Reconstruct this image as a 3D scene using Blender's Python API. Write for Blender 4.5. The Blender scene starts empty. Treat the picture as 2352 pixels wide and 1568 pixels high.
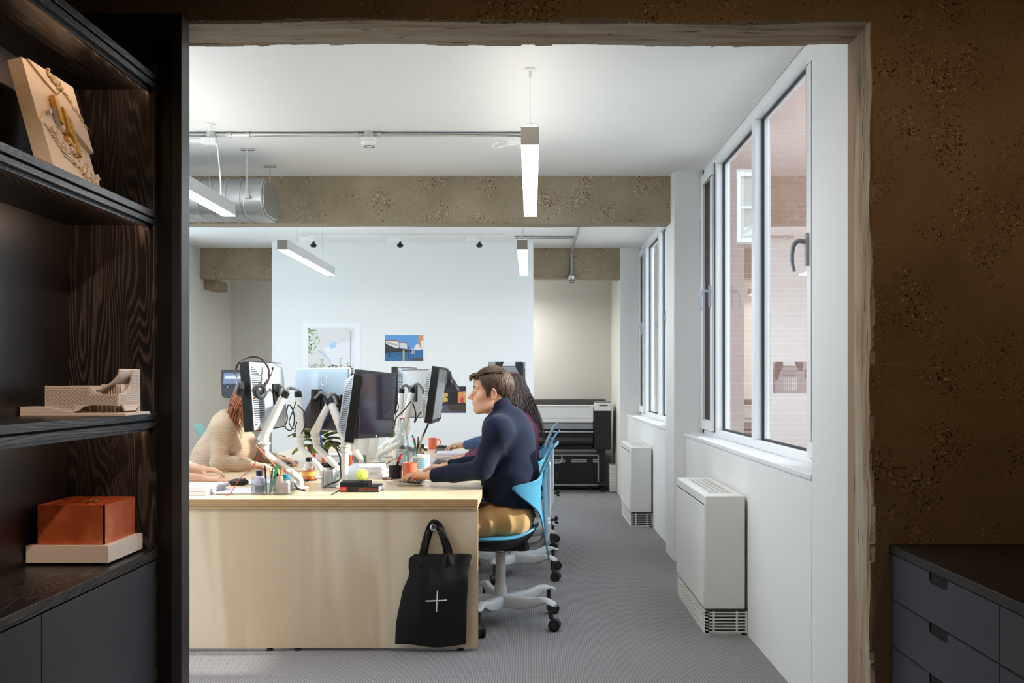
import bpy, bmesh, math, random
import numpy as np
from mathutils import Vector, Matrix, Euler

C = bpy.context.scene
COL = C.collection
F = 35.0 / 36.0 * 2352.0          # focal length in pixels
CX, CY, EYE = 1220.0, 878.0, 1.29  # vanishing point of the room and camera height

# ------------------------------------------------------------------ camera, sky, sun, exposure
cam_d = bpy.data.cameras.new('camera')
cam = bpy.data.objects.new('camera', cam_d)
COL.objects.link(cam)
cam.location = (0, 0, EYE)
cam.rotation_euler = (math.radians(90), 0, 0)
cam_d.lens = 35.0
cam_d.sensor_width = 36.0
cam_d.shift_x = (1176 - CX) / 2352.0
cam_d.shift_y = (CY - 784) / 2352.0
cam_d.clip_start = 0.05
C.camera = cam

world = bpy.data.worlds.new('sky')
C.world = world
world.use_nodes = True
bg = world.node_tree.nodes['Background']
bg.inputs[0].default_value = (0.72, 0.86, 1.0, 1)
bg.inputs[1].default_value = 3.2

def light(name, kind, loc, energy, color=(1, 1, 1), aim=None, **kw):
    d = bpy.data.lights.new(name, kind)
    d.energy = energy
    d.color = color
    for k, v in kw.items():
        setattr(d, k, v)
    o = bpy.data.objects.new(name, d)
    COL.objects.link(o)
    o.location = loc
    if aim is not None:
        o.rotation_euler = Vector(aim).to_track_quat('-Z', 'Y').to_euler()
    return o

SUN = light('sun', 'SUN', (8, 2, 4), 5.5, (1.0, 0.94, 0.84), aim=(-0.93, -0.02, -0.37), angle=0.03)
C.view_settings.view_transform = 'Standard'
C.view_settings.look = 'None'
C.view_settings.exposure = 0.78
C.view_settings.gamma = 1.0
C.view_settings.use_curve_mapping = False
C.cycles.max_bounces = 10
C.cycles.diffuse_bounces = 5
C.cycles.glossy_bounces = 4
C.cycles.transmission_bounces = 8
C.cycles.transparent_max_bounces = 12
C.cycles.caustics_reflective = False
C.cycles.caustics_refractive = False
C.cycles.sample_clamp_indirect = 4.0

# ------------------------------------------------------------------ helpers
def at(px, py, Y):
    return Vector(((px - CX) * Y / F, Y, EYE - (py - CY) * Y / F))

def srgb(r, g, b):
    f = lambda c: (c / 255 / 12.92) if c / 255 <= 0.04045 else ((c / 255 + 0.055) / 1.055) ** 2.4
    return (f(r), f(g), f(b), 1.0)

def new_mat(name):
    m = bpy.data.materials.new(name)
    m.use_nodes = True
    nt = m.node_tree
    return m, nt, nt.nodes, nt.links, nt.nodes['Principled BSDF']

def mat(name, rgb, rough=0.5, metal=0.0, spec=0.5, noise=0.0, nscale=20, bump=0.0, bscale=200, coat=0.0,
        emit=None, estr=0.0, trans=0.0, ior=1.45, alpha=1.0, sheen=0.0, sss=0.0):
    m, nt, N, L, b = new_mat(name)
    col = srgb(*rgb)
    b.inputs['Base Color'].default_value = col
    b.inputs['Roughness'].default_value = rough
    b.inputs['Metallic'].default_value = metal
    b.inputs['Specular IOR Level'].default_value = spec
    b.inputs['Coat Weight'].default_value = coat
    b.inputs['Transmission Weight'].default_value = trans
    b.inputs['IOR'].default_value = ior
    b.inputs['Alpha'].default_value = alpha
    b.inputs['Sheen Weight'].default_value = sheen
    if sss:
        b.inputs['Subsurface Weight'].default_value = sss
        b.inputs['Subsurface Radius'].default_value = (0.01, 0.004, 0.002)
    if emit is not None:
        b.inputs['Emission Color'].default_value = srgb(*emit)
        b.inputs['Emission Strength'].default_value = estr
    tc = N.new('ShaderNodeTexCoord')
    if noise:
        t = N.new('ShaderNodeTexNoise')
        t.inputs['Scale'].default_value = nscale
        t.inputs['Detail'].default_value = 5
        L.new(tc.outputs['Object'], t.inputs['Vector'])
        mx = N.new('ShaderNodeMix')
        mx.data_type = 'RGBA'
        mx.inputs[6].default_value = [c * (1 - noise) for c in col[:3]] + [1]
        mx.inputs[7].default_value = [min(1, c * (1 + noise)) for c in col[:3]] + [1]
        L.new(t.outputs['Fac'], mx.inputs[0])
        L.new(mx.outputs[2], b.inputs['Base Color'])
    if bump:
        t2 = N.new('ShaderNodeTexNoise')
        t2.inputs['Scale'].default_value = bscale
        t2.inputs['Detail'].default_value = 3
        L.new(tc.outputs['Object'], t2.inputs['Vector'])
        bp = N.new('ShaderNodeBump')
        bp.inputs['Strength'].default_value = bump
        bp.inputs['Distance'].default_value = 0.002
        L.new(t2.outputs['Fac'], bp.inputs['Height'])
        L.new(bp.outputs[0], b.inputs['Normal'])
    return m

def ramp(N, pts):
    r = N.new('ShaderNodeValToRGB')
    e = r.color_ramp.elements
    while len(e) < len(pts):
        e.new(0.5)
    for i, (p, c) in enumerate(pts):
        e[i].position = p
        e[i].color = c
    return r

def mapping(N, L, scale=(1, 1, 1), rot=(0, 0, 0), src='Object'):
    tc = N.new('ShaderNodeTexCoord')
    mp = N.new('ShaderNodeMapping')
    mp.inputs['Scale'].default_value = scale
    mp.inputs['Rotation'].default_value = rot
    L.new(tc.outputs[src], mp.inputs['Vector'])
    return mp

def mixcol(N, L, fac, a, b_, mode='MIX'):
    mx = N.new('ShaderNodeMix')
    mx.data_type = 'RGBA'
    mx.blend_type = mode
    for i, v in ((0, fac), (6, a), (7, b_)):
        if hasattr(v, 'is_output') or hasattr(v, 'links'):
            L.new(v, mx.inputs[i])
        else:
            mx.inputs[i].default_value = v
    return mx.outputs[2]

class MB:
    """collects simple shapes; build() links them as one mesh object"""
    def __init__(s):
        s.v, s.f, s.m = [], [], []
        s.cur = 0
    def add(s, vs, fs):
        b = len(s.v)
        s.v.extend([tuple(v) for v in vs])
        s.f.extend([tuple(i + b for i in f) for f in fs])
        s.m.extend([s.cur] * len(fs))
        return s
    def box(s, x0, x1, y0, y1, z0, z1):
        vs = [(x, y, z) for x in (x0, x1) for y in (y0, y1) for z in (z0, z1)]
        return s.add(vs, [(0, 1, 3, 2), (4, 6, 7, 5), (0, 4, 5, 1), (2, 3, 7, 6), (0, 2, 6, 4), (1, 5, 7, 3)])
    def obox(s, c, sx, sy, sz, rot=(0, 0, 0)):
        R = Euler(rot).to_matrix() if not isinstance(rot, Matrix) else rot
        c = Vector(c)
        vs = [c + R @ Vector((x * sx / 2, y * sy / 2, z * sz / 2)) for x in (-1, 1) for y in (-1, 1) for z in (-1, 1)]
        return s.add(vs, [(0, 1, 3, 2), (4, 6, 7, 5), (0, 4, 5, 1), (2, 3, 7, 6), (0, 2, 6, 4), (1, 5, 7, 3)])
    def tube(s, pts, r, n=10, caps=True, flat=1.0):
        pts = [Vector(p) for p in pts]
        rs = r if isinstance(r, (list, tuple)) else [r] * len(pts)
        k = len(pts)
        tang = []
        for i in range(k):
            t = pts[min(i + 1, k - 1)] - pts[max(i - 1, 0)]
            tang.append(t.normalized() if t.length > 1e-9 else Vector((0, 0, 1)))
        up = Vector((0, 0, 1)) if abs(tang[0].z) < 0.9 else Vector((1, 0, 0))
        u = tang[0].cross(up).normalized()
        vs, fs = [], []
        for i in range(k):
            u = (u - tang[i] * u.dot(tang[i])).normalized()
            w = tang[i].cross(u)
            for j in range(n):
                a = 2 * math.pi * j / n
                vs.append(pts[i] + (u * math.cos(a) + w * math.sin(a) * flat) * rs[i])
        for i in range(k - 1):
            for j in range(n):
                j2 = (j + 1) % n
                fs.append((i * n + j, i * n + j2, (i + 1) * n + j2, (i + 1) * n + j))
        if caps:
            fs.append(tuple(range(n - 1, -1, -1)))
            fs.append(tuple((k - 1) * n + j for j in range(n)))
        return s.add(vs, fs)
    def cyl(s, a, b, r, n=16, r2=None):
        return s.tube([a, b], [r, r if r2 is None else r2], n)
    def lathe(s, prof, c=(0, 0, 0), n=24, axis='z'):
        vs, fs = [], []
        k = len(prof)
        for (r, z) in prof:
            for j in range(n):
                a = 2 * math.pi * j / n
                p = (r * math.cos(a), r * math.sin(a), z)
                if axis == 'y':
                    p = (p[0], z, p[1])
                elif axis == 'x':
                    p = (z, p[0], p[1])
                vs.append((p[0] + c[0], p[1] + c[1], p[2] + c[2]))
        for i in range(k - 1):
            for j in range(n):
                j2 = (j + 1) % n
                fs.append((i * n + j, i * n + j2, (i + 1) * n + j2, (i + 1) * n + j))
        if prof[0][0] > 1e-6:
            fs.append(tuple(range(n - 1, -1, -1)))
        if prof[-1][0] > 1e-6:
            fs.append(tuple((k - 1) * n + j for j in range(n)))
        return s.add(vs, fs)
    def ball(s, c, r, nu=14, nv=9, R=None):
        r = (r, r, r) if not isinstance(r, (list, tuple)) else r
        vs, fs = [], []
        R = R or Matrix.Identity(3)
        c = Vector(c)
        for i in range(nv + 1):
            t = math.pi * i / nv
            for j in range(nu):
                a = 2 * math.pi * j / nu
                vs.append(c + R @ Vector((r[0] * math.sin(t) * math.cos(a), r[1] * math.sin(t) * math.sin(a), r[2] * math.cos(t))))
        for i in range(nv):
            for j in range(nu):
                j2 = (j + 1) % nu
                fs.append((i * nu + j, (i + 1) * nu + j, (i + 1) * nu + j2, i * nu + j2))
        return s.add(vs, fs)
    def prism(s, poly, lo, hi, plane='xy'):
        """poly in 2-D extruded along the third axis"""
        k = len(poly)
        def p3(p, t):
            return {'xy': (p[0], p[1], t), 'xz': (p[0], t, p[1]), 'yz': (t, p[0], p[1])}[plane]
        vs = [p3(p, lo) for p in poly] + [p3(p, hi) for p in poly]
        fs = [tuple(range(k - 1, -1, -1)), tuple(range(k, 2 * k))]
        fs += [(i, (i + 1) % k, (i + 1) % k + k, i + k) for i in range(k)]
        return s.add(vs, fs)
    def grid(s, fn, nu, nv, wrap=False):
        vs = [fn(i / nu, j / nv) for i in range(nu + 1) for j in range(nv + 1)]
        fs = [(i * (nv + 1) + j, (i + 1) * (nv + 1) + j, (i + 1) * (nv + 1) + j + 1, i * (nv + 1) + j + 1)
              for i in range(nu) for j in range(nv)]
        return s.add(vs, fs)
    def xf(s, M, start=0):
        s.v = s.v[:start] + [tuple(M @ Vector(v)) for v in s.v[start:]]
        return s
    def build(s, name, mats, parent=None, smooth=True, bevel=0, seg=2, solid=0, subsurf=0, angle=35, fixn=True):
        me = bpy.data.meshes.new(name)
        me.from_pydata(s.v, [], s.f)
        mats = mats if isinstance(mats, (list, tuple)) else [mats]
        for m in mats:
            me.materials.append(m)
        if len(mats) > 1:
            me.polygons.foreach_set('material_index', s.m)
        if fixn:
            b = bmesh.new()
            b.from_mesh(me)
            bmesh.ops.remove_doubles(b, verts=b.verts, dist=1e-6)
            bmesh.ops.recalc_face_normals(b, faces=b.faces)
            b.to_mesh(me)
            b.free()
        if smooth:
            me.polygons.foreach_set('use_smooth', [True] * len(me.polygons))
            me.set_sharp_from_angle(angle=math.radians(angle))
        me.update()
        o = bpy.data.objects.new(name, me)
        COL.objects.link(o)
        if parent is not None:
            o.parent = parent
        if solid:
            md = o.modifiers.new('solid', 'SOLIDIFY')
            md.thickness = solid
            md.offset = 0
        if bevel:
            md = o.modifiers.new('bevel', 'BEVEL')
            md.width = bevel
            md.segments = seg
            md.limit_method = 'ANGLE'
            md.angle_limit = math.radians(40)
        if subsurf:
            md = o.modifiers.new('sub', 'SUBSURF')
            md.levels = subsurf
            md.render_levels = subsurf
        return o

def tag(o, label=None, cat=None, group=None, kind=None):
    for k, v in (('label', label), ('category', cat), ('group', group), ('kind', kind)):
        if v is not None:
            o[k] = v
    return o

def empty(name, loc=(0, 0, 0), rz=0, label=None, cat=None, group=None, kind=None):
    o = bpy.data.objects.new(name, None)
    o.empty_display_size = 0.05
    COL.objects.link(o)
    o.location = loc
    o.rotation_euler = (0, 0, rz)
    return tag(o, label, cat, group, kind)

def copy_tree(o, parent=None):
    c = o.copy()
    COL.objects.link(c)
    c.parent = parent
    for ch in list(o.children):
        copy_tree(ch, c)
    return c

def curve_pts(ctrl, n=8):
    """Catmull-Rom through control points"""
    P = [Vector(p) for p in ctrl]
    P = [P[0] * 2 - P[1]] + P + [P[-1] * 2 - P[-2]]
    out = []
    for i in range(1, len(P) - 2):
        a, b, c, d = P[i - 1], P[i], P[i + 1], P[i + 2]
        for k in range(n):
            t = k / n
            out.append(0.5 * ((2 * b) + (c - a) * t + (2 * a - 5 * b + 4 * c - d) * t * t + (3 * b - a - 3 * c + d) * t ** 3))
    out.append(P[-2])
    return out

def rrect(x0, x1, y0, y1, r, n=5):
    out = []
    for cx, cy, a0 in ((x1 - r, y1 - r, 0), (x0 + r, y1 - r, 90), (x0 + r, y0 + r, 180), (x1 - r, y0 + r, 270)):
        for k in range(n + 1):
            a = math.radians(a0 + 90 * k / n)
            out.append((cx + r * math.cos(a), cy + r * math.sin(a)))
    return out

def text_mesh(name, s, size, m, parent=None, loc=(0, 0, 0), rot=(0, 0, 0), extrude=0.0003, align='CENTER'):
    cu = bpy.data.curves.new(name, 'FONT')
    cu.body = s
    cu.size = size
    cu.align_x = align
    cu.align_y = 'CENTER'
    cu.extrude = extrude
    cu.resolution_u = 3
    tmp = bpy.data.objects.new(name, cu)
    COL.objects.link(tmp)
    dg = bpy.context.evaluated_depsgraph_get()
    me = bpy.data.meshes.new_from_object(tmp.evaluated_get(dg))
    bpy.data.objects.remove(tmp)
    me.materials.clear()
    me.materials.append(m)
    o = bpy.data.objects.new(name, me)
    COL.objects.link(o)
    o.parent = parent
    o.location = loc
    o.rotation_euler = rot
    return o

RND = random.Random(7)
# ------------------------------------------------------------------ materials
def concrete(name, base, dark, light_, scale=1.0, pits=0.5):
    m, nt, N, L, b = new_mat(name)
    mp = mapping(N, L, (scale, scale, scale))
    n1 = N.new('ShaderNodeTexNoise')
    n1.inputs['Scale'].default_value = 2.2
    n1.inputs['Detail'].default_value = 6
    n1.inputs['Roughness'].default_value = 0.6
    L.new(mp.outputs[0], n1.inputs['Vector'])
    r1 = ramp(N, [(0.3, dark), (0.7, base)])
    L.new(n1.outputs['Fac'], r1.inputs[0])
    # exposed aggregate: small stones, each its own tone, thicker in patches
    nd_ = N.new('ShaderNodeTexNoise'); nd_.inputs['Scale'].default_value = 55; nd_.inputs['Detail'].default_value = 2
    L.new(mp.outputs[0], nd_.inputs['Vector'])
    vs_ = N.new('ShaderNodeVectorMath'); vs_.operation = 'MULTIPLY_ADD'
    vs_.inputs[1].default_value = (.030, .030, .030)
    L.new(nd_.outputs['Color'], vs_.inputs[0]); L.new(mp.outputs[0], vs_.inputs[2])
    v = N.new('ShaderNodeTexVoronoi')
    v.inputs['Scale'].default_value = 140
    L.new(vs_.outputs[0], v.inputs['Vector'])
    n2 = N.new('ShaderNodeTexNoise')
    n2.inputs['Scale'].default_value = 5.5
    n2.inputs['Detail'].default_value = 5
    L.new(mp.outputs[0], n2.inputs['Vector'])
    th = N.new('ShaderNodeMapRange')
    th.inputs['From Min'].default_value = 0.38
    th.inputs['From Max'].default_value = 0.68
    th.inputs['To Min'].default_value = 0.10
    th.inputs['To Max'].default_value = 0.74
    L.new(n2.outputs['Fac'], th.inputs['Value'])
    sep = N.new('ShaderNodeSeparateColor')
    L.new(v.outputs['Color'], sep.inputs[0])
    mul = N.new('ShaderNodeMath'); mul.operation = 'MULTIPLY'
    L.new(th.outputs[0], mul.inputs[0]); L.new(sep.outputs[1], mul.inputs[1])
    lt = N.new('ShaderNodeMath'); lt.operation = 'LESS_THAN'
    L.new(v.outputs['Distance'], lt.inputs[0]); L.new(mul.outputs[0], lt.inputs[1])
    stone = ramp(N, [(0.0, (dark[0] * .18, dark[1] * .16, dark[2] * .15, 1)), (0.42, (dark[0] * .4, dark[1] * .28, dark[2] * .2, 1)),
                     (0.62, (base[0] * .85, base[1] * .52, base[2] * .34, 1)), (0.86, light_), (1.0, light_)])
    L.new(sep.outputs[0], stone.inputs[0])
    c1 = mixcol(N, L, lt.outputs[0], r1.outputs[0], stone.outputs[0])
    # small pores
    v2 = N.new('ShaderNodeTexVoronoi')
    v2.inputs['Scale'].default_value = 150
    L.new(vs_.outputs[0], v2.inputs['Vector'])
    lt2 = N.new('ShaderNodeMath'); lt2.operation = 'LESS_THAN'
    lt2.inputs[1].default_value = 0.16 * pits * 2
    L.new(v2.outputs['Distance'], lt2.inputs[0])
    c2 = mixcol(N, L, lt2.outputs[0], c1, (dark[0] * .35, dark[1] * .3, dark[2] * .28, 1))
    L.new(c2, b.inputs['Base Color'])
    b.inputs['Roughness'].default_value = 0.85
    b.inputs['Specular IOR Level'].default_value = 0.25
    # relief
    h = N.new('ShaderNodeMath'); h.operation = 'MULTIPLY_ADD'
    L.new(lt.outputs[0], h.inputs[0]); h.inputs[1].default_value = -0.5
    L.new(n1.outputs['Fac'], h.inputs[2])
    bp = N.new('ShaderNodeBump')
    bp.inputs['Strength'].default_value = 0.6
    bp.inputs['Distance'].default_value = 0.006
    L.new(h.outputs[0], bp.inputs['Height'])
    L.new(bp.outputs[0], b.inputs['Normal'])
    return m

def wood(name, c_lo, c_hi, axis='z', scale=1.0, rough=0.4, ring=6.0, contrast=0.5, bump=0.15, coat=0.0, fine=True):
    """flat-sawn grain stretched along an axis"""
    m, nt, N, L, b = new_mat(name)
    s = [9.0 * scale, 9.0 * scale, 9.0 * scale]
    s['xyz'.index(axis)] = 0.9 * scale
    mp = mapping(N, L, tuple(s))
    n = N.new('ShaderNodeTexNoise')
    n.inputs['Scale'].default_value = 0.55
    n.inputs['Detail'].default_value = 2
    n.inputs['Distortion'].default_value = 0.6
    L.new(mp.outputs[0], n.inputs['Vector'])
    mul = N.new('ShaderNodeMath'); mul.operation = 'MULTIPLY'; mul.inputs[1].default_value = ring * 6
    L.new(n.outputs['Fac'], mul.inputs[0])
    sn = N.new('ShaderNodeMath'); sn.operation = 'SINE'
    L.new(mul.outputs[0], sn.inputs[0])
    s2 = [260.0, 260.0, 260.0]
    s2['xyz'.index(axis)] = 7.0
    mp2 = mapping(N, L, tuple(s2))
    n2 = N.new('ShaderNodeTexNoise')
    n2.inputs['Scale'].default_value = 1.0
    n2.inputs['Detail'].default_value = 2
    L.new(mp2.outputs[0], n2.inputs['Vector'])
    mr = N.new('ShaderNodeMapRange')
    mr.inputs['From Min'].default_value = -1
    mr.inputs['From Max'].default_value = 1
    L.new(sn.outputs[0], mr.inputs['Value'])
    ad = N.new('ShaderNodeMath'); ad.operation = 'MULTIPLY_ADD'
    ad.inputs[1].default_value = contrast
    L.new(mr.outputs[0], ad.inputs[0])
    m3 = N.new('ShaderNodeMath'); m3.operation = 'MULTIPLY'; m3.inputs[1].default_value = 1 - contrast
    L.new(n2.outputs['Fac'], m3.inputs[0])
    L.new(m3.outputs[0], ad.inputs[2])
    r = ramp(N, [(0.2, c_lo), (0.8, c_hi)])
    L.new(ad.outputs[0], r.inputs[0])
    L.new(r.outputs[0], b.inputs['Base Color'])
    b.inputs['Roughness'].default_value = rough
    b.inputs['Coat Weight'].default_value = coat
    bp = N.new('ShaderNodeBump')
    bp.inputs['Strength'].default_value = bump
    bp.inputs['Distance'].default_value = 0.002
    L.new(ad.outputs[0], bp.inputs['Height'])
    L.new(bp.outputs[0], b.inputs['Normal'])
    return m

def glass_pane(name, tint=(0.93, 0.97, 0.97, 1)):
    m, nt, N, L, b = new_mat(name)
    N.remove(b)
    out = [n for n in N if n.type == 'OUTPUT_MATERIAL'][0]
    tr = N.new('ShaderNodeBsdfTransparent'); tr.inputs[0].default_value = tint
    gl = N.new('ShaderNodeBsdfGlossy'); gl.inputs['Roughness'].default_value = 0.0; gl.inputs['Color'].default_value = (1, 1, 1, 1)
    lw = N.new('ShaderNodeLayerWeight'); lw.inputs[0].default_value = 0.5
    pw = N.new('ShaderNodeMath'); pw.operation = 'POWER'; pw.inputs[1].default_value = 1.6
    L.new(lw.outputs['Facing'], pw.inputs[0])
    fr = N.new('ShaderNodeMath'); fr.operation = 'MULTIPLY_ADD'; fr.inputs[1].default_value = 0.82; fr.inputs[2].default_value = 0.16
    L.new(pw.outputs[0], fr.inputs[0])
    mx = N.new('ShaderNodeMixShader')
    L.new(fr.outputs[0], mx.inputs[0]); L.new(tr.outputs[0], mx.inputs[1]); L.new(gl.outputs[0], mx.inputs[2])
    L.new(mx.outputs[0], out.inputs[0])
    return m

def carpet_mat():
    m, nt, N, L, b = new_mat('carpet')
    mp = mapping(N, L, (1, 1, 1))
    w1 = N.new('ShaderNodeTexWave'); w1.bands_direction = 'X'
    w1.inputs['Scale'].default_value = 26; w1.inputs['Distortion'].default_value = 1.6; w1.inputs['Detail'].default_value = 2
    w1.inputs['Detail Scale'].default_value = 4
    w2 = N.new('ShaderNodeTexWave'); w2.bands_direction = 'Y'
    w2.inputs['Scale'].default_value = 20; w2.inputs['Distortion'].default_value = 1.6; w2.inputs['Detail'].default_value = 2
    n = N.new('ShaderNodeTexNoise'); n.inputs['Scale'].default_value = 160; n.inputs['Detail'].default_value = 4
    for t in (w1, w2, n):
        L.new(mp.outputs[0], t.inputs['Vector'])
    mu = N.new('ShaderNodeMath'); mu.operation = 'MULTIPLY'
    L.new(w1.outputs['Fac'], mu.inputs[0]); L.new(w2.outputs['Fac'], mu.inputs[1])
    ad = N.new('ShaderNodeMath'); ad.operation = 'MULTIPLY_ADD'; ad.inputs[1].default_value = 0.55
    L.new(mu.outputs[0], ad.inputs[0])
    m2 = N.new('ShaderNodeMath'); m2.operation = 'MULTIPLY'; m2.inputs[1].default_value = 0.55
    L.new(n.outputs['Fac'], m2.inputs[0]); L.new(m2.outputs[0], ad.inputs[2])
    r = ramp(N, [(0.12, srgb(104, 102, 104)), (0.5, srgb(141, 138, 140)), (0.9, srgb(174, 171, 172))])
    L.new(ad.outputs[0], r.inputs[0])
    L.new(r.outputs[0], b.inputs['Base Color'])
    b.inputs['Roughness'].default_value = 0.95
    b.inputs['Specular IOR Level'].default_value = 0.1
    bp = N.new('ShaderNodeBump'); bp.inputs['Strength'].default_value = 0.7; bp.inputs['Distance'].default_value = 0.004
    L.new(ad.outputs[0], bp.inputs['Height']); L.new(bp.outputs[0], b.inputs['Normal'])
    return m

M = {}
M['white_wall'] = mat('white_wall', (232, 232, 230), 0.6, noise=0.015, nscale=3, bump=0.05, bscale=90)
M['ceiling'] = mat('ceiling_paint', (232, 231, 228), 0.65, noise=0.015, nscale=2)
M['grey_wall'] = mat('grey_wall', (205, 204, 199), 0.6, noise=0.015, nscale=2)
M['dark_paint'] = mat('dark_paint', (40, 38, 37), 0.7)
M['carpet'] = carpet_mat()
M['concrete'] = concrete('concrete', srgb(168, 152, 128), srgb(138, 123, 101), srgb(210, 196, 172))
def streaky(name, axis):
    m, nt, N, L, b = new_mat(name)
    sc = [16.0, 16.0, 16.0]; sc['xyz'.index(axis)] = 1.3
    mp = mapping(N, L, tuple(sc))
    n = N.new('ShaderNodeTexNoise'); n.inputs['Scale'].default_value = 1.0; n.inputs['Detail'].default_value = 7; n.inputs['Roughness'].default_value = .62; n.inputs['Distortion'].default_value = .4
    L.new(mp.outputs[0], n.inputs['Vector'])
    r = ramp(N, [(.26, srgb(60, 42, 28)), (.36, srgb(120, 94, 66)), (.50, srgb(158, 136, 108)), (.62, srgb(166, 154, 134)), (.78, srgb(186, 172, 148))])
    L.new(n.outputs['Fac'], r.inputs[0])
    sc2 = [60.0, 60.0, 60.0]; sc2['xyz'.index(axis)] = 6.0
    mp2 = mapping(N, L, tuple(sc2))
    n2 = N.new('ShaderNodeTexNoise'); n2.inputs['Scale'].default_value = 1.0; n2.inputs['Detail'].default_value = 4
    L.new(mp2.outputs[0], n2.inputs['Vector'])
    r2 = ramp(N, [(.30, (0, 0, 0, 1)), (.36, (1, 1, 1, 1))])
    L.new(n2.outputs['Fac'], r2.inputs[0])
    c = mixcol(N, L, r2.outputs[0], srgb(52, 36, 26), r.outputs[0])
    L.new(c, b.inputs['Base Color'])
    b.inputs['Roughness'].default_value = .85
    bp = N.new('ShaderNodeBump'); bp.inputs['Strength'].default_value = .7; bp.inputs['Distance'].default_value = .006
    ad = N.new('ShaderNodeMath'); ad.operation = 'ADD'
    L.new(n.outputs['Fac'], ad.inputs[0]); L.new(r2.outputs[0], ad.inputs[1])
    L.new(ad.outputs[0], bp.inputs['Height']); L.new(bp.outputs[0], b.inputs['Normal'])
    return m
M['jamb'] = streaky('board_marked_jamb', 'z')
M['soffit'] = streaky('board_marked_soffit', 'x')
M['plaster_brown'] = mat('brown_plaster', (150, 122, 98), 0.8, noise=0.06, nscale=9)
M['pvc'] = mat('white_frame', (236, 237, 238), 0.35)
M['gasket'] = mat('black_gasket', (28, 28, 32), 0.5)
M['glass'] = glass_pane('window_glass')
M['alu'] = mat('satin_aluminium', (176, 178, 184), 0.35, metal=0.85)
M['handle_grey'] = mat('handle_grey', (172, 176, 184), 0.35)
M['galv'] = mat('galvanised_steel', (190, 192, 192), 0.32, metal=0.9, noise=0.12, nscale=14)
M['lamp_grey'] = mat('lamp_grey', (150, 146, 138), 0.45, metal=0.3)
M['lamp_white'] = mat('lamp_side', (205, 205, 205), 0.45, metal=0.2)
M['glow'] = mat('lamp_diffuser', (255, 255, 255), 0.5, emit=(250, 251, 255), estr=17.0)
M['white_plastic'] = mat('white_plastic', (232, 231, 228), 0.4)
M['black_plastic'] = mat('black_plastic', (22, 22, 24), 0.38)
M['dark_plastic'] = mat('dark_plastic', (44, 44, 48), 0.45)
M['black_rubber'] = mat('black_rubber', (18, 18, 19), 0.6)
M['steel'] = mat('steel', (200, 200, 202), 0.22, metal=1.0)
M['brick'] = mat('brick', (150, 106, 92), 0.85, noise=0.22, nscale=5, bump=0.4, bscale=60)
M['mortar'] = mat('mortar', (206, 198, 190), 0.9)
M['ply_face'] = wood('birch_ply_face', srgb(220, 198, 164), srgb(238, 222, 195), 'z', 0.6, 0.38, 4.5, 0.8, 0.03, coat=0.1)
M['ply_top'] = wood('birch_ply_top', srgb(222, 200, 160), srgb(234, 214, 178), 'y', 0.6, 0.3, 3.0, 0.75, 0.02, coat=0.15)
M['ply_edge'] = mat('ply_edge_light', (206, 172, 126), 0.6, noise=0.1, nscale=30)
M['ply_edge_dark'] = mat('ply_edge_dark', (178, 140, 100), 0.6, noise=0.15, nscale=30)
def stained_oak(name, axis, dark, light_):
    m, nt, N, L, b = new_mat(name)
    s = [5.0, 5.0, 5.0]; s['xyz'.index(axis)] = .55
    mp = mapping(N, L, tuple(s))
    n = N.new('ShaderNodeTexNoise'); n.inputs['Scale'].default_value = .8; n.inputs['Detail'].default_value = 2.5; n.inputs['Distortion'].default_value = .25
    L.new(mp.outputs[0], n.inputs['Vector'])
    mu = N.new('ShaderNodeMath'); mu.operation = 'MULTIPLY'; mu.inputs[1].default_value = 420
    L.new(n.outputs['Fac'], mu.inputs[0])
    sn = N.new('ShaderNodeMath'); sn.operation = 'SINE'; L.new(mu.outputs[0], sn.inputs[0])
    s2 = [300.0, 300.0, 300.0]; s2['xyz'.index(axis)] = 9.0
    mp2 = mapping(N, L, tuple(s2))
    n2 = N.new('ShaderNodeTexNoise'); n2.inputs['Scale'].default_value = 1.0; n2.inputs['Detail'].default_value = 2
    L.new(mp2.outputs[0], n2.inputs['Vector'])
    mr = N.new('ShaderNodeMapRange'); mr.inputs['From Min'].default_value = -1; mr.inputs['From Max'].default_value = 1
    L.new(sn.outputs[0], mr.inputs['Value'])
    mm = N.new('ShaderNodeMath'); mm.operation = 'MULTIPLY'; L.new(mr.outputs[0], mm.inputs[0]); L.new(n2.outputs['Fac'], mm.inputs[1])
    r = ramp(N, [(.22, dark), (.62, light_)])
    L.new(mm.outputs[0], r.inputs[0]); L.new(r.outputs[0], b.inputs['Base Color'])
    b.inputs['Roughness'].default_value = .36
    bp = N.new('ShaderNodeBump'); bp.inputs['Strength'].default_value = .3; bp.inputs['Distance'].default_value = .002
    L.new(mm.outputs[0], bp.inputs['Height']); L.new(bp.outputs[0], b.inputs['Normal'])
    return m
M['oak'] = stained_oak('black_stained_oak', 'z', srgb(30, 26, 25), srgb(84, 73, 68))
M['oak_y'] = stained_oak('black_stained_oak_shelf', 'y', srgb(28, 25, 24), srgb(72, 64, 60))
M['oak_back'] = mat('black_satin_back', (34, 30, 31), .38, noise=.12, nscale=3)
M['soffit_plain'] = mat('cast_concrete_plain', (152, 139, 117), .85, noise=.10, nscale=12, bump=.3, bscale=60)
M['oak_edge'] = mat('black_oak_edge', (46, 46, 48), 0.45, noise=0.25, nscale=30)
M['charcoal'] = mat('charcoal_lacquer', (58, 58, 66), 0.4, noise=0.03, nscale=6)
M['void'] = mat('dark_gap', (8, 8, 9), 0.9)
# ------------------------------------------------------------------ room shell
def struct(name, mb, m, **kw):
    o = mb.build(name, m, **kw)
    o['kind'] = 'structure'
    return o

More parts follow.
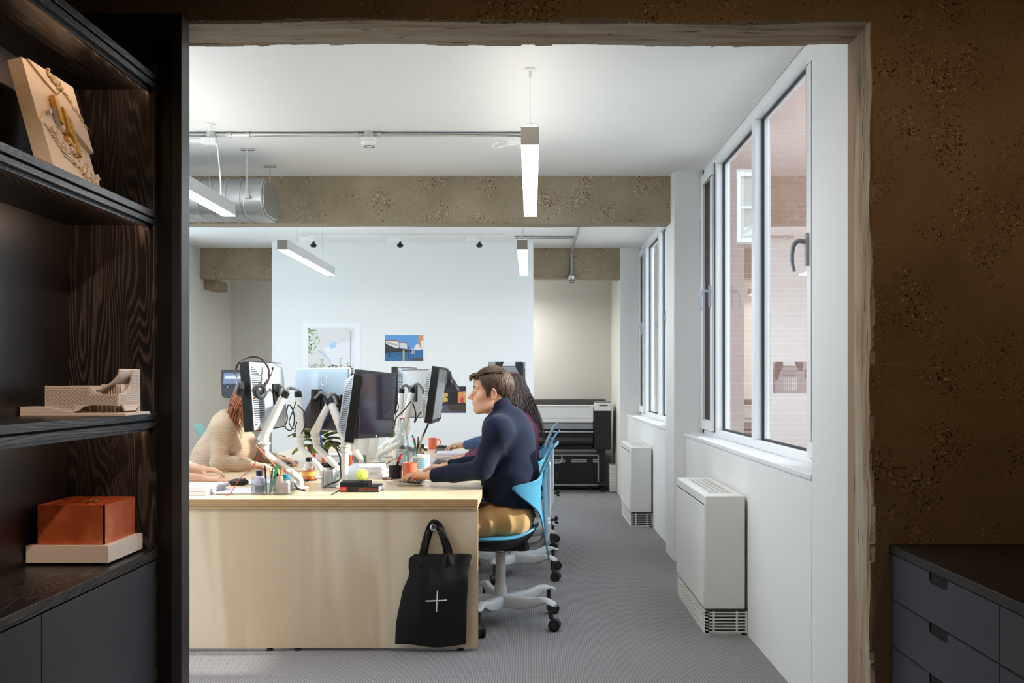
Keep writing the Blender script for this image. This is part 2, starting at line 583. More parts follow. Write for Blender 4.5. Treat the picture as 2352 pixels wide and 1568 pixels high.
Y_A, Y_B = 3.24, 3.48            # concrete opening, near and far face
X_WALL, X_PIL, X_GLASS = 1.105, 1.026, 1.28
Z_BEAM, Z_CEIL = 2.463, 2.81
Y_FAR, X_LEFT = 12.45, -3.75

struct('floor', MB().box(-4.0, 2.6, -1.6, 12.7, -0.1, 0.0), M['carpet'])
struct('ceiling', MB().box(X_LEFT - .2, 1.325, Y_A, 12.7, Z_CEIL, Z_CEIL + .12), M['ceiling'])

# rough-edged concrete beams: sections every 12 mm with chipped arrises
def rough_beam(x0, x1, y0, y1, z0, z1, chip=0.006, step=0.02, seed=1):
    R = random.Random(seed)
    n = int((x1 - x0) / step)
    mb = MB()
    rows = []
    c1 = c2 = 0.0
    for i in range(n + 1):
        x = x0 + (x1 - x0) * i / n
        w = 0.004 * math.sin(x * 3.1 + seed) + 0.003 * math.sin(x * 7.7 + 2 * seed)
        if R.random() < 0.10:
            c1 = R.random() ** 2 * chip * 1.6
        if R.random() < 0.10:
            c2 = R.random() ** 2 * chip * 2.4
        e1 = chip * 0.5 + c1 + R.uniform(0, chip * .5)
        e2 = chip * 0.5 + c2 + R.uniform(0, chip * .5)
        a, b = w + R.uniform(-1, 1) * .001, w * .6
        rows.append([(x, y0, z1), (x, y0, z0 + .08), (x, y0, z0 + e1 + a), (x, y0 + e1 * 1.3, z0 + a), (x, (y0 + y1) / 2, z0 + a * .5),
                     (x, y1 - e2 * 1.2, z0 + b), (x, y1, z0 + e2 + b), (x, y1, z0 + .08), (x, y1, z1)])
    k = len(rows[0])
    vs = [p for r in rows for p in r]
    fs = []
    mi = []
    for i in range(n):
        for j in range(k - 1):
            fs.append((i * k + j, (i + 1) * k + j, (i + 1) * k + j + 1, i * k + j + 1))
            mi.append(1 if j in (3, 4) else 0)
    fs.append(tuple(range(k))); mi.append(0)
    fs.append(tuple(n * k + j for j in range(k - 1, -1, -1))); mi.append(0)
    mb.add(vs, fs)
    mb.m = mi
    return mb

CM = [M['concrete'], M['soffit']]
CM2 = [M['concrete'], M['soffit_plain']]
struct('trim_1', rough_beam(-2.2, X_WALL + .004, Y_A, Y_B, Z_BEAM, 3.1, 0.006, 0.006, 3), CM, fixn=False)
struct('trim_2', rough_beam(X_LEFT, X_PIL + .002, 7.33, 7.53, Z_BEAM, Z_CEIL + .02, 0.005, 0.01, 5), CM2, fixn=False)
struct('trim_3', rough_beam(X_LEFT, X_PIL - .018, 11.27, 11.47, Z_BEAM, Z_CEIL + .02, 0.005, 0.012, 8), CM2, fixn=False)
struct('trim_4', MB().box(X_LEFT - .05, X_LEFT + .14, 11.40, 11.85, 2.36, Z_BEAM + .01), CM[0], bevel=0.01)

# foreground concrete wall, right of the opening, with a chipped jamb
def jamb():
    R = random.Random(4)
    mb = MB()
    n = 560
    c = 0
    rows = []
    for i in range(n + 1):
        z = (Z_BEAM + .05) * i / n
        if R.random() < 0.10:
            c = R.random() ** 3 * 0.008
        e = 0.002 + c + R.uniform(0, .0025)
        w = 0.003 * math.sin(z * 9) + .002 * math.sin(z * 23)
        rows.append([(2.6, Y_A, z), (1.5, Y_A, z), (X_WALL + e + .004, Y_A, z), (X_WALL + w, Y_A + e * 1.2, z), (X_WALL + w * .6 + .002, Y_A + .09, z),
                     (X_WALL, Y_B - .075, z), (X_WALL + .002, Y_B - .07, z)])
    k = len(rows[0])
    fs, mi = [], []
    for i in range(n):
        for j in range(k - 1):
            fs.append((i * k + j, i * k + j + 1, (i + 1) * k + j + 1, (i + 1) * k + j))
            mi.append(0 if j < 2 else 1)
    mb.add([p for r in rows for p in r], fs)
    mb.m = mi
    return mb
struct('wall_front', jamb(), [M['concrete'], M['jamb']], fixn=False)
w = MB().box(X_WALL + .004, 2.6, Y_A + .001, Y_B, Z_BEAM + .05, 3.1)
struct('wall_front_upper', w, M['concrete'])
struct('trim_5', MB().box(X_WALL, X_WALL + .3, Y_B - .072, Y_B - .004, 0, Z_BEAM), M['plaster_brown'])
struct('wall_front_left', MB().box(-4.0, -1.20, 3.30, Y_B, 0, 3.1), M['white_wall'])

# foreground room (dim): walls, ceiling and back wall behind the camera
struct('wall_dim_left', MB().box(-1.62, -1.50, -1.6, 3.24, 0, 3.1), M['dark_paint'])
struct('wall_dim_right', MB().box(2.5, 2.6, -1.6, 3.24, 0, 3.1), M['dark_paint'])
struct('wall_dim_back', MB().box(-1.62, 2.6, -1.7, -1.6, 0, 3.1), M['dark_paint'])
struct('ceiling_dim', MB().box(-1.62, 2.6, -1.7, 3.26, 3.0, 3.1), M['dark_paint'])

# far and left walls
struct('wall_back', MB().box(X_LEFT - .2, 1.5, Y_FAR, Y_FAR + .15, 0, Z_CEIL + .1), M['grey_wall'])
wl = MB()
for a_, b_, c_, d_ in ((Y_B, 4.0, 0, 3), (4.0, 7.1, 0, .9), (4.0, 7.1, 2.76, 3), (7.1, 7.6, 0, 3), (7.6, 10.4, 0, .9), (7.6, 10.4, 2.76, 3), (10.4, Y_FAR, 0, 3)):
    wl.box(X_LEFT - .15, X_LEFT, a_, b_, c_, d_ if d_ < 3 else Z_CEIL + .1)
struct('wall_left', wl, M['grey_wall'])
for i_, (a_, b_) in enumerate(((4.0, 7.1), (7.6, 10.4))):  # unseen windows, added for skylight from the left
    wr = empty('window_%d' % (3 + i_), (X_LEFT - .08, a_, 0), kind='structure')
    f_ = MB().box(-.04, .04, 0, b_ - a_, .9, .96).box(-.04, .04, 0, b_ - a_, 2.7, 2.76)
    for q_ in (0.03, (b_ - a_) / 3, (b_ - a_) * 2 / 3, b_ - a_ - .03):
        f_.box(-.04, .04, q_ - .03, q_ + .03, .96, 2.7)
    f_.build('window_frame', M['pvc'], wr, bevel=.003)
    MB().add([(0, 0, .95), (0, b_ - a_, .95), (0, b_ - a_, 2.7), (0, 0, 2.7)], [(0, 1, 2, 3)]).build('pane', M['glass'], wr, smooth=False)
struct('wall_partition', MB().box(-2.815, 0.024, 10.8, 10.96, 0, Z_CEIL), M['white_wall'], bevel=0.003)

# right wall: spandrels, piers and pilasters
def wall_right():
    mb = MB()
    XO = 1.35
    mb.box(X_WALL, XO, Y_B - .004, 3.92, 0, Z_CEIL + .02)
    mb.box(X_WALL, XO, 3.92, 7.16, 0, 0.905)
    mb.box(X_WALL - .02, XO, 7.58, 8.02, 0, Z_CEIL + .02)
    mb.box(X_WALL - .02, XO, 8.02, 11.26, 0, 0.905)
    mb.box(X_WALL - .1, XO, 11.6, 12.6, 0, Z_CEIL + .02)
    return mb
struct('wall_right', wall_right(), M['white_wall'], bevel=0.004)
struct('trim_6', MB().box(X_PIL, 1.35, 7.16, 7.58, 0, Z_CEIL + .02), M['white_wall'], bevel=0.004)
struct('trim_7', MB().box(X_PIL - .02, 1.35, 11.26, 11.62, 0, Z_CEIL + .02), M['white_wall'], bevel=0.004)

def window(idx, y0, y1, wall_x):
    root = empty('window_%d' % idx, (0, y0, 0), kind='structure')
    L_ = y1 - y0
    sill = MB().box(wall_x - .006, X_GLASS + .05, 0, L_, 0.903, 0.927)
    sill.build('window_sill', M['pvc'], root, bevel=0.004)
    zb, zt = 0.927, Z_CEIL
    xf, xb = 1.235, 1.315
    fr = MB()
    fr.box(xf, xb, 0, L_, zb, zb + .045).box(xf, xb, 0, L_, zt - .065, zt)
    fr.box(xf, xb, 0, .05, zb, zt).box(xf, xb, L_ - .05, L_, zb, zt)
    ms = (0.50, L_ / 2, L_ - 0.50)
    for q in ms:
        fr.box(xf, xb, q - .04, q + .04, zb + .045, zt - .065)
    fr.build('window_frame', M['pvc'], root, bevel=0.003)
    bays = [(.05, ms[0] - .04, True), (ms[0] + .04, ms[1] - .04, False), (ms[1] + .04, ms[2] - .04, False), (ms[2] + .04, L_ - .05, True)]
    for k, (a, b, leaf) in enumerate(bays):
        z0, z1 = zb + .045, zt - .065
        if leaf:
            lf = MB()
            xa = xf - .022
            lf.box(xa, xb - .02, a - .01, b + .012, z0 - .012, z0 + .06).box(xa, xb - .02, a - .01, b + .012, z1 - .06, z1 + .012)
            lf.box(xa, xb - .02, a - .01, a + .06, z0 + .06, z1 - .06).box(xa, xb - .02, b - .06, b + .012, z0 + .06, z1 - .06)
            casement = lf.build('casement', M['pvc'], root, bevel=0.004)
            gap = MB().box(xf - .003, xf - .0005, a - .016, b + .018, z0 - .018, z1 + .018)
            gap.build('seal', M['gasket'], casement)
            hy = b - .022 if k == 0 else a + .022
            h = MB()
            h.prism(rrect(hy - .016, hy + .016, 1.80, 1.945, .012), xa - .014, xa, 'yz')
            h.tube(curve_pts([(xa - .01, hy, 1.905), (xa - .045, hy, 1.908), (xa - .066, hy, 1.885), (xa - .072, hy, 1.83), (xa - .062, hy, 1.775)], 6),
                   [.011] * 12 + [.010] * 8 + [.008] * 5, 10)
            h.build('window_handle', M['handle_grey'], casement)
            for hz in (1.15, 1.95, 2.5):
                hh = MB().cyl((xa + .004, (a if k == 0 else b) + (-.012 if k == 0 else .014), hz - .04), (xa + .004, (a if k == 0 else b) + (-.012 if k == 0 else .014), hz + .04), .008, 8)
                hh.build('hinge', M['pvc'], casement)
            a, b, z0, z1 = a + .06, b - .06, z0 + .06, z1 - .06
        g = MB()
        t = .012
        g.box(X_GLASS - .006, X_GLASS + .006, a, b, z0, z0 + t).box(X_GLASS - .006, X_GLASS + .006, a, b, z1 - t, z1)
        g.box(X_GLASS - .006, X_GLASS + .006, a, a + t, z0, z1).box(X_GLASS - .006, X_GLASS + .006, b - t, b, z0, z1)
        g.build('gasket', M['gasket'], root)
        p = MB().add([(X_GLASS, a, z0), (X_GLASS, b, z0), (X_GLASS, b, z1), (X_GLASS, a, z1)], [(0, 1, 2, 3)])
        p.build('pane', M['glass'], root, smooth=False)
    return root
window(1, 3.92, 7.16, X_WALL)
window(2, 8.02, 11.26, X_WALL - .02)

# brick building across the light well, seen through the panes
bw = empty('wall_outside', (1.75, 15.0, -0.6), kind='structure')
MB().box(0, 5.0, 0.012, .3, 0, 7.2).build('mortar', M['mortar'], bw)
bm_ = MB().box(0, .215, 0, .10, 0, .065)
brick0 = bm_.build('brick', M['brick'], bw, smooth=False)
COL.objects.unlink(brick0)
rest = MB()
cand = []
for r in range(96):
    z = r * .075 + .01
    for c in range(-1, 22):
        x = c * .225 + (.1125 if r % 2 else 0)
        if x < 0 or x + .215 > 5:
            continue
        wx, wz = x + 1.75, z - .6
        if wz > 3.36 and wz < 4.45 and wx + .215 > 3.09 and wx < 3.45:
            if wx < 3.08:
                rest.box(x, 3.09 - 1.75, 0, .1, z, z + .065)
            if wx + .215 > 3.46:
                rest.box(3.45 - 1.75, x + .215, 0, .1, z, z + .065)
            continue
        px, py = 1220 + (wx + .1) / 15 * F, 878 - (wz - 1.29) / 15 * F
        vis = (1752 < px < 1862) or (1660 < px < 1736)
        cand.append((0 if (vis and 150 < py < 1035) else 1, x, z))
cand.sort(key=lambda t: (t[0], t[2]))
for i, (h, x, z) in enumerate(cand):
    if i < 300 and h == 0:
        b = brick0.copy()
        COL.objects.link(b)
        b.location = (x, RND.uniform(-.004, .004), z)
    else:
        rest.box(x, x + .215, 0, .1, z, z + .065)
bpy.data.objects.remove(brick0)
o = rest.build('brickwork', M['brick'], bw, smooth=False, fixn=False)
o['kind'] = 'stuff'
wn = MB()
wn.box(1.35, 1.40, -.03, .05, 4.0, 5.05).box(1.64, 1.69, -.03, .05, 4.0, 5.05).box(1.40, 1.64, -.03, .05, 4.0, 4.06).box(1.40, 1.64, -.03, .05, 4.99, 5.05).box(1.40, 1.64, -.03, .05, 4.5, 4.54)
wo = wn.build('window_frame', M['pvc'], bw, bevel=.004)
MB().add([(1.40, .03, 4.06), (1.64, .03, 4.06), (1.64, .03, 4.99), (1.40, .03, 4.99)], [(0, 1, 2, 3)]).build('window_pane', mat('far_glass', (60, 70, 80), 0.05), wo)
struct('ground_outside', MB().box(1.46, 9, 2.0, 15.2, -.7, -.6), mat('paving', (150, 146, 140), 0.9))
# ------------------------------------------------------------------ suspended linear lamps
def linear_lamp(x, y0, length, label, wires=None, rz=0, strong=False):
    root = empty('linear_lamp', (x, y0, 2.33), math.radians(rz), label=label, cat='ceiling lamp')
    w, h = .04, .04
    MB().box(-w, w, 0.001, length - .001, 0.004, 2 * h).build('housing', M['lamp_white'], root, bevel=.001)
    e = MB().box(-w, w, -.003, .001, 0, 2 * h)
    e.build('end_cap', M['lamp_grey'], root, bevel=.001)
    MB().box(-w, w, length - .001, length + .003, 0, 2 * h).build('end_cap', M['lamp_grey'], root, bevel=.001)
    MB().box(-w + .002, w - .002, .001, length - .001, -.001, .005).build('diffuser', M['glow_strong' if strong else 'glow'], root)
    MB().box(-w + .006, w - .006, .001, length - .001, 2 * h - .001, 2 * h + .002).build('uplight', M['glow_up'], root)
    for q in (wires or (length * .25, length * .8)):
        MB().cyl((0, q, 2 * h), (0, q, Z_CEIL - 2.33 - .001), .0014, 6).build('suspension_wire', M['steel'], root)
        MB().lathe([(.028, -.001), (.028, -.006), (.008, -.010), (.008, -.035), (.003, -.045)], (0, q, Z_CEIL - 2.33), 16).build('ceiling_rose', M['white_plastic'], root)
    return root
M['glow_strong'] = mat('fill_lamp_diffuser', (255, 255, 255), 0.5, emit=(255, 250, 240), estr=55.0)  # for the added lamp behind the partition only
M['glow_up'] = mat('lamp_uplight', (255, 255, 255), 0.5, emit=(255, 249, 240), estr=3.6)
linear_lamp(-.005, 4.36, 1.88, 'white suspended linear lamp nearest on the right, above the desk edge')
linear_lamp(-.07, 7.80, 1.85, 'small far suspended linear lamp on the right, in front of the white partition')
linear_lamp(-1.89, 4.36, 1.87, 'suspended linear lamp passing under the metal duct, cut off by the black bookcase')
linear_lamp(-1.95, 7.80, 1.88, 'angled-looking suspended linear lamp left of centre in front of the white partition')

# ------------------------------------------------------------------ warm dim light of the foreground room
def downlight(x, y, z, watts, col, where):
    r = MB().lathe([(.045, 0), (.045, -.004), (.038, -.006), (.036, -.001)], (x, y, z), 20).build('downlight', M['white_plastic'])
    tag(r, where, 'ceiling lamp', 'downlights of the dark room')
    light('downlight_bulb', 'SPOT', (x, y, z - .02), watts, col, aim=(0, 0, -1), spot_size=3.05, spot_blend=.5, shadow_soft_size=.05)
downlight(1.6, 1.6, 3.0, 12, (1.0, .62, .30), 'round downlight over the charcoal drawer cabinet in the dark room')
downlight(0.3, 1.8, 3.0, 12, (1.0, .62, .30), 'round downlight over the middle of the dark room')
linear_lamp(-2.95, 3.58, 1.88, 'near fill lamp, unseen behind the bookcase, added to brighten the desk front')  # added fill lamp, out of view, brightens the desk front
linear_lamp(-2.95, 5.50, .95, 'second fill lamp, unseen behind the bookcase, added to brighten the desk front')  # second added fill lamp, also out of view

linear_lamp(-.03, 11.85, 1.88, 'fill lamp, unseen behind the white partition, added to brighten the far wall', rz=90, strong=True)  # unseen lamp added to lift the dark far wall
bt = empty('fill_batten', (-1.15, 3.63, Z_CEIL - .062), label='fill batten, unseen behind the front concrete beam, added to light the desk end panel', cat='ceiling lamp')  # unseen batten added to throw light on the desk end panel
MB().box(-1.35, 1.35, -.04, .04, .012, .061).build('housing', M['lamp_white'], bt, bevel=.002)
MB().box(-1.34, 1.34, -.036, .036, 0, .012).build('diffuser', mat('fill_batten_diffuser', (255, 255, 255), .5, emit=(253, 250, 246), estr=15.0), bt)

sp_ = MB().lathe([(.03, 0), (.03, -.03), (.042, -.04), (.042, -.10), (.036, -.10), (.03, -.06)], (.15, 1.15, 3.0), 20).build('spot_lamp', M['black_plastic'])
tag(sp_, 'black ceiling spot aimed at the bookcase models in the dark room', 'ceiling lamp')
light('spot_bulb', 'SPOT', (.15, 1.15, 2.88), 95, (1.0, .80, .62), aim=(-1.42, 1.75, -1.75), spot_size=.62, spot_blend=.7, shadow_soft_size=.04)
# ------------------------------------------------------------------ black oak bookcase on the left
SX, SB, SE = -1.189, -1.464, 3.15      # front plane, back panel, inner face of the end panel
bc = empty('bookcase', (0, 0, 0), label='tall black-stained oak bookcase with lit shelves and cupboard doors below', cat='bookcase')
MB().box(SB - .02, SB, 0.6, SE, .02, 2.30).build('back_panel', M['oak_back'], bc)
MB().box(SB, SX - .004, SE, SE + .03, .02, 2.30).build('end_panel', M['oak'], bc, bevel=.001)
def shelf(z0, zg, z1, name):
    MB().box(SB, SX, .6, SE + .012, zg + .003, z1).build(name, [M['oak_y']], bc, bevel=.0015)
    r = MB().box(SB + .02, SX - .008, .6, SE + .008, zg - .003, zg + .003)
    r.build('shadow_gap', M['void'], bc)
    MB().box(SB, SX - .001, .6, SE + .010, z0, zg - .003).build('light_pelmet', [M['oak_y']], bc, bevel=.001)
    MB().box(SX - .022, SX - .016, .62, SE - .002, z0 - .010, z0 + .001).build('led_lip', M['oak_y'], bc)
    MB().box(SX - .0227, SX - .0223, .65, SE - .006, z0 - .0085, z0 - .0005).build('led_strip', M['led'], bc)
M['led'] = mat('led_strip', (255, 230, 205), .5, emit=(255, 214, 176), estr=24.0)
shelf(2.217, 2.239, 2.264, 'shelf')
shelf(1.787, 1.806, 1.831, 'shelf')
shelf(1.147, 1.169, 1.194, 'shelf')
MB().box(SB, SX + .003, .6, SE + .012, .732, .761).build('counter_top', M['oak_y'], bc, bevel=.0015)
MB().box(SB, SX - .03, .6, SE + .01, .08, .731).build('carcass', M['void'], bc)
MB().box(SB, SX - .05, .6, SE + .01, 0, .08).build('plinth', M['oak_edge'], bc)
for y0, y1 in ((2.424, SE + .008), (1.69, 2.420), (.96, 1.686)):
    MB().box(SX - .022, SX - .002, y0, y1, .085, .726).build('door', M['charcoal'], bc, bevel=.001)
# tall black panel closing the opening beside the bookcase
MB_p = MB().box(-1.50, -1.119, 3.185, 3.262, 0, 2.472)
tag(MB_p.build('upright_panel', M['upright'] if 'upright' in M else mat('black_upright', (52, 51, 55), .35), bevel=.0015),
    'full-height black upright panel closing the end of the bookcase beside the opening', 'panel')
MB_q = MB().box(SX - .02, -1.15, SE + .032, 3.184, 0, 2.40)
tag(MB_q.build('filler_strip', mat('black_filler', (20, 19, 20), .4)), 'narrow black filler strip between bookcase and upright panel', 'panel')

# ------------------------------------------------------------------ charcoal drawer cabinet on the right
dc = empty('drawer_cabinet', (1.169, 0, 0), label='charcoal drawer cabinet with black oak top against the brown concrete wall', cat='cabinet')
MB().box(-.004, .62, .8, 3.236, .737, .765).build('cabinet_top', [mat('cabinet_top_oak', (34, 30, 28), .38, noise=.35, nscale=40)], dc, bevel=.001)
MB().box(.022, .60, .8, 3.234, .08, .735).build('carcass', M['void'], dc)
MB().box(.05, .60, .8, 3.234, 0, .08).build('plinth', M['void'], dc)
def drawer(y0, y1, z0, z1):
    ym = (y0 + y1) / 2
    hw, hd, r = .064, .030, .014
    poly = [(y0, z0), (y1, z0), (y1, z1), (ym + hw, z1)]
    poly += [(ym + hw - r + r * math.cos(a), z1 - hd + r + r * math.sin(a)) for a in [math.radians(-t) for t in (0, 30, 60, 90)]]
    poly += [(ym - hw + r + r * math.cos(a), z1 - hd + r + r * math.sin(a)) for a in [math.radians(-t) for t in (90, 120, 150, 180)]]
    poly += [(ym - hw, z1), (y0, z1)]
    d = MB().prism(poly, 0, .02, 'yz').build('drawer', M['charcoal'], dc, smooth=False)
    MB().box(.004, .0215, ym - hw - .006, ym + hw + .006, z1 - hd - .004, z1).build('finger_pull', M['void'], d)
    return d
for y0, y1 in ((2.486, 3.232), (1.736, 2.482), (.986, 1.732)):
    for z0, z1 in ((.589, .733), (.439, .585), (.292, .435), (.09, .288)):
        drawer(y0, y1, z0, z1)

# ------------------------------------------------------------------ site model leaning on the upper shelf
sm = empty('site_model', (-1.262, 2.645, 1.8445), label='cream timber site model with golden blocks leaning on the top shelf', cat='architectural model')
T = Matrix.Rotation(math.radians(-15.5), 4, 'Y')     # lean back towards -X
M['limewood'] = mat('limewood', (226, 204, 178), .6, noise=.05, nscale=12)
M['golden'] = mat('golden_wood', (206, 156, 62), .45, noise=.1, nscale=20)
def sm_build(mb, name, m, bev=.0008):
    mb.xf(T)
    return mb.build(name, m, sm, bevel=bev)
W_, H_ = .285, .325
base = MB().box(-.046, -.006, 0, W_, 0, H_)
sm_build(base, 'slab', M['limewood'], .001)
R = random.Random(11)
# terraces: uneven strips of relief
def tri(*pts, lo=-.008, hi=.004):
    return MB().prism(pts, lo, hi, 'yz')
sm_build(tri((.0, .0), (.0, .15), (.05, .19), (.285, .03), (.285, .0), hi=-.001), 'terrain', M['limewood'])
sm_build(tri((.02, .325), (.285, .325), (.285, .21), (.20, .25), (.10, .285), hi=.001), 'terrain', M['limewood'])
sm_build(tri((.10, .235), (.17, .275), (.283, .20), (.283, .12), (.20, .16), hi=.008), 'terrain', M['limewood'])
roads = MB()
for k in range(7):
    y = .01 + k * .012
    roads.prism([(y, .14 - k * .012), (y + .005, .145 - k * .012), (.27, .012 + k * .004), (.27, .008 + k * .004)], -.003, .003 + .001 * (k % 3), 'yz')
o = sm_build(roads, 'contour_strips', M['limewood'], 0); o['kind'] = 'stuff'
for (y, z, w, h, d) in ((.10, .17, .022, .075, .012), (.135, .145, .018, .075, .014), (.16, .115, .016, .085, .013), (.12, .12, .05, .014, .010), (.15, .09, .02, .02, .016)):
    b = MB().prism([(y, z), (y + w, z - w * .5), (y + w, z - w * .5 + h), (y, z + h)], -.003, d, 'yz')
    sm_build(b, 'golden_block', M['golden'])
sm_build(MB().prism([(.095, .15), (.118, .14), (.118, .2), (.095, .21)], -.003, .006, 'yz'), 'clear_block', mat('grey_acrylic', (160, 165, 175), .1))
hs = MB()
for k in range(46):
    t = R.random()
    y, z = .04 + .235 * t, .16 - .14 * t + R.uniform(-.045, .03)
    if z < .005:
        z = .01 + R.random() * .02
    hs.obox((R.uniform(.001, .006), y, z), .012, R.uniform(.008, .022), R.uniform(.006, .014), (math.radians(32), 0, 0))
o = sm_build(hs, 'houses', M['limewood'], 0); o['kind'] = 'stuff'
tr = MB()
for k in range(150):
    t = R.random()
    y, z = .12 + .165 * t, .320 - .13 * t ** 1.3 + R.uniform(-.016, .012)
    tr.ball((R.uniform(.0, .009), y, z), R.uniform(.003, .006), 7, 5)
o = sm_build(tr, 'model_trees', mat('dried_flower', (214, 190, 150), .8, noise=.2, nscale=80), 0); o['kind'] = 'stuff'

# ------------------------------------------------------------------ white stadium-like model on the middle shelf
wm = empty('pavilion_model', (-1.392, 2.85, 1.1945), label='white 3D-printed pavilion model with lattice walls on a thin base board', cat='architectural model')
M['print_white'] = mat('print_white', (228, 214, 204), .6)
MB().prism([(-.067, -.012), (.235, -.012), (.235, .175), (-.067, .175)], 0, .008).build('base_board', M['print_white'], wm, bevel=.001)
MB().prism([(-.066, .008), (.02, .008), (.085, .0085), (.02, .024), (-.066, .026)], -.011, .1, 'xz').build('ramp', M['print_white'], wm, bevel=.001)
prof = [(0, .012), (.07, .010), (.095, .014), (.11, .026), (.13, .030), (.185, .030), (.211, .028), (.211, .062), (.165, .062), (.145, .066), (.133, .076), (.128, .084), (0, .086)]
MB().prism(prof, 0, .006, 'xz').build('front_wall', M['print_white'], wm, smooth=False)
MB().prism([(.0065, .03), (.03, .03), (.05, .012), (.12, .012), (.158, .03), (.158, .135), (.105, .135), (.095, .10), (.075, .075), (.05, .066), (.0065, .062)], .2052, .2106, 'yz').build('side_wall', M['print_white'], wm, smooth=False)
MB().box(0, .128, .006, .15, .06, .066).build('terrace', M['print_white'], wm)
MB().prism([(.0065, .008), (.151, .008), (.151, .085), (.0065, .085)], .0006, .006, 'yz').build('end_wall', M['print_white'], wm)
MB().box(0, .211, .152, .158, .008, .086).build('rear_wall', M['print_white'], wm)
cur = MB()
def sweep(u, v):
    z = .07 + .065 * v
    x = .205 - .075 * (1 - v) ** 2.2 * 0.9
    return (x, .02 + .135 * u, z) if True else None
cur.grid(sweep, 8, 10)
cur.build('swept_seating', M['print_white'], wm, solid=.005)
for k in range(7):
    MB().cyl((.115 + .012 * k, .03 + (k % 3) * .03, .008), (.115 + .012 * k, .03 + (k % 3) * .03, .062), .0022, 8).build('column', M['print_white'], wm)
fins = MB()
for k in range(9):
    fins.box(.14 + .007 * k, .142 + .007 * k, .05, .12, .062, .09)
o = fins.build('fins', M['print_white'], wm); o['kind'] = 'stuff'
lat = MB()
for r in range(12):
    for c in range(34):
        x = .004 + c * .0060 + (.0030 if r % 2 else 0)
        z = .018 + r * .0056
        if x > .128 and z > .058:
            continue
        if z < .034 and .085 < x < .2:
            continue
        lat.obox((x, -.0002, z), .0050, .0016, .0011, (0, math.radians(32 if (r + c) % 2 else -32), 0))
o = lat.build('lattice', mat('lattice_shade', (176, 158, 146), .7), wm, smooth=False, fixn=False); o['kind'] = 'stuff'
lat2 = MB()
for r in range(17):
    for c in range(24):
        y, z = .008 + c * .0062 + (.0031 if r % 2 else 0), .034 + r * .0060
        zmax = .06 if y < .06 else (.075 if y < .085 else .132)
        if z > zmax or y > .155:
            continue
        lat2.obox((.2108, y, z), .0016, .0050, .0013, (math.radians(38 if (r + c) % 2 else -38), 0, 0))
o = lat2.build('lattice', mat('lattice_lit_side', (196, 192, 188), .7), wm, smooth=False, fixn=False); o['kind'] = 'stuff'  # paler, cooler copy of the lattice: daylight on this side put into the colour

# ------------------------------------------------------------------ copper box model on a white plinth
cb = empty('copper_model', (-1.469, 2.873, .7615), label='copper box architectural model on a thick white plinth on the counter', cat='architectural model')
MB().box(0.01, .249, 0, .254, .007, .057).build('plinth', mat('plinth_white', (226, 212, 202), .5), cb, bevel=.0012)
for fx, fy in ((.03, .03), (.22, .03), (.03, .225), (.22, .225)):
    MB().cyl((fx, fy, 0), (fx, fy, .007), .012, 12).build('foot', mat('foot_clear', (120, 110, 105), .3), cb)
def copper():
    m, nt, N, L, b = new_mat('copper')
    mp = mapping(N, L, (1, 1, 1))
    n = N.new('ShaderNodeTexNoise'); n.inputs['Scale'].default_value = 9; n.inputs['Detail'].default_value = 8; n.inputs['Roughness'].default_value = .65
    n2 = N.new('ShaderNodeTexNoise'); n2.inputs['Scale'].default_value = 40; n2.inputs['Detail'].default_value = 4
    L.new(mp.outputs[0], n.inputs['Vector']); L.new(mp.outputs[0], n2.inputs['Vector'])
    r = ramp(N, [(0.25, srgb(160, 74, 40)), (0.5, srgb(204, 102, 60)), (0.62, srgb(216, 122, 78)), (0.74, srgb(232, 172, 124))])
    L.new(n.outputs['Fac'], r.inputs[0]); L.new(r.outputs[0], b.inputs['Base Color'])
    b.inputs['Metallic'].default_value = .45
    mr = N.new('ShaderNodeMapRange'); mr.inputs['To Min'].default_value = .32; mr.inputs['To Max'].default_value = .62
    L.new(n2.outputs['Fac'], mr.inputs['Value']); L.new(mr.outputs[0], b.inputs['Roughness'])
    return m
M['copper'] = copper()
cx0, cx1, cy0, cy1, cz0, cz1 = .032, .230, .018, .245, .0575, .172
bx = MB()
bx.box(cx0, cx1, cy0, cy0 + .004, cz0, cz1).box(cx0, cx1, cy1 - .004, cy1, cz0, cz1).box(cx0, cx0 + .004, cy0, cy1, cz0, cz1).box(cx1 - .004, cx1, cy0, cy1, cz0, cz1)
bx.build('copper_case', M['copper'], cb, smooth=False)
MB().box(cx0 + .004, cx1 - .004, cy0 + .004, cy1 - .004, cz0, cz1 - .012).build('relief_bed', M['copper'], cb)
R = random.Random(3)
rel = MB()
for i in range(9):
    for j in range(9):
        if R.random() < .16:
            continue
        x, y = cx0 + .008 + i * .0205, cy0 + .008 + j * .0235
        h = R.uniform(.003, .0115)
        rel.box(x, x + R.uniform(.009, .018), y, y + R.uniform(.010, .020), cz1 - .0121, cz1 - .012 + h)
o = rel.build('relief_blocks', mat('copper_orange', (214, 106, 54), .4, metal=.5), cb, smooth=False, fixn=False); o['kind'] = 'stuff'
gl = MB()
for k in range(26):
    gl.ball((cx0 + .125 + R.gauss(0, .012), cy0 + .10 + R.gauss(0, .014), cz1 - .002 + R.random() * .006), R.uniform(.002, .0045), 6, 4)
o = gl.build('gilded_cluster', mat('brass_bits', (176, 140, 70), .3, metal=.9), cb); o['kind'] = 'stuff'
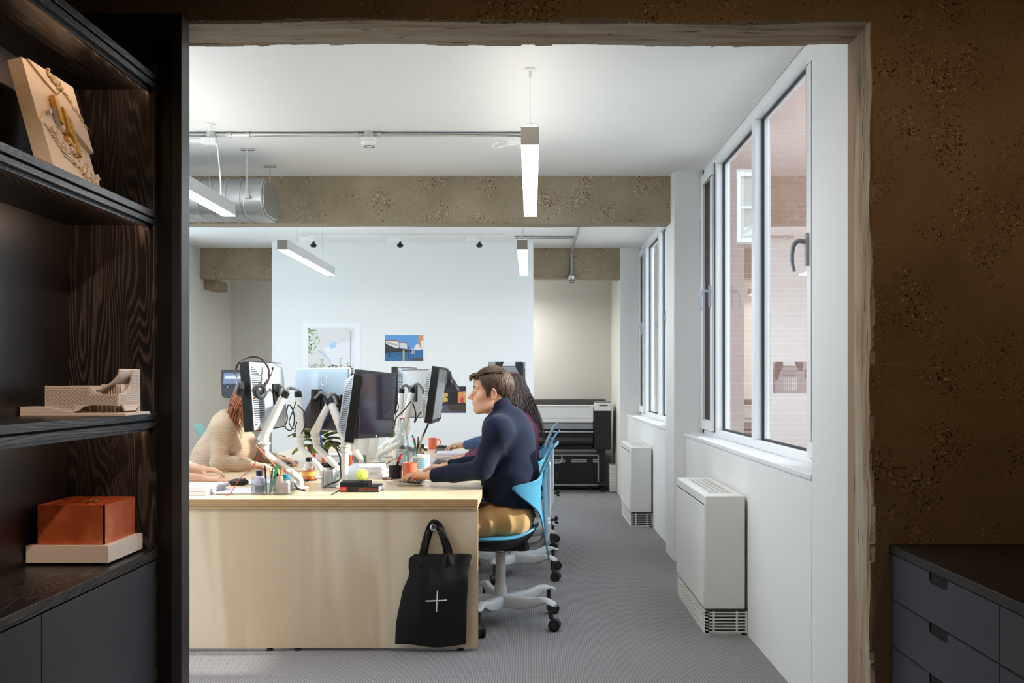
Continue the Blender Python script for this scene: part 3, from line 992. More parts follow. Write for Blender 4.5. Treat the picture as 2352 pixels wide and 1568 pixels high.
# ------------------------------------------------------------------ fan convectors under the windows
def convector(x, y0, length, height, wallx, label):
    r = empty('fan_convector', (x, y0, 0), label=label, cat='convector heater')
    d = wallx - x
    zb = .135
    m = M['conv']
    MB().box(0, d - .014, 0, length, zb, height).build('casing', m, r, bevel=.006, seg=3)
    MB().box(-.0035, .004, .012, length - .012, zb + .006, height - .052).build('front_panel', m, r, bevel=.002)
    MB().box(-.001, .008, .012, length - .012, height - .050, height - .044).build('panel_joint', M['seam'], r)
    MB().box(.03, d - .001, .02, length - .02, 0, zb - .004).build('inner_box', M['dark_plastic'], r)
    MB().box(.012, d - .002, .006, length - .006, zb - .012, zb).build('shadow_tray', M['seam'], r)
    MB().box(.006, d - .03, 0.01, length - .01, .0, .012).build('grille_rail', m, r)
    for k in range(7):
        z = .014 + k * .0165
        g = MB()
        g.box(.004, .022, .004, length - .004, z, z + .0065)
        g.box(.004, d - .002, .004, .018, z, z + .0065)
        g.build('grille_slat', m, r)
    for yy in [.006 + t * (length - .03) / 6 for t in range(7)]:
        MB().box(.012, .019, yy, yy + .014, .008, .128).build('grille_post', m, r)
    for xx in (.042, d - .060, d - .012):
        MB().box(xx, xx + .010, .006, .014, .008, .128).build('grille_post', m, r)
    # discharge grille in the top
    gx0, gx1, gy0, gy1 = .045, d - .055, .14, length - .14
    MB().box(gx0, gx1, gy0, gy1, height - .004, height + .0006).build('vent_opening', mat('vent_dark', (150, 150, 148), .7), r)
    n = int((gy1 - gy0) / .028)
    bars = MB()
    for k in range(n + 1):
        y = gy0 + (gy1 - gy0) * k / n
        bars.box(gx0, gx1, y - .004, y + .004, height, height + .003)
    for k in range(5):
        xx = gx0 + (gx1 - gx0) * k / 4
        bars.box(xx - .004, xx + .004, gy0, gy1, height, height + .0032)
    o = bars.build('vent_grille', m, r); o['kind'] = 'stuff'
    return r
M['conv'] = mat('convector_white', (226, 225, 219), .4)
M['seam'] = mat('convector_gap', (70, 68, 64), .8)
convector(.885, 5.075, .985, .712, 1.105, 'large white fan convector nearest the camera under the first window')
convector(.885, 8.86, .95, .712, 1.085, 'smaller-looking white fan convector further back under the second window')

# ------------------------------------------------------------------ conduit, boxes and cables on the ceiling
def conduit(pts, label, r=.012, saddles=()):
    root = empty('conduit', (0, 0, 0), label=label, cat='conduit')
    MB().tube(pts, r, 10).build('pipe', M['galv'], root)
    for p, ax in saddles:
        p = Vector(p)
        a = Vector((1, 0, 0)) if ax == 'x' else (Vector((0, 1, 0)) if ax == 'y' else Vector((0, 0, 1)))
        MB().cyl(p - a * .012, p + a * .012, r * 1.45, 12).build('saddle', M['galv'], root)
    return root
zc = Z_CEIL - .014
YC = 6.05
conduit([(X_LEFT, YC, zc), (-.03, YC, zc)], 'galvanised conduit running across the near white ceiling bay', .0125,
        [((-1.83, YC, zc), 'x'), ((-1.72, YC, zc), 'x'), ((-1.06, YC, zc), 'x'), ((-.92, YC, zc), 'x'), ((-.06, YC, zc), 'x'), ((-2.6, YC, zc), 'x')])
def round_box(x, y, label):
    r = empty('conduit_box', (x, y, Z_CEIL), label=label, cat='junction box')
    MB().lathe([(.033, 0), (.033, -.034), (.0, -.034)], n=20).build('galvanised_box', M['galv'], r)
    return r
round_box(-1.945, YC, 'round galvanised conduit box at the left end of the ceiling conduit')
round_box(-.985, YC, 'round galvanised conduit box in the middle of the ceiling conduit')
jb = empty('connector', (-1.945, YC, Z_CEIL - .036), label='white lighting connector clipped below the left conduit box', cat='connector')
MB().box(-.055, .035, -.03, .03, -.036, -.001).build('body', M['white_plastic'], jb, bevel=.004)
MB().box(-.17, -.056, -.018, .018, -.028, -.006).build('plug', M['white_plastic'], jb, bevel=.004)
sd = empty('smoke_detector', (-.985, YC, Z_CEIL - .035), label='white smoke detector under the middle of the ceiling conduit', cat='detector')
MB().box(-.042, .042, -.042, .042, -.03, 0).build('mounting_box', M['white_plastic'], sd, bevel=.004)
MB().lathe([(.05, -.030), (.048, -.044), (.034, -.052), (.0, -.054)], n=24).build('sensor_head', M['white_plastic'], sd)
MB().lathe([(.034, -.048), (.033, -.0535), (.026, -.0545), (.025, -.051)], n=24).build('sensor_slots', M['dark_plastic'], sd)
jc = empty('connector', (-.115, YC, Z_CEIL - .036), label='white lighting connector with looped cable beside the right linear lamp', cat='connector')
MB().box(-.03, .06, -.03, .03, -.034, -.002).build('body', M['white_plastic'], jc, bevel=.004)
MB().box(.06, .115, -.02, .02, -.028, -.006).build('plug', M['white_plastic'], jc, bevel=.003)
MB().tube(curve_pts([(-.03, 0, -.02), (-.09, 0, -.028), (-.12, 0, -.05), (-.10, 0, -.062), (-.04, 0, -.045), (.02, 0, -.036)], 6), .0035, 8).build('cable_loop', M['white_plastic'], jc)
dl = MB().tube(curve_pts([(-1.91, 6.05, 2.74), (-1.905, 6.05, 2.70), (-1.895, 6.05, 2.6), (-1.89, 6.06, 2.5), (-1.89, 6.06, 2.418)], 6), .004, 8).build('lamp_cable', M['white_plastic'])
tag(dl, 'white flex dropping from the left connector to the linear lamp by the duct', 'cable')

# white lighting track with black spots in the far bay
tk = empty('lighting_track', (0, 10.25, Z_CEIL), label='white lighting track on the far ceiling carrying three spots', cat='lighting track')
MB().box(-2.31, -.29, -.017, .017, -.022, -.001).build('track', M['white_plastic'], tk, bevel=.002)
for i, px in enumerate((720, 919, 1101)):
    x = (px - CX) * 10.25 / F
    s = empty('track_spot', (x, 10.25, Z_CEIL - .024), label='%s of the three black spots on the far white track' % ('leftmost', 'middle', 'rightmost')[i], cat='spot lamp', group='spots on the far track')
    MB().box(-.14, .005, -.02, .02, -.050, 0).build('adapter', M['white_plastic'], s, bevel=.004)
    MB().lathe([(.012, -.045), (.012, -.062), (.030, -.076), (.034, -.090), (.022, -.106), (.0, -.108)], n=18).build('spot_head', M['black_plastic'], s)
    MB().cyl((0, 0, -.04), (0, 0, -.062), .008, 10).build('stem', M['black_plastic'], s)

# second conduit run with a drop on the far beam
Yq = 10.35
conduit([(-.17, Yq, zc), (.46, Yq, zc)], 'short galvanised conduit across the far ceiling right of the small lamp', .012,
        [((.0, Yq, zc), 'x'), ((.2, Yq, zc), 'x'), ((.42, Yq, zc), 'x')])
round_box(-.10, Yq, 'round galvanised box at the left end of the short far conduit')
xq = .455
dp = conduit(curve_pts([(xq, 7.56, zc - .026), (xq, 9.0, zc - .026), (xq, 10.9, zc - .026), (xq, 11.19, zc - .028), (xq, 11.235, zc - .08), (xq, 11.245, 2.62), (xq, 11.245, 2.50)], 6),
             'galvanised conduit running along the far ceiling and dropping down the beam', .013, [((xq, 9.2, zc - .026), 'y'), ((xq, 10.2, zc - .026), 'y'), ((xq, 11.0, zc - .026), 'y')])
pr = empty('movement_sensor', (xq, 11.22, 2.475), label='round movement sensor at the end of the vertical conduit on the far beam', cat='sensor')
MB().ball((0, 0, 0), (.042, .03, .042), 16, 10).build('sensor_body', M['galv'], pr)
MB().lathe([(.034, -.045), (.028, -.06), (.0, -.064)], n=18).build('lens', M['dark_plastic'], pr)
MB().lathe([(.018, -.02), (.036, -.046), (.034, -.052)], n=18).build('collar', M['galv'], pr)

# ------------------------------------------------------------------ galvanised duct with hangers
du = empty('duct', (-1.76, 0, 0), label='flat-oval galvanised duct with ribs and capped end below the beam', cat='ventilation duct')
def oval(y0, y1, z0, z1, r, n=9):
    return rrect(y0, y1, z0, z1, r, n)
MB().prism(oval(6.52, 6.96, 2.395, 2.64, .115), -2.0, -.10, 'yz').build('duct_body', M['galv'], du)
cap = MB()
o1 = oval(6.515, 6.965, 2.39, 2.645, .118)
o2 = oval(6.52, 6.96, 2.395, 2.64, .10)
cap.prism(o1, -.13, -.006, 'yz').prism(oval(6.53, 6.95, 2.405, 2.63, .1), -.007, .004, 'yz')
cap.build('end_cap', M['galv'], du, bevel=.004)
for k in range(20):
    x = -.155 - k * .092
    MB().prism(oval(6.514, 6.966, 2.389, 2.646, .118), x - .006, x + .006, 'yz').build('rib', M['galv'], du)
for (x, y) in ((-.09, 6.485), (-.075, 6.995), (-1.2, 6.485), (-1.2, 6.995)):
    MB().cyl((x, y, 2.50), (x, y, Z_CEIL - .001), .0045, 8).build('threaded_rod', M['steel'], du)
    MB().obox((x, y, Z_CEIL - .005), .085, .03, .008).build('rod_bracket', M['steel'], du)
    MB().obox((x, y + (.03 if y < 6.7 else -.03), 2.50), .03, .07, .02).build('clamp', M['steel'], du)
# ------------------------------------------------------------------ bench desk
DX0, DX1, DY0, DY1, DZ = -2.01, -.257, 4.775, 8.75, .73
desk = empty('bench_desk', (0, 0, 0), label='long birch plywood bench desk with a full front end panel', cat='desk')
MB().box(DX0, DX1, DY0, DY1, .697, DZ).build('desk_top', [M['ply_top']], desk, bevel=.0008)
MB().box(DX0 + .002, DX1 - .002, DY0 + .003, DY1 - .003, .681, .6955).build('lower_top', [M['ply_edge']], desk, bevel=.0006)
lam = MB()
for z in (.7025, .7115, .7205):
    lam.box(DX0 + .001, DX1 + .0006, DY0 - .0006, DY0 + .01, z, z + .0045).box(DX1 - .01, DX1 + .0006, DY0, DY1, z, z + .0045)
o = lam.build('ply_layers', M['ply_edge_dark'], desk, smooth=False); o['kind'] = 'stuff'
edge = MB().box(DX0, DX1 + .0003, DY0 - .0003, DY0 + .012, .697, .7285).box(DX1 - .012, DX1 + .0003, DY0, DY1, .697, .7285)
edge.build('desk_edge', M['ply_edge'], desk)
MB().box(DX0 + .004, DX1 - .002, DY0 + .012, DY0 + .036, .014, .680).build('end_panel', M['ply_face'], desk, bevel=.001)
MB().box(DX1 - .0022, DX1 + .0008, DY0 + .0115, DY0 + .0365, .014, .679).build('panel_edge', M['ply_edge'], desk)
for x in (-1.26, -1.125, -.34, -1.9):
    MB().lathe([(.016, 0), (.018, .004), (.012, .008), (.012, .014)], (x, DY0 + .024, 0), 14).build('foot', M['black_rubber'], desk)
for y in (6.10, 7.42):
    MB().box(-1.55, -.72, y, y + .024, .02, .68).build('frame_panel', M['ply_face'], desk, bevel=.001)
MB().box(DX0 + .004, DX1 - .002, DY1 - .04, DY1 - .016, .014, .680).build('end_panel', M['ply_face'], desk, bevel=.001)
MB().box(-1.26, -1.0, 4.95, 8.6, DZ - .001, DZ + .0012).build('cable_tray_lid', M['ply_top'], desk)
MB().box(-1.27, -.99, 4.94, 8.62, DZ - .003, DZ + .0004).build('tray_gap', M['void'], desk)
MB().box(-1.25, -1.01, 4.95, 8.6, .55, .56).build('cable_tray', M['white_plastic'], desk)

def D(px, py):
    Y = .56 * F / (py - CY)
    return Vector(((px - CX) * Y / F, Y, DZ))

# ------------------------------------------------------------------ tote bag on its knob
kn = MB().lathe([(.006, -.0), (.006, -.034), (.016, -.040), (.016, -.047), (.011, -.050), (0, -.050)], (0, 0, 0), 20, 'y')
ko = kn.build('coat_knob', M['steel'])
KY = DY0 + .012
kp = at(997, 1208, KY)
ko.location = kp
tag(ko, 'small round metal knob on the desk end panel holding the tote bag', 'coat hook')
bag = empty('tote_bag', (0, 0, 0), label='black cotton tote bag with a thin white cross hanging on the desk end', cat='bag')
BY = KY - .030
Lc = [(1272, 953), (1281, 939), (1304, 938), (1318, 941), (1354, 925), (1382, 919), (1432, 909), (1482, 907)]
Rc = [(1270, 1080), (1276, 1084), (1311, 1076), (1387, 1072), (1484, 1071)]
def interp(tab, y):
    for (a, b), (c, d) in zip(tab, tab[1:]):
        if y <= c:
            return b + (d - b) * max(0, (y - a)) / (c - a)
    return tab[-1][1]
Rb = random.Random(5)
ph = [Rb.uniform(0, 6) for _ in range(6)]
def bagpt(u, v, side):
    y = 1271 + (1482 - 1271) * v - (4 * math.sin(u * 6.3 + 1) * v * v)
    x = interp(Lc, y) * (1 - u) + interp(Rc, y) * u
    p = at(x, y, BY)
    bulge = math.sin(math.pi * min(1, max(0, u))) ** .6 * (.004 + .022 * math.sin(math.pi * min(1, v * .9 + .08)))
    fold = .0045 * math.sin(9 * u + 3 * v + ph[0]) * (1 - v) + .003 * math.sin(17 * u - 5 * v + ph[1]) * (1 - v) ** 2 + .002 * math.sin(5 * u + 11 * v + ph[2])
    fold += .010 * math.exp(-((u - .12 - .25 * v) / .05) ** 2) * (1 - v)
    p.y += (-bulge - fold * math.sin(math.pi * u)) if side == 0 else bulge * .25
    return p
sh = MB()
sh.grid(lambda u, v: bagpt(u, v, 0), 40, 44)
sh.grid(lambda u, v: bagpt(u, v, 1), 16, 16)
M['bag'] = mat('black_cotton', (10, 9, 11), .8, bump=.4, bscale=900, sheen=.06)
sh.build('bag_body', M['bag'], bag, angle=180)
def strap(ctrl, w):
    pts = curve_pts(ctrl, 8)
    mb = MB()
    n = len(pts)
    def f(u, v):
        i = min(n - 1, int(round(u * (n - 1))))
        t = (pts[min(i + 1, n - 1)] - pts[max(i - 1, 0)]).normalized()
        s = Vector((t.z, 0, -t.x)) if abs(t.x) + abs(t.z) > .01 else Vector((1, 0, 0))
        s.normalize()
        return pts[i] + s * (v - .5) * w + Vector((0, -.004 * math.sin(v * 3.14 + i * .4), 0))
    mb.grid(f, n - 1, 5)
    return mb.build('handle', M['bag'], bag, solid=.003, angle=180)
P = lambda x, y, dy=0: at(x, y, BY + dy)
strap([P(968, 1300, -.013), P(970, 1268, -.010), P(978, 1235, -.004), P(988, 1207, .002), P(998, 1198, .004), P(1011, 1208, .002), P(1022, 1232, -.004), P(1034, 1268, -.010), P(1035, 1298, -.013)], .026)
strap([P(974, 1290, .012), P(978, 1262, .011), P(984, 1236, .010), P(991, 1216, .010), P(1001, 1207, .012), P(1009, 1216, .012), P(1018, 1240, .010), P(1024, 1268, .012), P(1026, 1290, .012)], .024)
def bag_front(px, py):
    v = (py - 1271) / 211
    y = py
    u = (px - interp(Lc, y)) / (interp(Rc, y) - interp(Lc, y))
    return bagpt(u, v, 0)
M['print'] = mat('white_print', (225, 225, 225), .8)
cr = MB()
for a, b in (((979, 1377), (1028, 1374.5)), ((1006, 1353), (1004, 1400))):
    pts = [bag_front(a[0] + (b[0] - a[0]) * t / 10, a[1] + (b[1] - a[1]) * t / 10) + Vector((0, -.0012, 0)) for t in range(11)]
    cr.tube(pts, .0030, 8, flat=1.0)
cr.build('cross_print', M['print'], bag)

# ------------------------------------------------------------------ monitors and arms
M['screen'] = mat('dark_screen', (26, 24, 34), .12, spec=.6)
M['bezel'] = mat('black_bezel', (20, 20, 22), .4)
M['shell'] = mat('silver_shell', (186, 194, 202), .30, metal=.25)
M['shell_warm'] = mat('warm_grey_shell', (178, 175, 170), .4, metal=.2)
M['shell_light'] = mat('blue_silver_shell', (158, 178, 194), .34, coat=.4)
M['slot'] = mat('vent_slot', (30, 34, 40), .6)
M['logo'] = mat('logo_silver', (230, 232, 236), .25, metal=.6)
def monitor(label, c, yaw, tilt=0, roll=0, w=.556, h=.361, style='hump', shell='shell', arm=True):
    shell = 'shell_light' if style == 'flat' else shell
    r = empty('monitor', c, label=label, cat='monitor')
    r.rotation_mode = 'XYZ'
    r.rotation_euler = (Matrix.Rotation(math.radians(yaw), 3, 'Z') @ Matrix.Rotation(math.radians(tilt), 3, 'Y') @ Matrix.Rotation(math.radians(roll), 3, 'X')).to_euler()
    t = .048 if style == 'hump' else .026
    MB().prism(rrect(-w / 2, w / 2, -h / 2, h / 2, .008, 3), -t, 0, 'yz').build('bezel', M['bezel'], r, bevel=.0015)
    MB().box(.0002, .0010, -w / 2 + .018, w / 2 - .018, -h / 2 + .026, h / 2 - .018).build('screen', M['screen'], r)
    MB().box(-.0002, .0008, -.012, .012, -h / 2 + .008, -h / 2 + .014).build('badge', M['logo'], r)
    S = M[shell]
    if style == 'hump':
        mb = MB()
        d0, d1 = -t, -t - .042
        a, b = (w / 2 - .004, h / 2 - .004), (w * .31, h * .26)
        mb.add([(d0, -a[0], -a[1]), (d0, a[0], -a[1]), (d0, a[0], a[1]), (d0, -a[0], a[1]),
                (d1, -b[0], -b[1] * 1.2), (d1, b[0], -b[1] * 1.2), (d1, b[0], b[1] * 1.5), (d1, -b[0], b[1] * 1.5)],
               [(0, 3, 2, 1), (4, 5, 6, 7), (0, 1, 5, 4), (1, 2, 6, 5), (2, 3, 7, 6), (3, 0, 4, 7)])
        mb.build('back_shell', S, r, bevel=.004)
        sl = MB()
        for sgn in (-1, 1):
            for k in range(27):
                z = -h * .40 + k * h * .031
                zr = abs(z) / (h / 2)
                y0, y1 = a[0] - .012, b[0] + (a[0] - b[0]) * max(0.22, (zr - .42) * 1.9)
                f0 = (a[0] - y0) / (a[0] - b[0])
                f1 = (a[0] - y1) / (a[0] - b[0])
                p0 = Vector((d0 + (d1 - d0) * f0 - .0008, sgn * y0, z))
                p1 = Vector((d0 + (d1 - d0) * f1 - .0008, sgn * y1, z))
                sl.tube([p0, p1], .0022, 6)
        o = sl.build('vent_slots', M['slot'], r); o['kind'] = 'stuff'
        back = d1
    else:
        mb = MB().prism(rrect(-w / 2 + .002, w / 2 - .002, -h / 2 + .002, h / 2 - .002, .01, 3), -t - .012, -t + .001, 'yz')
        mb.build('back_shell', S, r, bevel=.006, seg=3)
        mb = MB()
        z0 = -h / 2 + .004
        MB().prism(rrect(-w / 2 - .003, w / 2 + .003, -h / 2 - .003, h / 2 + .003, .011, 3), -t - .003, -t + .004, 'yz').build('rim', M['logo'], r)
        d0, d1 = -t - .011, -t - .030
        mb.add([(d0, -w * .46, z0), (d0, w * .46, z0), (d0, w * .12, .03), (d0, -w * .12, .03), (d1, -w * .40, z0), (d1, w * .40, z0), (d1, w * .10, .01), (d1, -w * .10, .01)],
               [(0, 3, 2, 1), (4, 5, 6, 7), (0, 1, 5, 4), (1, 2, 6, 5), (2, 3, 7, 6), (3, 0, 4, 7)])
        mb.build('lower_housing', M['dark_plastic'], r, bevel=.004)
        ring = MB()
        n = 36
        ring.add([(-t - .0128, -.045 + q * math.cos(2 * math.pi * k / n), h * .30 + q * math.sin(2 * math.pi * k / n)) for q in (.031, .036) for k in range(n)],
                 [(k, (k + 1) % n, (k + 1) % n + n, k + n) for k in range(n)])
        lg = ring.build('logo_ring', M['logo'], r, solid=.001)
        text_mesh('logo_letters', 'DELL', .021, M['logo'], r, (-t - .0124, -.045, h * .30), (math.radians(90), 0, math.radians(-90)), .0005)
        back = d1
    MB().box(back - .012, back + .001, -.055, .055, -.06, .06).build('mount_plate', M['bezel'], r, bevel=.002)
    return r, r.matrix_world

def mount_of(r, style='hump'):
    m = Matrix.Translation(r.location) @ r.rotation_euler.to_matrix().to_4x4()
    return m @ Vector((-.104 if style == 'hump' else -.074, 0, 0))

m1, _ = monitor('silver-backed monitor with a headset hung on it, at the left above the desk', (-1.455, 5.325, 1.217), 177.5, 4)
m2, _ = monitor('broad monitor seen from behind with a round maker logo on its blue-grey back', (-1.262, 6.10, 1.187), 41.5, 2, 0, .64, .375, 'flat')
m3, _ = monitor('monitor seen edge-on with its vented back, in front of the dark screen', (-.945, 5.43, 1.152), 10.5, 8)
m4, _ = monitor('monitor with its dark reflecting screen turned to the man in navy', (-.925, 6.02, 1.155), -14, 3, -2, .54, .40)
m5, _ = monitor('edge-on monitor with vented grey back nearest the man, left of his face', (-.61, 6.65, 1.207), -1, 8, 0, .50, .37, 'hump', 'shell_warm')
m6, _ = monitor('pale grey monitor back behind the two white arms, in the middle of the desk', (-.80, 7.42, 1.205), 38, 2, 0, .50, .361, 'hump', 'shell_warm')
m7, _ = monitor('slim monitor seen edge-on behind the pale grey monitor back', (-1.03, 7.92, 1.23), 171, 0)
m8, _ = monitor('monitor mostly hidden behind the one with the headset', (-1.60, 5.93, 1.19), 178, 2, 0, .50)

M['arm_white'] = mat('arm_white', (230, 229, 224), .35)
M['arm_grey'] = mat('arm_grey', (120, 120, 120), .3, metal=.5)
def monitor_arm(label, base, elbow, top, target):
    base, elbow, top, target = map(Vector, (base, elbow, top, target))
    r = empty('monitor_stand', base, label=label, cat='monitor stand')
    def loc(p):
        return Vector(p) - base
    MB().lathe([(.045, 0.0015), (.045, .008), (.030, .012), (.0, .012)], n=24).build('base_plate', M['arm_white'], r, bevel=.001)
    k = loc(elbow)
    MB().tube(curve_pts([Vector((0, 0, .006)), Vector((0, 0, .028)), k * .06 + Vector((0, 0, .042)), k * .30 + Vector((0, 0, .020)), k * .65 + Vector((0, 0, -.012)), k * .93 + Vector((0, 0, -.040)), k * .99 + Vector((0, 0, -.022)), k], 6), [.019] * 43, 16).build('lower_arm', M['arm_white'], r)
    MB().lathe([(.024, -.030), (.024, -.004), (.032, -.003), (.032, .006), (.023, .007), (.023, .040), (.012, .050), (0, .050)], k, 20).build('joint', M['arm_white'], r)
    e2 = k + Vector((0, 0, .045))
    t = loc(top)
    d = (t - e2).normalized()
    MB().tube([e2 - d * .034, e2 - d * .030, e2, e2 + (t - e2) * .5, t - d * .01, t + d * .012], [.0225, .025, .025, .0225, .020, .014], 16).build('upper_arm', M['arm_white'], r)
    MB().tube([t - d * .012, t + d * .02], [.0215, .0205], 14).build('arm_cap', M['black_plastic'], r)
    g = loc(target)
    mid = (t + g) / 2 + Vector((0, 0, .05))
    MB().tube(curve_pts([t, t + d * .03, mid, g + (g - t) * -.12 + Vector((0, 0, .012)), g], 6), .009, 10).build('head_link', M['arm_grey'], r)
    MB().ball(g, .017, 12, 8).build('ball_head', M['black_plastic'], r)
    MB().tube([g + Vector((0, 0, .0)), g + Vector((0, .004, .052))], [.006, .003], 8).build('lever', M['black_plastic'], r)
    return r
def base_at(px, py):
    p = D(px, py); p.z = DZ + .0015
    return p
monitor_arm('white monitor arm leaning left to the monitor with the headset', base_at(690, 1122), (-1.372, 5.12, .975), (-1.268, 5.12, 1.226), mount_of(m1))
monitor_arm('white monitor arm with a near-vertical upper tube, second from the left', base_at(738, 1098), (-1.36, 5.86, .957), (-1.372, 5.86, 1.215), mount_of(m8))
monitor_arm('white monitor arm standing upright in front of the acrylic holder', base_at(791, 1121), (-.985, 5.27, .952), (-1.072, 5.32, 1.185), mount_of(m3))
monitor_arm('white monitor arm crossing behind the upright one to the logo monitor', base_at(774, 1092), (-1.299, 6.0, .955), (-1.185, 5.86, 1.17), mount_of(m2, 'flat'))
monitor_arm('long white monitor arm sloping up to the grey edge-on monitor', base_at(868, 1062), (-.862, 6.72, .94), (-.80, 6.70, 1.235), mount_of(m5))
monitor_arm('white monitor arm behind the sloping one, carrying the pale grey monitor', base_at(889, 1049), (-.985, 7.38, .94), (-.955, 7.34, 1.225), mount_of(m6))
monitor_arm('rear white monitor arm for the slim edge-on monitor', base_at(880, 1036), (-.99, 7.95, .93), (-.97, 7.97, 1.20), mount_of(m7))
a8 = monitor_arm('white monitor arm behind the dark screen turned to the man', base_at(830, 1072), (-1.11, 6.2, .93), (-1.09, 6.12, 1.14), mount_of(m4))

# ------------------------------------------------------------------ headset on the left monitor
hs_ = empty('headset', (0, 0, 0), label='black office headset with microphone boom hung over the left monitor', cat='headset')
Yh = 5.10
hp = lambda x, y, dy=0: at(x, y, Yh + dy)
band = [hp(543, 866, -.06), hp(541, 850, -.05), hp(548, 833, -.03), hp(564, 823, 0), hp(583, 819, .02), hp(601, 825, .03), hp(614, 840, .04), hp(618, 856, .03), hp(616, 873, .02), hp(608, 886, -.05)]
MB().tube(curve_pts(band, 6), .0055, 10).build('headband', mat('headband_brown', (58, 36, 34), .45), hs_)
MB().tube([hp(541, 862, -.06), hp(544, 880, -.07), hp(548, 888, -.07)], .003, 8).build('slider', M['steel'], hs_)
MB().tube([hp(617, 868, .02), hp(610, 884, 0), hp(606, 890, -.01)], .003, 8).build('slider', M['steel'], hs_)
def earcup(px, py, dy, ang):
    R_ = Euler((0, 0, ang)).to_matrix()
    c = hp(px, py, dy)
    cup = MB().ball(c, (.019, .036, .037), 18, 10, R_).build('ear_cup', M['black_plastic'], hs_)
    pad = MB()
    pad.tube([c + R_ @ Vector((-.012, .028 * math.cos(a), .029 * math.sin(a))) for a in [2 * math.pi * k / 20 for k in range(21)]], .012, 8, caps=False)
    pad.build('ear_pad', M['dark_plastic'], cup)
earcup(549, 894, -.115, math.radians(200))
earcup(593, 898, -.13, math.radians(150))
MB().tube(curve_pts([hp(600, 890, -.03), hp(611, 876, -.05), hp(622, 862, -.06), hp(626, 848, -.06)], 6), .0026, 8).build('microphone_boom', M['dark_plastic'], hs_)
MB().ball(hp(626, 846, -.06), (.006, .006, .009), 10, 7).build('microphone', M['black_plastic'], hs_)

def cable(pts, label, r=.003, col='black_plastic', n=8):
    o = MB().tube(curve_pts(pts, n), r, 8).build('cable', M[col])
    tag(o, label, 'cable', 'desk cables')
    return o
M['cable_red'] = mat('cable_red', (214, 54, 40), .5)
M['cable_blue'] = mat('cable_blue', (46, 84, 190), .5)
c5 = lambda x, y, Y=5.2: at(x, y, Y)
cable([c5(585, 912, 5.06), c5(582, 925, 5.08), c5(588, 950, 5.1), c5(590, 970, 5.1), c5(600, 992, 5.12), c5(600, 1030, 5.15), c5(592, 1052, 5.15), c5(575, 1078, 5.12), c5(552, 1098, 5.08), c5(538, 1120, 5.05), D(528, 1136) + Vector((0, 0, .004)), D(520, 1140) + Vector((0, 0, .004))],
      'thin red headset cord hanging down from the headset to the desk', .0022, 'cable_red')
cable([c5(655, 930, 5.5), c5(660, 960, 5.6), c5(655, 980, 5.6), c5(668, 988, 5.65), c5(676, 965, 5.65), c5(672, 940, 5.65), c5(662, 930, 5.6), c5(655, 960, 5.55), c5(640, 975, 5.5)], 'black cable loops hanging between the two left monitor arms', .0035)
cable([c5(684, 930, 5.8), c5(698, 945, 5.75), c5(704, 965, 5.75), c5(698, 985, 5.75), c5(692, 996, 5.75)], 'black cable looping right of the vertical monitor arm', .004)
cable([c5(680, 922, 5.78), c5(672, 945, 5.75), c5(664, 970, 5.75), c5(676, 985, 5.75), c5(682, 968, 5.75)], 'black cable coil left of the vertical monitor arm', .0032)
cable([c5(758, 940, 5.2), c5(745, 965, 5.2), c5(738, 990, 5.2), c5(736, 1015, 5.22), c5(745, 1030, 5.22)], 'blue network cable beside the upright monitor arm', .0025, 'cable_blue')
cable([c5(768, 1015, 5.18), c5(775, 1035, 5.2), c5(781, 1050, 5.2), c5(782, 1075, 5.2), c5(783, 1095, 5.18), c5(775, 1105, 5.16), c5(756, 1112, 5.18), D(742, 1122) + Vector((0, 0, .005))], 'thick black cable clipped down the upright monitor arm', .0045)
cable([c5(605, 1008, 5.2), c5(604, 1030, 5.2), c5(618, 1048, 5.2), c5(636, 1070, 5.2), c5(650, 1095, 5.2), c5(672, 1108, 5.2), D(690, 1122) + Vector((.0, -.05, .005)), D(700, 1128) + Vector((0, 0, .006))], 'thick black cable clipped along the left monitor arm', .0042)
cable([c5(905, 900, 6.95), c5(900, 925, 6.95), c5(906, 950, 6.9), c5(915, 935, 6.9), c5(908, 915, 6.9), c5(899, 940, 6.9), c5(908, 975, 6.9)], 'black cable loops by the pair of middle monitor arms', .004)
cable([c5(945, 920, 6.6), c5(925, 945, 6.6), c5(910, 960, 6.65), c5(905, 985, 6.7)], 'black cable draped from the grey monitor to the arm', .004)
cable([c5(948, 925, 6.6), c5(955, 950, 6.6), c5(952, 970, 6.6), c5(960, 955, 6.6), c5(968, 945, 6.6)], 'black cable hanging under the grey edge-on monitor', .0042)
cable([D(662, 1079) + Vector((0, 0, .003)), D(690, 1082) + Vector((0, 0, .003)), D(720, 1076) + Vector((0, 0, .003)), c5(727, 1058, 6.6) , D(760, 1068) + Vector((0, 0, .004))], 'red-orange cord lying behind the juice bottle', .003, 'cable_red')
# ------------------------------------------------------------------ saddle-seat office chairs
M['chair_blue'] = mat('chair_blue', (70, 138, 170), .26, spec=.5)
M['chair_teal'] = mat('chair_teal', (122, 178, 170), .35)
M['chair_grey'] = mat('chair_grey', (196, 198, 200), .35)
M['seat_pad'] = mat('seat_pad', (24, 25, 29), .6)

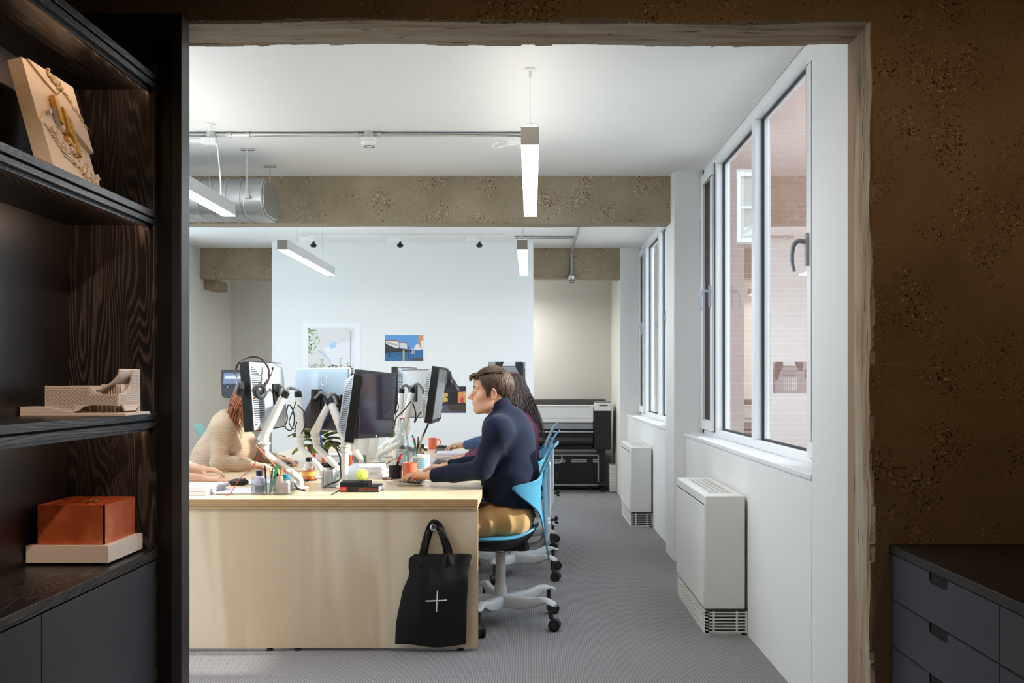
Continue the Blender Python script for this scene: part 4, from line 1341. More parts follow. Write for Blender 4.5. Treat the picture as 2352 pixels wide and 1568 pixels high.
def chair(x, y, yaw, base_rot, label, shell, group='saddle chairs at the desk', seat_dz=0):
    """local frame: the sitter faces -X; origin on the floor under the column"""
    r = empty('saddle_chair', (x, y, 0), math.radians(yaw), label, 'chair', group)
    S = M[shell]
    # five-star base with a hub
    MB().lathe([(.034, .095), (.040, .10), (.036, .17), (.029, .205), (.029, .21)], n=24).build('hub', M['chair_grey'], r)
    for k in range(5):
        a = math.radians(base_rot + 72 * k)
        d = Vector((math.cos(a), math.sin(a), 0))
        s = Vector((-d.y, d.x, 0))
        mb = MB()
        secs = [(.02, .034, .145, .085), (.12, .030, .148, .088), (.20, .025, .152, .098), (.265, .022, .166, .125), (.31, .026, .163, .140), (.345, .028, .150, .132), (.362, .018, .142, .128)]
        vs = []
        for (q, w, zt, zb_) in secs:
            c = d * q
            for (o_, z) in ((-w, zb_ + .006), (-w, zt - .012), (-w * .6, zt), (w * .6, zt), (w, zt - .012), (w, zb_ + .006), (w * .6, zb_), (-w * .6, zb_)):
                p = c + s * o_
                vs.append((p.x, p.y, z))
        fs = [(i * 8 + j, i * 8 + (j + 1) % 8, (i + 1) * 8 + (j + 1) % 8, (i + 1) * 8 + j) for i in range(len(secs) - 1) for j in range(8)]
        fs += [tuple(range(7, -1, -1)), tuple((len(secs) - 1) * 8 + j for j in range(8))]
        mb.add(vs, fs)
        mb.build('leg', M['chair_grey'], r, angle=50)
        c = d * .328
        ca = a + .5 * math.sin(7 * k + x * 5)
        cd_ = Vector((math.cos(ca), math.sin(ca), 0))
        cs = Vector((-cd_.y, cd_.x, 0))
        wc = c + cd_ * .022
        cas = MB()
        for sg in (-1, 1):
            q = wc + cs * (.019 * sg)
            cas.tube([Vector((q.x, q.y, .031)) - cs * .011, Vector((q.x, q.y, .031)) - cs * .009, Vector((q.x, q.y, .031)) + cs * .009, Vector((q.x, q.y, .031)) + cs * .011], [.026, .0305, .0305, .026], 20)
        w_ = cas.build('caster', M['black_rubber'], r)
        hd = MB()
        hd.tube([Vector((wc.x, wc.y, .035)) - cs * .009, Vector((wc.x, wc.y, .035)) + cs * .009], [.03, .03], 18)
        hd.tube(curve_pts([(c.x, c.y, .135), (c.x, c.y, .09), (wc.x - cd_.x * .015, wc.y - cd_.y * .015, .062)], 4), .012, 10)
        hd.build('caster_fork', M['dark_plastic'], w_)
        for sg in (-1, 1):
            q = wc + cs * (.031 * sg)
            MB().tube([Vector((q.x, q.y, .031)) - cs * .001, Vector((q.x, q.y, .031)) + cs * .001], [.018, .018], 16).build('hub_cap', M['dark_plastic'], w_)
    MB().cyl((0, 0, .15), (0, 0, .375), .0275, 24).build('column', M['chair_grey'], r)
    MB().cyl((0, 0, .37), (0, 0, .405), .016, 16).build('gas_lift', M['steel'], r)
    # mechanism box and saddle seat
    mech = MB().prism(rrect(-.13, .155, -.075, .075, .03), .392, .425)
    mech.prism(rrect(-.15, .12, -.10, .10, .04), .42, .447)
    mech.build('mechanism', M['black_plastic'], r, bevel=.008)
    def seat(u, v):
        a = 2 * math.pi * u
        rad = v
        ex, ey = .215 * (1 + .10 * math.cos(a)), .205 * (1 - .10 * math.cos(a))
        px, py = -.03 + rad * ex * math.cos(a), rad * ey * math.sin(a)
        z = .482 + .030 * (py / .2) ** 2 * -.35 + .055 * max(0, (px - .02) / .2) ** 2 * (1 - (py / .24) ** 2) - .02 * max(0, -px / .25) ** 2
        return (px, py, z)
    sm_ = MB(); sm_.grid(seat, 40, 8)
    sm_.build('seat', S, r, solid=.010, angle=180)
    def pad(u, v):
        a = 2 * math.pi * u
        x_, y_, z_ = seat(u, min(.965, .62 + .345 * math.sin(v * math.pi / 2)))
        return (x_, y_, z_ - .006 - .058 * (1 - math.sin(v * math.pi / 2) ** 3))
    pm = MB(); pm.grid(pad, 40, 6)
    pm.build('seat_pad', M['seat_pad'], r, angle=180)
    # back: bent tube with knob and cross-shaped shell with forward wings
    bt = curve_pts([(.06, 0, .415), (.16, 0, .405), (.225, 0, .43), (.252, 0, .50), (.250, 0, .60), (.243, 0, .74), (.252, 0, .83)], 8)
    MB().tube(bt, [.020] * 34 + [.019] * 15, 14).build('back_tube', M['chair_grey'], r)
    MB().prism(rrect(-.020, .020, .56, .86, .018), .256, .272, 'yz').build('back_spine', M['chair_grey'], r, bevel=.004)
    kb = MB().tube([(.262, 0, .548), (.300, 0, .552)], .007, 10)
    for k in range(3):
        a = 2 * math.pi * k / 3
        kb.ball((.302, .015 * math.cos(a), .552 + .015 * math.sin(a)), .011, 10, 6)
    kb.build('adjust_knob', M['black_plastic'], r)
    def half_w(z):
        pts = [(.335, .020), (.345, .036), (.40, .052), (.50, .070), (.56, .088), (.60, .112), (.64, .158), (.68, .210), (.71, .244), (.732, .262), (.745, .262), (.756, .246), (.764, .200), (.772, .150), (.785, .112), (.81, .092), (.86, .082), (.92, .088), (.950, .082), (.966, .060), (.972, .030)]
        for (a, b), (c, d) in zip(pts, pts[1:]):
            if z <= c:
                t = (z - a) / (c - a)
                return b + (d - b) * max(0, t)
        return pts[-1][1]
    def spine_x(z):
        pts = [(.335, .262), (.45, .240), (.55, .226), (.65, .214), (.75, .214), (.82, .228), (.90, .262), (.94, .285), (.972, .312)]
        for (a, b), (c, d) in zip(pts, pts[1:]):
            if z <= c:
                return b + (d - b) * max(0, (z - a) / (c - a))
        return pts[-1][1]
    def shell_pt(u, v):
        z = .335 + (.972 - .335) * v
        w = half_w(z)
        yy = (u * 2 - 1) * w
        x_ = spine_x(z)
        R_ = .155
        e = max(0, abs(yy) - .05)
        th = min(e / R_, 1.75)
        sgn = 1 if yy > 0 else -1
        y2 = sgn * (min(abs(yy), .05) + R_ * math.sin(min(th, 1.75)) * 1.0)
        x2 = x_ - R_ * (1 - math.cos(th)) * 1.18
        flare = .02 * max(0, (z - .70) / .07) * max(0, th - .9) if z < .78 else 0
        return (x2, y2 + sgn * flare, z)
    sh = MB(); sh.grid(shell_pt, 40, 84)
    sh.build('back_shell', S, r, solid=.008, angle=180)
    return r
chair(-.165, 5.37, 0, 36, 'nearest blue plastic saddle chair, holding the man in the navy jumper', 'chair_blue')
chair(-.12, 6.68, -4, 38, 'second blue saddle chair from the camera, under the woman in burgundy', 'chair_blue')
chair(-.10, 7.86, 3, 30, 'third blue saddle chair, its tip showing beside the long dark hair', 'chair_blue')
chair(-2.09, 6.52, 180, 20, 'pale teal saddle chair under the woman in the cream jumper', 'chair_teal')
chair(-2.31, 7.75, 176, 10, 'empty pale teal saddle chair, its back showing at the left behind the cream jumper', 'chair_teal')
chair(-2.26, 5.42, 180, 50, 'pale teal saddle chair hidden behind the bookcase at the near left seat', 'chair_teal')
# ------------------------------------------------------------------ things on the desk
def clear_mat(name, tint, ior=1.45, alpha_mix=.12):
    m, nt, N, L, b = new_mat(name)
    N.remove(b)
    out = [n for n in N if n.type == 'OUTPUT_MATERIAL'][0]
    tr = N.new('ShaderNodeBsdfTransparent'); tr.inputs[0].default_value = tint
    gl = N.new('ShaderNodeBsdfGlossy'); gl.inputs['Roughness'].default_value = 0.04
    lw = N.new('ShaderNodeLayerWeight'); lw.inputs[0].default_value = .5
    pw = N.new('ShaderNodeMath'); pw.operation = 'POWER'; pw.inputs[1].default_value = 2.5
    L.new(lw.outputs['Facing'], pw.inputs[0])
    ma = N.new('ShaderNodeMath'); ma.operation = 'MULTIPLY_ADD'; ma.inputs[1].default_value = .6; ma.inputs[2].default_value = alpha_mix
    L.new(pw.outputs[0], ma.inputs[0])
    mx = N.new('ShaderNodeMixShader')
    L.new(ma.outputs[0], mx.inputs[0]); L.new(tr.outputs[0], mx.inputs[1]); L.new(gl.outputs[0], mx.inputs[2])
    L.new(mx.outputs[0], out.inputs[0])
    return m
M['clear'] = clear_mat('clear_acrylic', (.93, .96, .97, 1), alpha_mix=.10)
M['clear_glass'] = clear_mat('clear_glass', (.84, .89, .90, 1), alpha_mix=.10)
M['water'] = clear_mat('water', (.78, .84, .86, 1), alpha_mix=.05)
M['juice'] = mat('orange_juice', (206, 96, 30), .2, spec=.6)
M['paper'] = mat('paper', (238, 238, 240), .8)
M['paper2'] = mat('paper_lilac', (222, 218, 230), .8)
M['key'] = mat('keyboard_dark', (46, 44, 48), .5)
M['orange'] = mat('mug_orange', (244, 122, 88), .3, coat=.3)
M['mug_white'] = mat('mug_white', (236, 236, 232), .25, coat=.3)
Q = math.radians

def keyboard(c, rz, label, L_=.30, W_=.125, body='black_plastic'):
    r = empty('keyboard', (c.x, c.y, DZ + .002), Q(rz), label, 'keyboard')
    b = MB().prism([(-W_ / 2, .001), (W_ / 2, .001), (W_ / 2, .008), (-W_ / 2, .020)], -L_ / 2, L_ / 2, 'xz')
    b.build('keyboard_body', M['steel'], r, bevel=.0015)
    MB().add([(-W_ / 2 + .004, -L_ / 2 + .004, .0199), (W_ / 2 - .004, -L_ / 2 + .004, .0088), (W_ / 2 - .004, L_ / 2 - .004, .0088), (-W_ / 2 + .004, L_ / 2 - .004, .0199)], [(0, 1, 2, 3)]).build('top_plate', M['key'], r)
    ks = MB()
    for i in range(5):
        for j in range(14):
            x, y = -W_ / 2 + .012 + i * .0215, -L_ / 2 + .012 + j * (L_ - .024) / 14
            z = .0199 - (x + W_ / 2) * .0888
            ks.obox((x + .009, y + .009, z + .002), .017, (L_ - .024) / 14 - .003, .005, (0, Q(5), 0))
    o = ks.build('keys', M['black_plastic'], r, smooth=False, fixn=False); o['kind'] = 'stuff'
    return r
keyboard(Vector((-.665, 5.55, 0)), 3, 'slim black keyboard with a pale rim under the hands of the man in navy', .34)
keyboard(Vector((-.60, 6.78, 0)), 2, 'slim dark keyboard under the hands of the woman in burgundy', .32)
keyboard(Vector((-.70, 8.02, 0)), 0, 'farthest dark keyboard under the hands in blue sleeves', .32)
keyboard(Vector((-1.655, 6.66, 0)), 182, 'dark keyboard before the woman in the cream jumper', .34)

def mug(p, r_, h, m, label, hang, band=None):
    e = empty('mug', (p.x, p.y, DZ + .0012), Q(hang), label, 'mug')
    MB().lathe([(0, 0), (r_ * .9, 0), (r_, .004), (r_, h), (r_ - .003, h + .001), (r_ - .005, h - .002), (r_ - .006, .006), (0, .006)], n=28).build('cup', m, e)
    hp_ = [(r_ - .002, 0, h * .80), (r_ + .020, 0, h * .84), (r_ + .031, 0, h * .62), (r_ + .026, 0, h * .36), (r_ - .002, 0, h * .22)]
    MB().tube(curve_pts(hp_, 6), .0048, 10).build('handle', m, e)
    if band:
        for z0, z1, bm in band:
            MB().lathe([(r_ + .0004, z0), (r_ + .0004, z1)], n=28).build('band', bm, e)
    return e
M['blue_band'] = mat('mug_blue', (142, 184, 206), .3, coat=.3)
pm_ = D(941, 1100)
mug(pm_, .0405, .094, M['orange'], 'orange mug right behind the hands of the man in navy', 90)
mug(D(972, 1080), .0425, .100, M['mug_white'], 'white mug with pale blue bands and its handle to the left', 180, [(.012 + k * .012, .022 + k * .012, M['blue_band']) for k in range(6)])
mug(D(994, 1031), .036, .092, M['orange'], 'far orange mug with a white handle at the back of the desk', 20)

# swing-top water bottle
b = empty('water_bottle', (*D(924, 1076).xy, DZ + .0012), label='clear swing-top glass bottle half full of water', cat='bottle')
H_ = .335
prof = [(0, .004), (.040, .002), (.0435, .012), (.0435, .13), (.042, .16), (.030, .225), (.018, .268), (.0145, .30), (.0165, .305), (.0165, .318), (.013, .322)]
MB().lathe(prof, n=28).build('bottle_glass', M['clear_glass'], b)
MB().lathe([(0, .006), (.039, .006), (.0415, .014), (.0415, .118), (0, .118)], n=28).build('water', M['water'], b)
MB().lathe([(.0125, .322), (.014, .330), (.010, .342), (0, .344)], n=20).build('stopper', M['mug_white'], b)
MB().lathe([(.0145, .320), (.0155, .325), (.0145, .329)], n=20).build('seal_ring', mat('seal_red', (190, 50, 44), .5), b)
wi = MB()
for s in (-1, 1):
    wi.tube(curve_pts([(0, .017 * s, .30), (.004, .021 * s, .315), (.004, .016 * s, .332), (0, 0, .340)], 4), .0014, 6)
wi.build('wire_bail', M['steel'], b)

# tumblers with pens
def pen(px, base, tip, r_, m, label, cap=None, group='pens on the desk'):
    base, tip = Vector(base), Vector(tip)
    d = (tip - base).normalized()
    e = MB().tube([base, base + d * .012, tip - d * .004, tip], [r_ * .35, r_, r_, r_ * .8], 10)
    o = e.build('pen', M[m] if isinstance(m, str) else m)
    tag(o, label, 'pen', group)
    if cap:
        MB().tube([tip - d * .045, tip + d * .002], [r_ * 1.2, r_ * 1.2], 10).build('cap', M[cap] if isinstance(cap, str) else cap, o)
    return o
M['pen_red'] = mat('pen_red', (200, 40, 44), .4)
M['pen_blue'] = mat('pen_blue', (40, 60, 180), .4)
M['pen_green'] = mat('pen_green', (20, 140, 90), .4)
M['pen_orange'] = mat('pen_orange', (240, 120, 40), .4)
M['pen_yellow'] = mat('pen_yellow', (220, 206, 70), .4)
M['pen_pink'] = mat('pen_pink', (216, 70, 130), .4)
M['pencil_wood'] = mat('pencil_wood', (220, 196, 150), .6)
def tumbler(p, label, r_=.036, h=.11):
    e = empty('tumbler', (p.x, p.y, DZ + .0012), label=label, cat='glass')
    MB().lathe([(0, .002), (r_ * .86, .001), (r_, h), (r_ - .003, h), (r_ * .82, .010), (0, .010)], n=24).build('glass_wall', M['clear_glass'], e)
    return e
tp = D(958, 1066)
tumbler(tp, 'clear tumbler full of pens and rulers behind the swing-top bottle')
tb = Vector((tp.x, tp.y, DZ + .014))
for i, (dx, dy, m, cap, n_) in enumerate(((-.018, .01, 'pen_red', None, 'red pen'), (.006, .02, 'black_plastic', None, 'black pen'), (-.03, -.012, 'pen_green', 'pen_green', 'dark green pen'), (.028, -.004, 'pencil_wood', None, 'pale wooden ruler stick'))):
    pen(0, tb + Vector((-dx * .3, -dy * .3, 0)), tb + Vector((dx * (1.4 if i == 3 else 1), dy, .165 + .01 * i)), .0042 if i < 3 else .006, m, '%s standing in the tumbler behind the bottle' % n_, cap)
t2 = D(944, 1058)
tumbler(t2, 'second clear tumbler half hidden behind the swing-top bottle', .034, .10)
gs = empty('glue_stick', (*D(970, 1048).xy, DZ + .0012), label='yellow and red glue stick with a black cap beside the tumblers', cat='glue stick')
MB().lathe([(0, 0), (.013, 0), (.013, .055)], n=18).build('tube_body', M['pen_yellow'], gs)
MB().lathe([(.0132, .012), (.0132, .03)], n=18).build('label_band', M['pen_red'], gs)
MB().lathe([(.0135, .055), (.0135, .088), (.011, .092), (0, .092)], n=18).build('cap', M['black_plastic'], gs)

# black mesh pen cup with pens
cp = D(908, 1099)
e = empty('pen_cup', (cp.x, cp.y, DZ + .0012), label='black mesh pen cup in front of the swing-top bottle', cat='pen cup')
MB().lathe([(0, .002), (.036, .002), (.038, .075), (.036, .075), (.034, .004)], n=24).build('cup_wall', M['black_plastic'], e)
mm = MB()
for k in range(12):
    a = 2 * math.pi * k / 12
    mm.tube([(.0365 * math.cos(a), .0365 * math.sin(a), .004), (.0385 * math.cos(a + .5), .0385 * math.sin(a + .5), .074)], .001, 5)
    mm.tube([(.0365 * math.cos(a), .0365 * math.sin(a), .004), (.0385 * math.cos(a - .5), .0385 * math.sin(a - .5), .074)], .001, 5)
o = mm.build('mesh_wire', M['dark_plastic'], e); o['kind'] = 'stuff'
cb_ = Vector((cp.x, cp.y, DZ + .008))
pen(0, cb_ + Vector((-.02, 0, 0)), cb_ + Vector((.034, .0, .135)), .0055, 'black_plastic', 'fat black marker leaning right in the black mesh cup', 'pen_red')
pen(0, cb_ + Vector((-.012, .012, 0)), cb_ + Vector((.030, .02, .115)), .004, 'dark_plastic', 'thin black pen leaning in the black mesh cup')
pen(0, cb_ + Vector((.0, -.012, 0)), cb_ + Vector((-.018, -.02, .165)), .003, 'steel', 'thin silver stick upright in the black mesh cup')
d_ = MB().lathe([(0, 0), (.026, 0), (.030, .006), (.026, .012), (0, .013)], n=22).build('paperweight', mat('brown_stone', (110, 88, 72), .4))
d_.location = (*D(889, 1101).xy, DZ + .0012)
tag(d_, 'flat brown disc-shaped paperweight in front of the black mesh cup', 'paperweight')

# juice bottle on a coaster
jp = D(709, 1103)
co = MB().lathe([(0, 0), (.047, 0), (.047, .004), (0, .004)], n=28).build('coaster', M['black_plastic']); co.location = (jp.x, jp.y, DZ + .0012)
tag(co, 'round black coaster under the juice bottle', 'coaster')
j = empty('juice_bottle', (jp.x, jp.y, DZ + .0054), label='small plastic bottle with orange juice and a black cap on a coaster', cat='bottle')
MB().lathe([(0, 0), (.033, 0), (.036, .005), (.036, .052)], n=24).build('juice', M['juice'], j)
MB().lathe([(.0363, .004), (.0365, .062), (.030, .082), (.019, .096), (.017, .104)], n=24).build('bottle_wall', M['clear'], j)
MB().lathe([(.018, .102), (.0185, .124), (.016, .127), (0, .127)], n=20).build('cap', M['black_plastic'], j)
lb = MB().lathe([(.0368, .020), (.0368, .046)], n=24).build('label', mat('juice_label', (216, 160, 70), .5), j)

# clear organiser tray with toiletries
op = Vector((-1.295, 4.99, DZ + .0012))
og = empty('desk_organiser', op, label='clear acrylic organiser tray with bottles and pens at the desk front', cat='organiser')
def tray(parent, w, d, h, t=.003, m='clear'):
    mb = MB().box(-w / 2, w / 2, -d / 2, d / 2, 0, t)
    for (a, b, c, e_) in ((-w / 2, w / 2, -d / 2, -d / 2 + t), (-w / 2, w / 2, d / 2 - t, d / 2), (-w / 2, -w / 2 + t, -d / 2, d / 2), (w / 2 - t, w / 2, -d / 2, d / 2)):
        mb.box(a, b, c, e_, t, h)
    return mb.build('tray_wall', M[m], parent, smooth=False)
tray(og, .195, .09, .085)
MB().box(-.045, -.042, -.043, .043, .003, .083).build('divider', M['clear'], og)
MB().box(.015, .018, -.043, .043, .003, .083).build('divider', M['clear'], og)
sb = empty('shampoo_bottle', op + Vector((-.066, 0, .0035)), label='small lilac bottle with a dark cap and dark label in the organiser', cat='bottle')
MB().lathe([(0, 0), (.023, 0), (.0245, .004), (.0245, .075), (.018, .086), (.015, .09)], n=22).build('bottle_body', mat('lilac_plastic', (188, 178, 202), .35), sb)
MB().lathe([(.017, .088), (.018, .112), (.016, .115), (0, .115)], n=20).build('cap', mat('dark_violet', (40, 34, 52), .4), sb)
MB().lathe([(.0249, .006), (.0249, .042)], n=22).build('label', mat('label_violet', (66, 58, 88), .5), sb)
MB().lathe([(.0249, .046), (.0249, .049)], n=22).build('label_line', M['paper2'], sb)
oz = op.z + .0035
pen(0, (op.x - .028, op.y - .01, oz), (op.x - .034, op.y - .02, oz + .14), .0042, 'black_plastic', 'upright black pen in the clear organiser')
pen(0, (op.x - .018, op.y + .01, oz), (op.x - .006, op.y + .02, oz + .125), .0042, 'dark_plastic', 'grey-black pen leaning right in the clear organiser')
pen(0, (op.x - .012, op.y - .015, oz), (op.x + .028, op.y - .02, oz + .135), .0065, 'pen_green', 'green marker leaning right in the clear organiser', M['pen_green'])
sc = empty('scissors', (op.x + .004, op.y + .018, oz), label='scissors with steel handles standing in the clear organiser', cat='scissors')
for sg in (-1, 1):
    MB().tube([(0.002 * sg, 0, 0), (-.004 * sg, 0, .075)], [.002, .005], 8, flat=.4).build('blade', M['steel'], sc)
    MB().tube([Vector((.012 * sg + .011 * math.cos(t), 0, .095 + .017 * math.sin(t))) for t in [2 * math.pi * k / 18 for k in range(19)]], .003, 8, caps=False).build('finger_loop', M['pencil_wood'], sc)
hb = empty('hairbrush', (op.x + .036, op.y - .018, oz), label='wooden oval hairbrush with bristles standing in the organiser', cat='hairbrush')
MB().ball((0, 0, .05), (.020, .009, .046), 16, 12, Euler((0, Q(10), 0)).to_matrix()).build('brush_head', mat('brush_wood', (206, 176, 146), .5), hb)
MB().tube([(.006, 0, .088), (.016, 0, .125)], [.007, .005], 10).build('handle', mat('brush_wood2', (180, 130, 96), .5), hb)
br = MB()
for k in range(10):
    br.tube([(-.014, -.003, .016 + k * .0075), (-.026, -.005, .02 + k * .0075)], .0011, 5)
br.build('bristles', M['dark_plastic'], hb)
tu = empty('cream_tube', (op.x + .066, op.y + .008, oz), label='pale green tube with a blue cap in the organiser', cat='tube')
MB().lathe([(0, .001), (.020, .001), (.0205, .055), (.016, .066)], n=20).build('tube_body', mat('pale_green', (206, 220, 196), .4), tu)
MB().lathe([(.017, .066), (.0185, .070), (.0185, .094), (0, .095)], n=20).build('cap', mat('cap_blue', (40, 140, 176), .4), tu)
pk = MB().obox((0, 0, .03), .04, .006, .056, (Q(8), 0, 0)).build('sachet', mat('sachet_pink', (226, 178, 190), .5, noise=.25, nscale=60), bevel=.002)
pk.location = (op.x + .066, op.y - .030, oz)
tag(pk, 'pink and white sachet at the right end of the clear organiser', 'sachet')

# rose-gold tablet leaning behind the organiser
tbp = Vector((-1.36, 5.12, DZ + .0012))
tb_ = empty('tablet', tbp, label='rose-gold tablet seen edge-on leaning on its stand by the organiser', cat='tablet')
tb_.rotation_euler = (0, 0, math.radians(15))
a0, a1 = Vector((.120, 0, .042)), Vector((-.052, 0, .238))
dd = (a1 - a0).normalized()
ang = math.atan2(dd.x, dd.z)
MB().obox((a0 + a1) / 2, .0075, .17, (a1 - a0).length, (0, ang, 0)).build('tablet_body', mat('rose_gold', (206, 142, 104), .35, metal=.7), tb_, bevel=.002)
MB().obox((a0 + a1) / 2 + Vector((-.0044, 0, -.003)), .0006, .155, (a1 - a0).length - .02, (0, ang, 0)).build('tablet_screen', M['screen'], tb_)
MB().prism([(.03, 0), (.13, 0), (.135, .03), (.112, .045), (.06, .095), (.045, .09)], -.03, .03, 'xz').build('tablet_stand', M['black_plastic'], tb_, bevel=.002)

# card holder, books, ball
hp2 = D(757, 1119)
ch = empty('card_holder', (hp2.x, hp2.y, DZ + .0012), Q(-12), 'clear acrylic holder with white cards between the monitor stands', 'holder')
tray(ch, .082, .05, .085)
cards = MB()
for k in range(7):
    cards.box(-.033 + k * .0095, -.027 + k * .0095, -.022, .022, .004, .10 - .003 * (k % 3))
o = cards.build('cards', M['paper'], ch, smooth=False); o['kind'] = 'stuff'
MB().box(.010, .014, -.022, .022, .004, .107).build('dark_card', M['dark_plastic'], ch)
bk = empty('paperback_book', (-.878, 5.08, DZ + .0012), Q(-1.5), 'black paperback with a red spine end and reversed lettering at the desk front', 'book')
MB().box(-.10, .10, -.0, .15, .0005, .003).build('cover', M['black_plastic'], bk)
MB().box(-.10, .10, -.0, .15, .025, .0275).build('cover', M['black_plastic'], bk)
MB().box(-.10, .10, -.0005, .003, .0005, .0275).build('spine', M['black_plastic'], bk)
MB().box(-.098, .098, .003, .146, .003, .025).build('pages', M['paper'], bk)
MB().box(-.0995, -.064, -.0011, -.0004, .003, .0255).build('spine_label', mat('spine_red', (206, 52, 44), .5), bk)
M['ink_grey'] = mat('spine_ink', (150, 146, 140), .6)
M['ink_red'] = mat('spine_ink_red', (196, 80, 60), .6)
text_mesh('spine_text', 'POCKET DICTIONARY', .0105, M['ink_red'], bk, (.052, -.0009, .0185), (Q(90), Q(180), 0), .0002)
text_mesh('spine_text', 'ARCHITECTURE ILLUSTRATED', .0075, M['ink_grey'], bk, (.045, -.0009, .0085), (Q(90), Q(180), 0), .0002)
text_mesh('spine_text', 'ARC', .012, M['ink_grey'], bk, (-.082, -.0014, .0145), (Q(90), Q(180), 0), .0002)
bx_ = empty('black_box', (-.905, 5.10, DZ + .0292), Q(1), 'flat matt black box lying on the paperback', 'box')
MB().box(-.074, .074, -.005, .10, 0, .012).build('box_base', M['seat_pad'], bx_, bevel=.001)
MB().box(-.0745, .0745, -.0055, .1005, .0125, .020).build('box_lid', M['seat_pad'], bx_, bevel=.001)
tbm = mat('tennis_felt', (206, 222, 84), .9, bump=.6, bscale=500, sheen=.3)
tn = empty('tennis_ball', (-.872, 5.135, DZ + .0494 + .0335), label='yellow-green tennis ball on the black box', cat='ball')
tn.rotation_euler = (.5, .4, .2)
MB().ball((0, 0, 0), .0335, 26, 18).build('felt', tbm, tn, angle=180)
seam = []
for k in range(61):
    t = 2 * math.pi * k / 60
    p = Vector((math.cos(t) * 1 + .44 * math.cos(3 * t), math.sin(t) - .44 * math.sin(3 * t), .9 * math.sin(2 * t)))
    seam.append(p.normalized() * .0334)
MB().tube(seam, .0009, 6, caps=False).build('seam', M['paper'], tn)

# papers, magazines
def stack(c, w, d, h, n, rz, label, cat='papers', cols=('paper', 'paper2')):
    e = empty('paper_stack', (c[0], c[1], DZ + .0012 + (c[2] if len(c) > 2 else 0)), Q(rz), label, cat)
    z = 0
    R_ = random.Random(int(c[0] * 1000))
    for k in range(n):
        t = h / n
        MB().obox((R_.uniform(-.006, .006), R_.uniform(-.006, .006), z + t / 2), w, d, t * .93, (0, 0, R_.uniform(-.05, .05))).build('sheet_bundle', M[cols[k % len(cols)]], e)
        z += t
    return e
p_ = D(836, 1097)
stack((p_.x, p_.y + .12), .20, .27, .062, 6, 4, 'stack of white magazines left of the black mesh cup', 'magazines')
stack((-1.70, 5.06), .215, .26, .040, 5, -6, 'thick stack of lilac-white papers at the left front of the desk', 'papers', ('paper2', 'paper'))
stack((-1.50, 5.11), .21, .26, .006, 2, 12, 'loose white sheets fanned beside the thick paper stack', 'papers', ('paper', 'paper2'))
stack((-1.46, 5.60), .30, .21, .003, 2, 8, 'white sheets lying near the mouse on the left side', 'papers')
p_ = D(1012, 1056)
stack((p_.x, p_.y), .16, .24, .003, 2, 12, 'white sheet under a blue pen by the second keyboard', 'papers')
pen(0, (p_.x - .03, p_.y - .03, DZ + .0095), (p_.x + .06, p_.y - .05, DZ + .0095), .0045, 'pen_blue', 'blue pen lying on the white sheet by the second keyboard')
stack((-.545, 7.22), .28, .30, .055, 4, 2, 'stack of white paper trays between the two far keyboards', 'papers')
stack((-1.42, 7.65), .21, .29, .012, 3, -8, 'white papers on the far left of the desk behind the plant', 'papers')
p_ = D(905, 1078)
stack((p_.x - .06, p_.y - .12), .21, .2, .012, 3, -14, 'sheets of paper left of the black mesh cup', 'papers')

# leaflet propped against the upright stand
lf = MB().add([(0, 0, 0), (.10, .01, .045), (.045, .012, .125), (-.055, .0, .075)], [(0, 1, 2, 3)])
lo = lf.build('leaflet', mat('leaflet_paper', (226, 236, 244), .5, noise=.12, nscale=25), solid=.0015)
lo.location = (-.985, 5.36, DZ + .004)
tag(lo, 'pale blue folded leaflet propped behind the upright monitor stand', 'leaflet')
# clear pencil rack, cup of highlighters
rk = D(820, 1070)
e = empty('pencil_rack', (rk.x, rk.y, DZ + .0012), label='clear box with a dark green panel behind the magazines', cat='box')
tray(e, .125, .06, .075)
MB().box(-.055, .055, .01, .02, .02, .07).build('green_panel', mat('dark_green', (92, 118, 108), .5), e)
pins = MB()
for k in range(9):
    pins.cyl((-.052 + k * .013, -.018, .003), (-.052 + k * .013, -.018, .028), .004, 8)
o = pins.build('brass_pins', mat('pin_tan', (160, 140, 116), .5), e); o['kind'] = 'stuff'
hc = D(803, 1084)
e = empty('highlighter_cup', (hc.x, hc.y, DZ + .0012), label='small clear cup of orange and pink markers beside the leaflet', cat='pen cup')
MB().lathe([(0, .001), (.03, .001), (.033, .07), (.031, .07), (.028, .004), (0, .004)], n=20).build('cup_wall', M['clear'], e)
for i, (dx, m, n_) in enumerate(((-.014, 'pen_orange', 'left orange highlighter'), (.004, 'pen_orange', 'right orange highlighter'), (.018, 'pen_pink', 'pink pen'))):
    pen(0, (hc.x + dx * .6, hc.y + .004 * i, DZ + .006), (hc.x + dx, hc.y + .01 * i, DZ + .105 + .012 * (i == 2)), .0065 if i < 2 else .004, m, '%s in the small clear cup' % n_)
# orange and white box, black glasses case
ob = D(733, 1067)
e = empty('gift_box', (ob.x, ob.y, DZ + .0012), Q(6), 'white box with two orange stripes behind the juice bottle', 'box')
MB().box(-.048, .048, -.03, .03, 0, .075).build('carton', M['paper'], e, bevel=.001)
for x in (-.042, .022):
    MB().box(x, x + .018, -.0306, .0306, .0, .0756).build('stripe', M['pen_orange'] if x > 0 else M['cable_red'], e)
gc = MB().ball((0, 0, .018), (.07, .03, .018), 18, 8).build('glasses_case', M['black_plastic'])
gc.location = (*D(757, 1073).xy, DZ + .0012)
tag(gc, 'black glasses case beside the striped box', 'case')
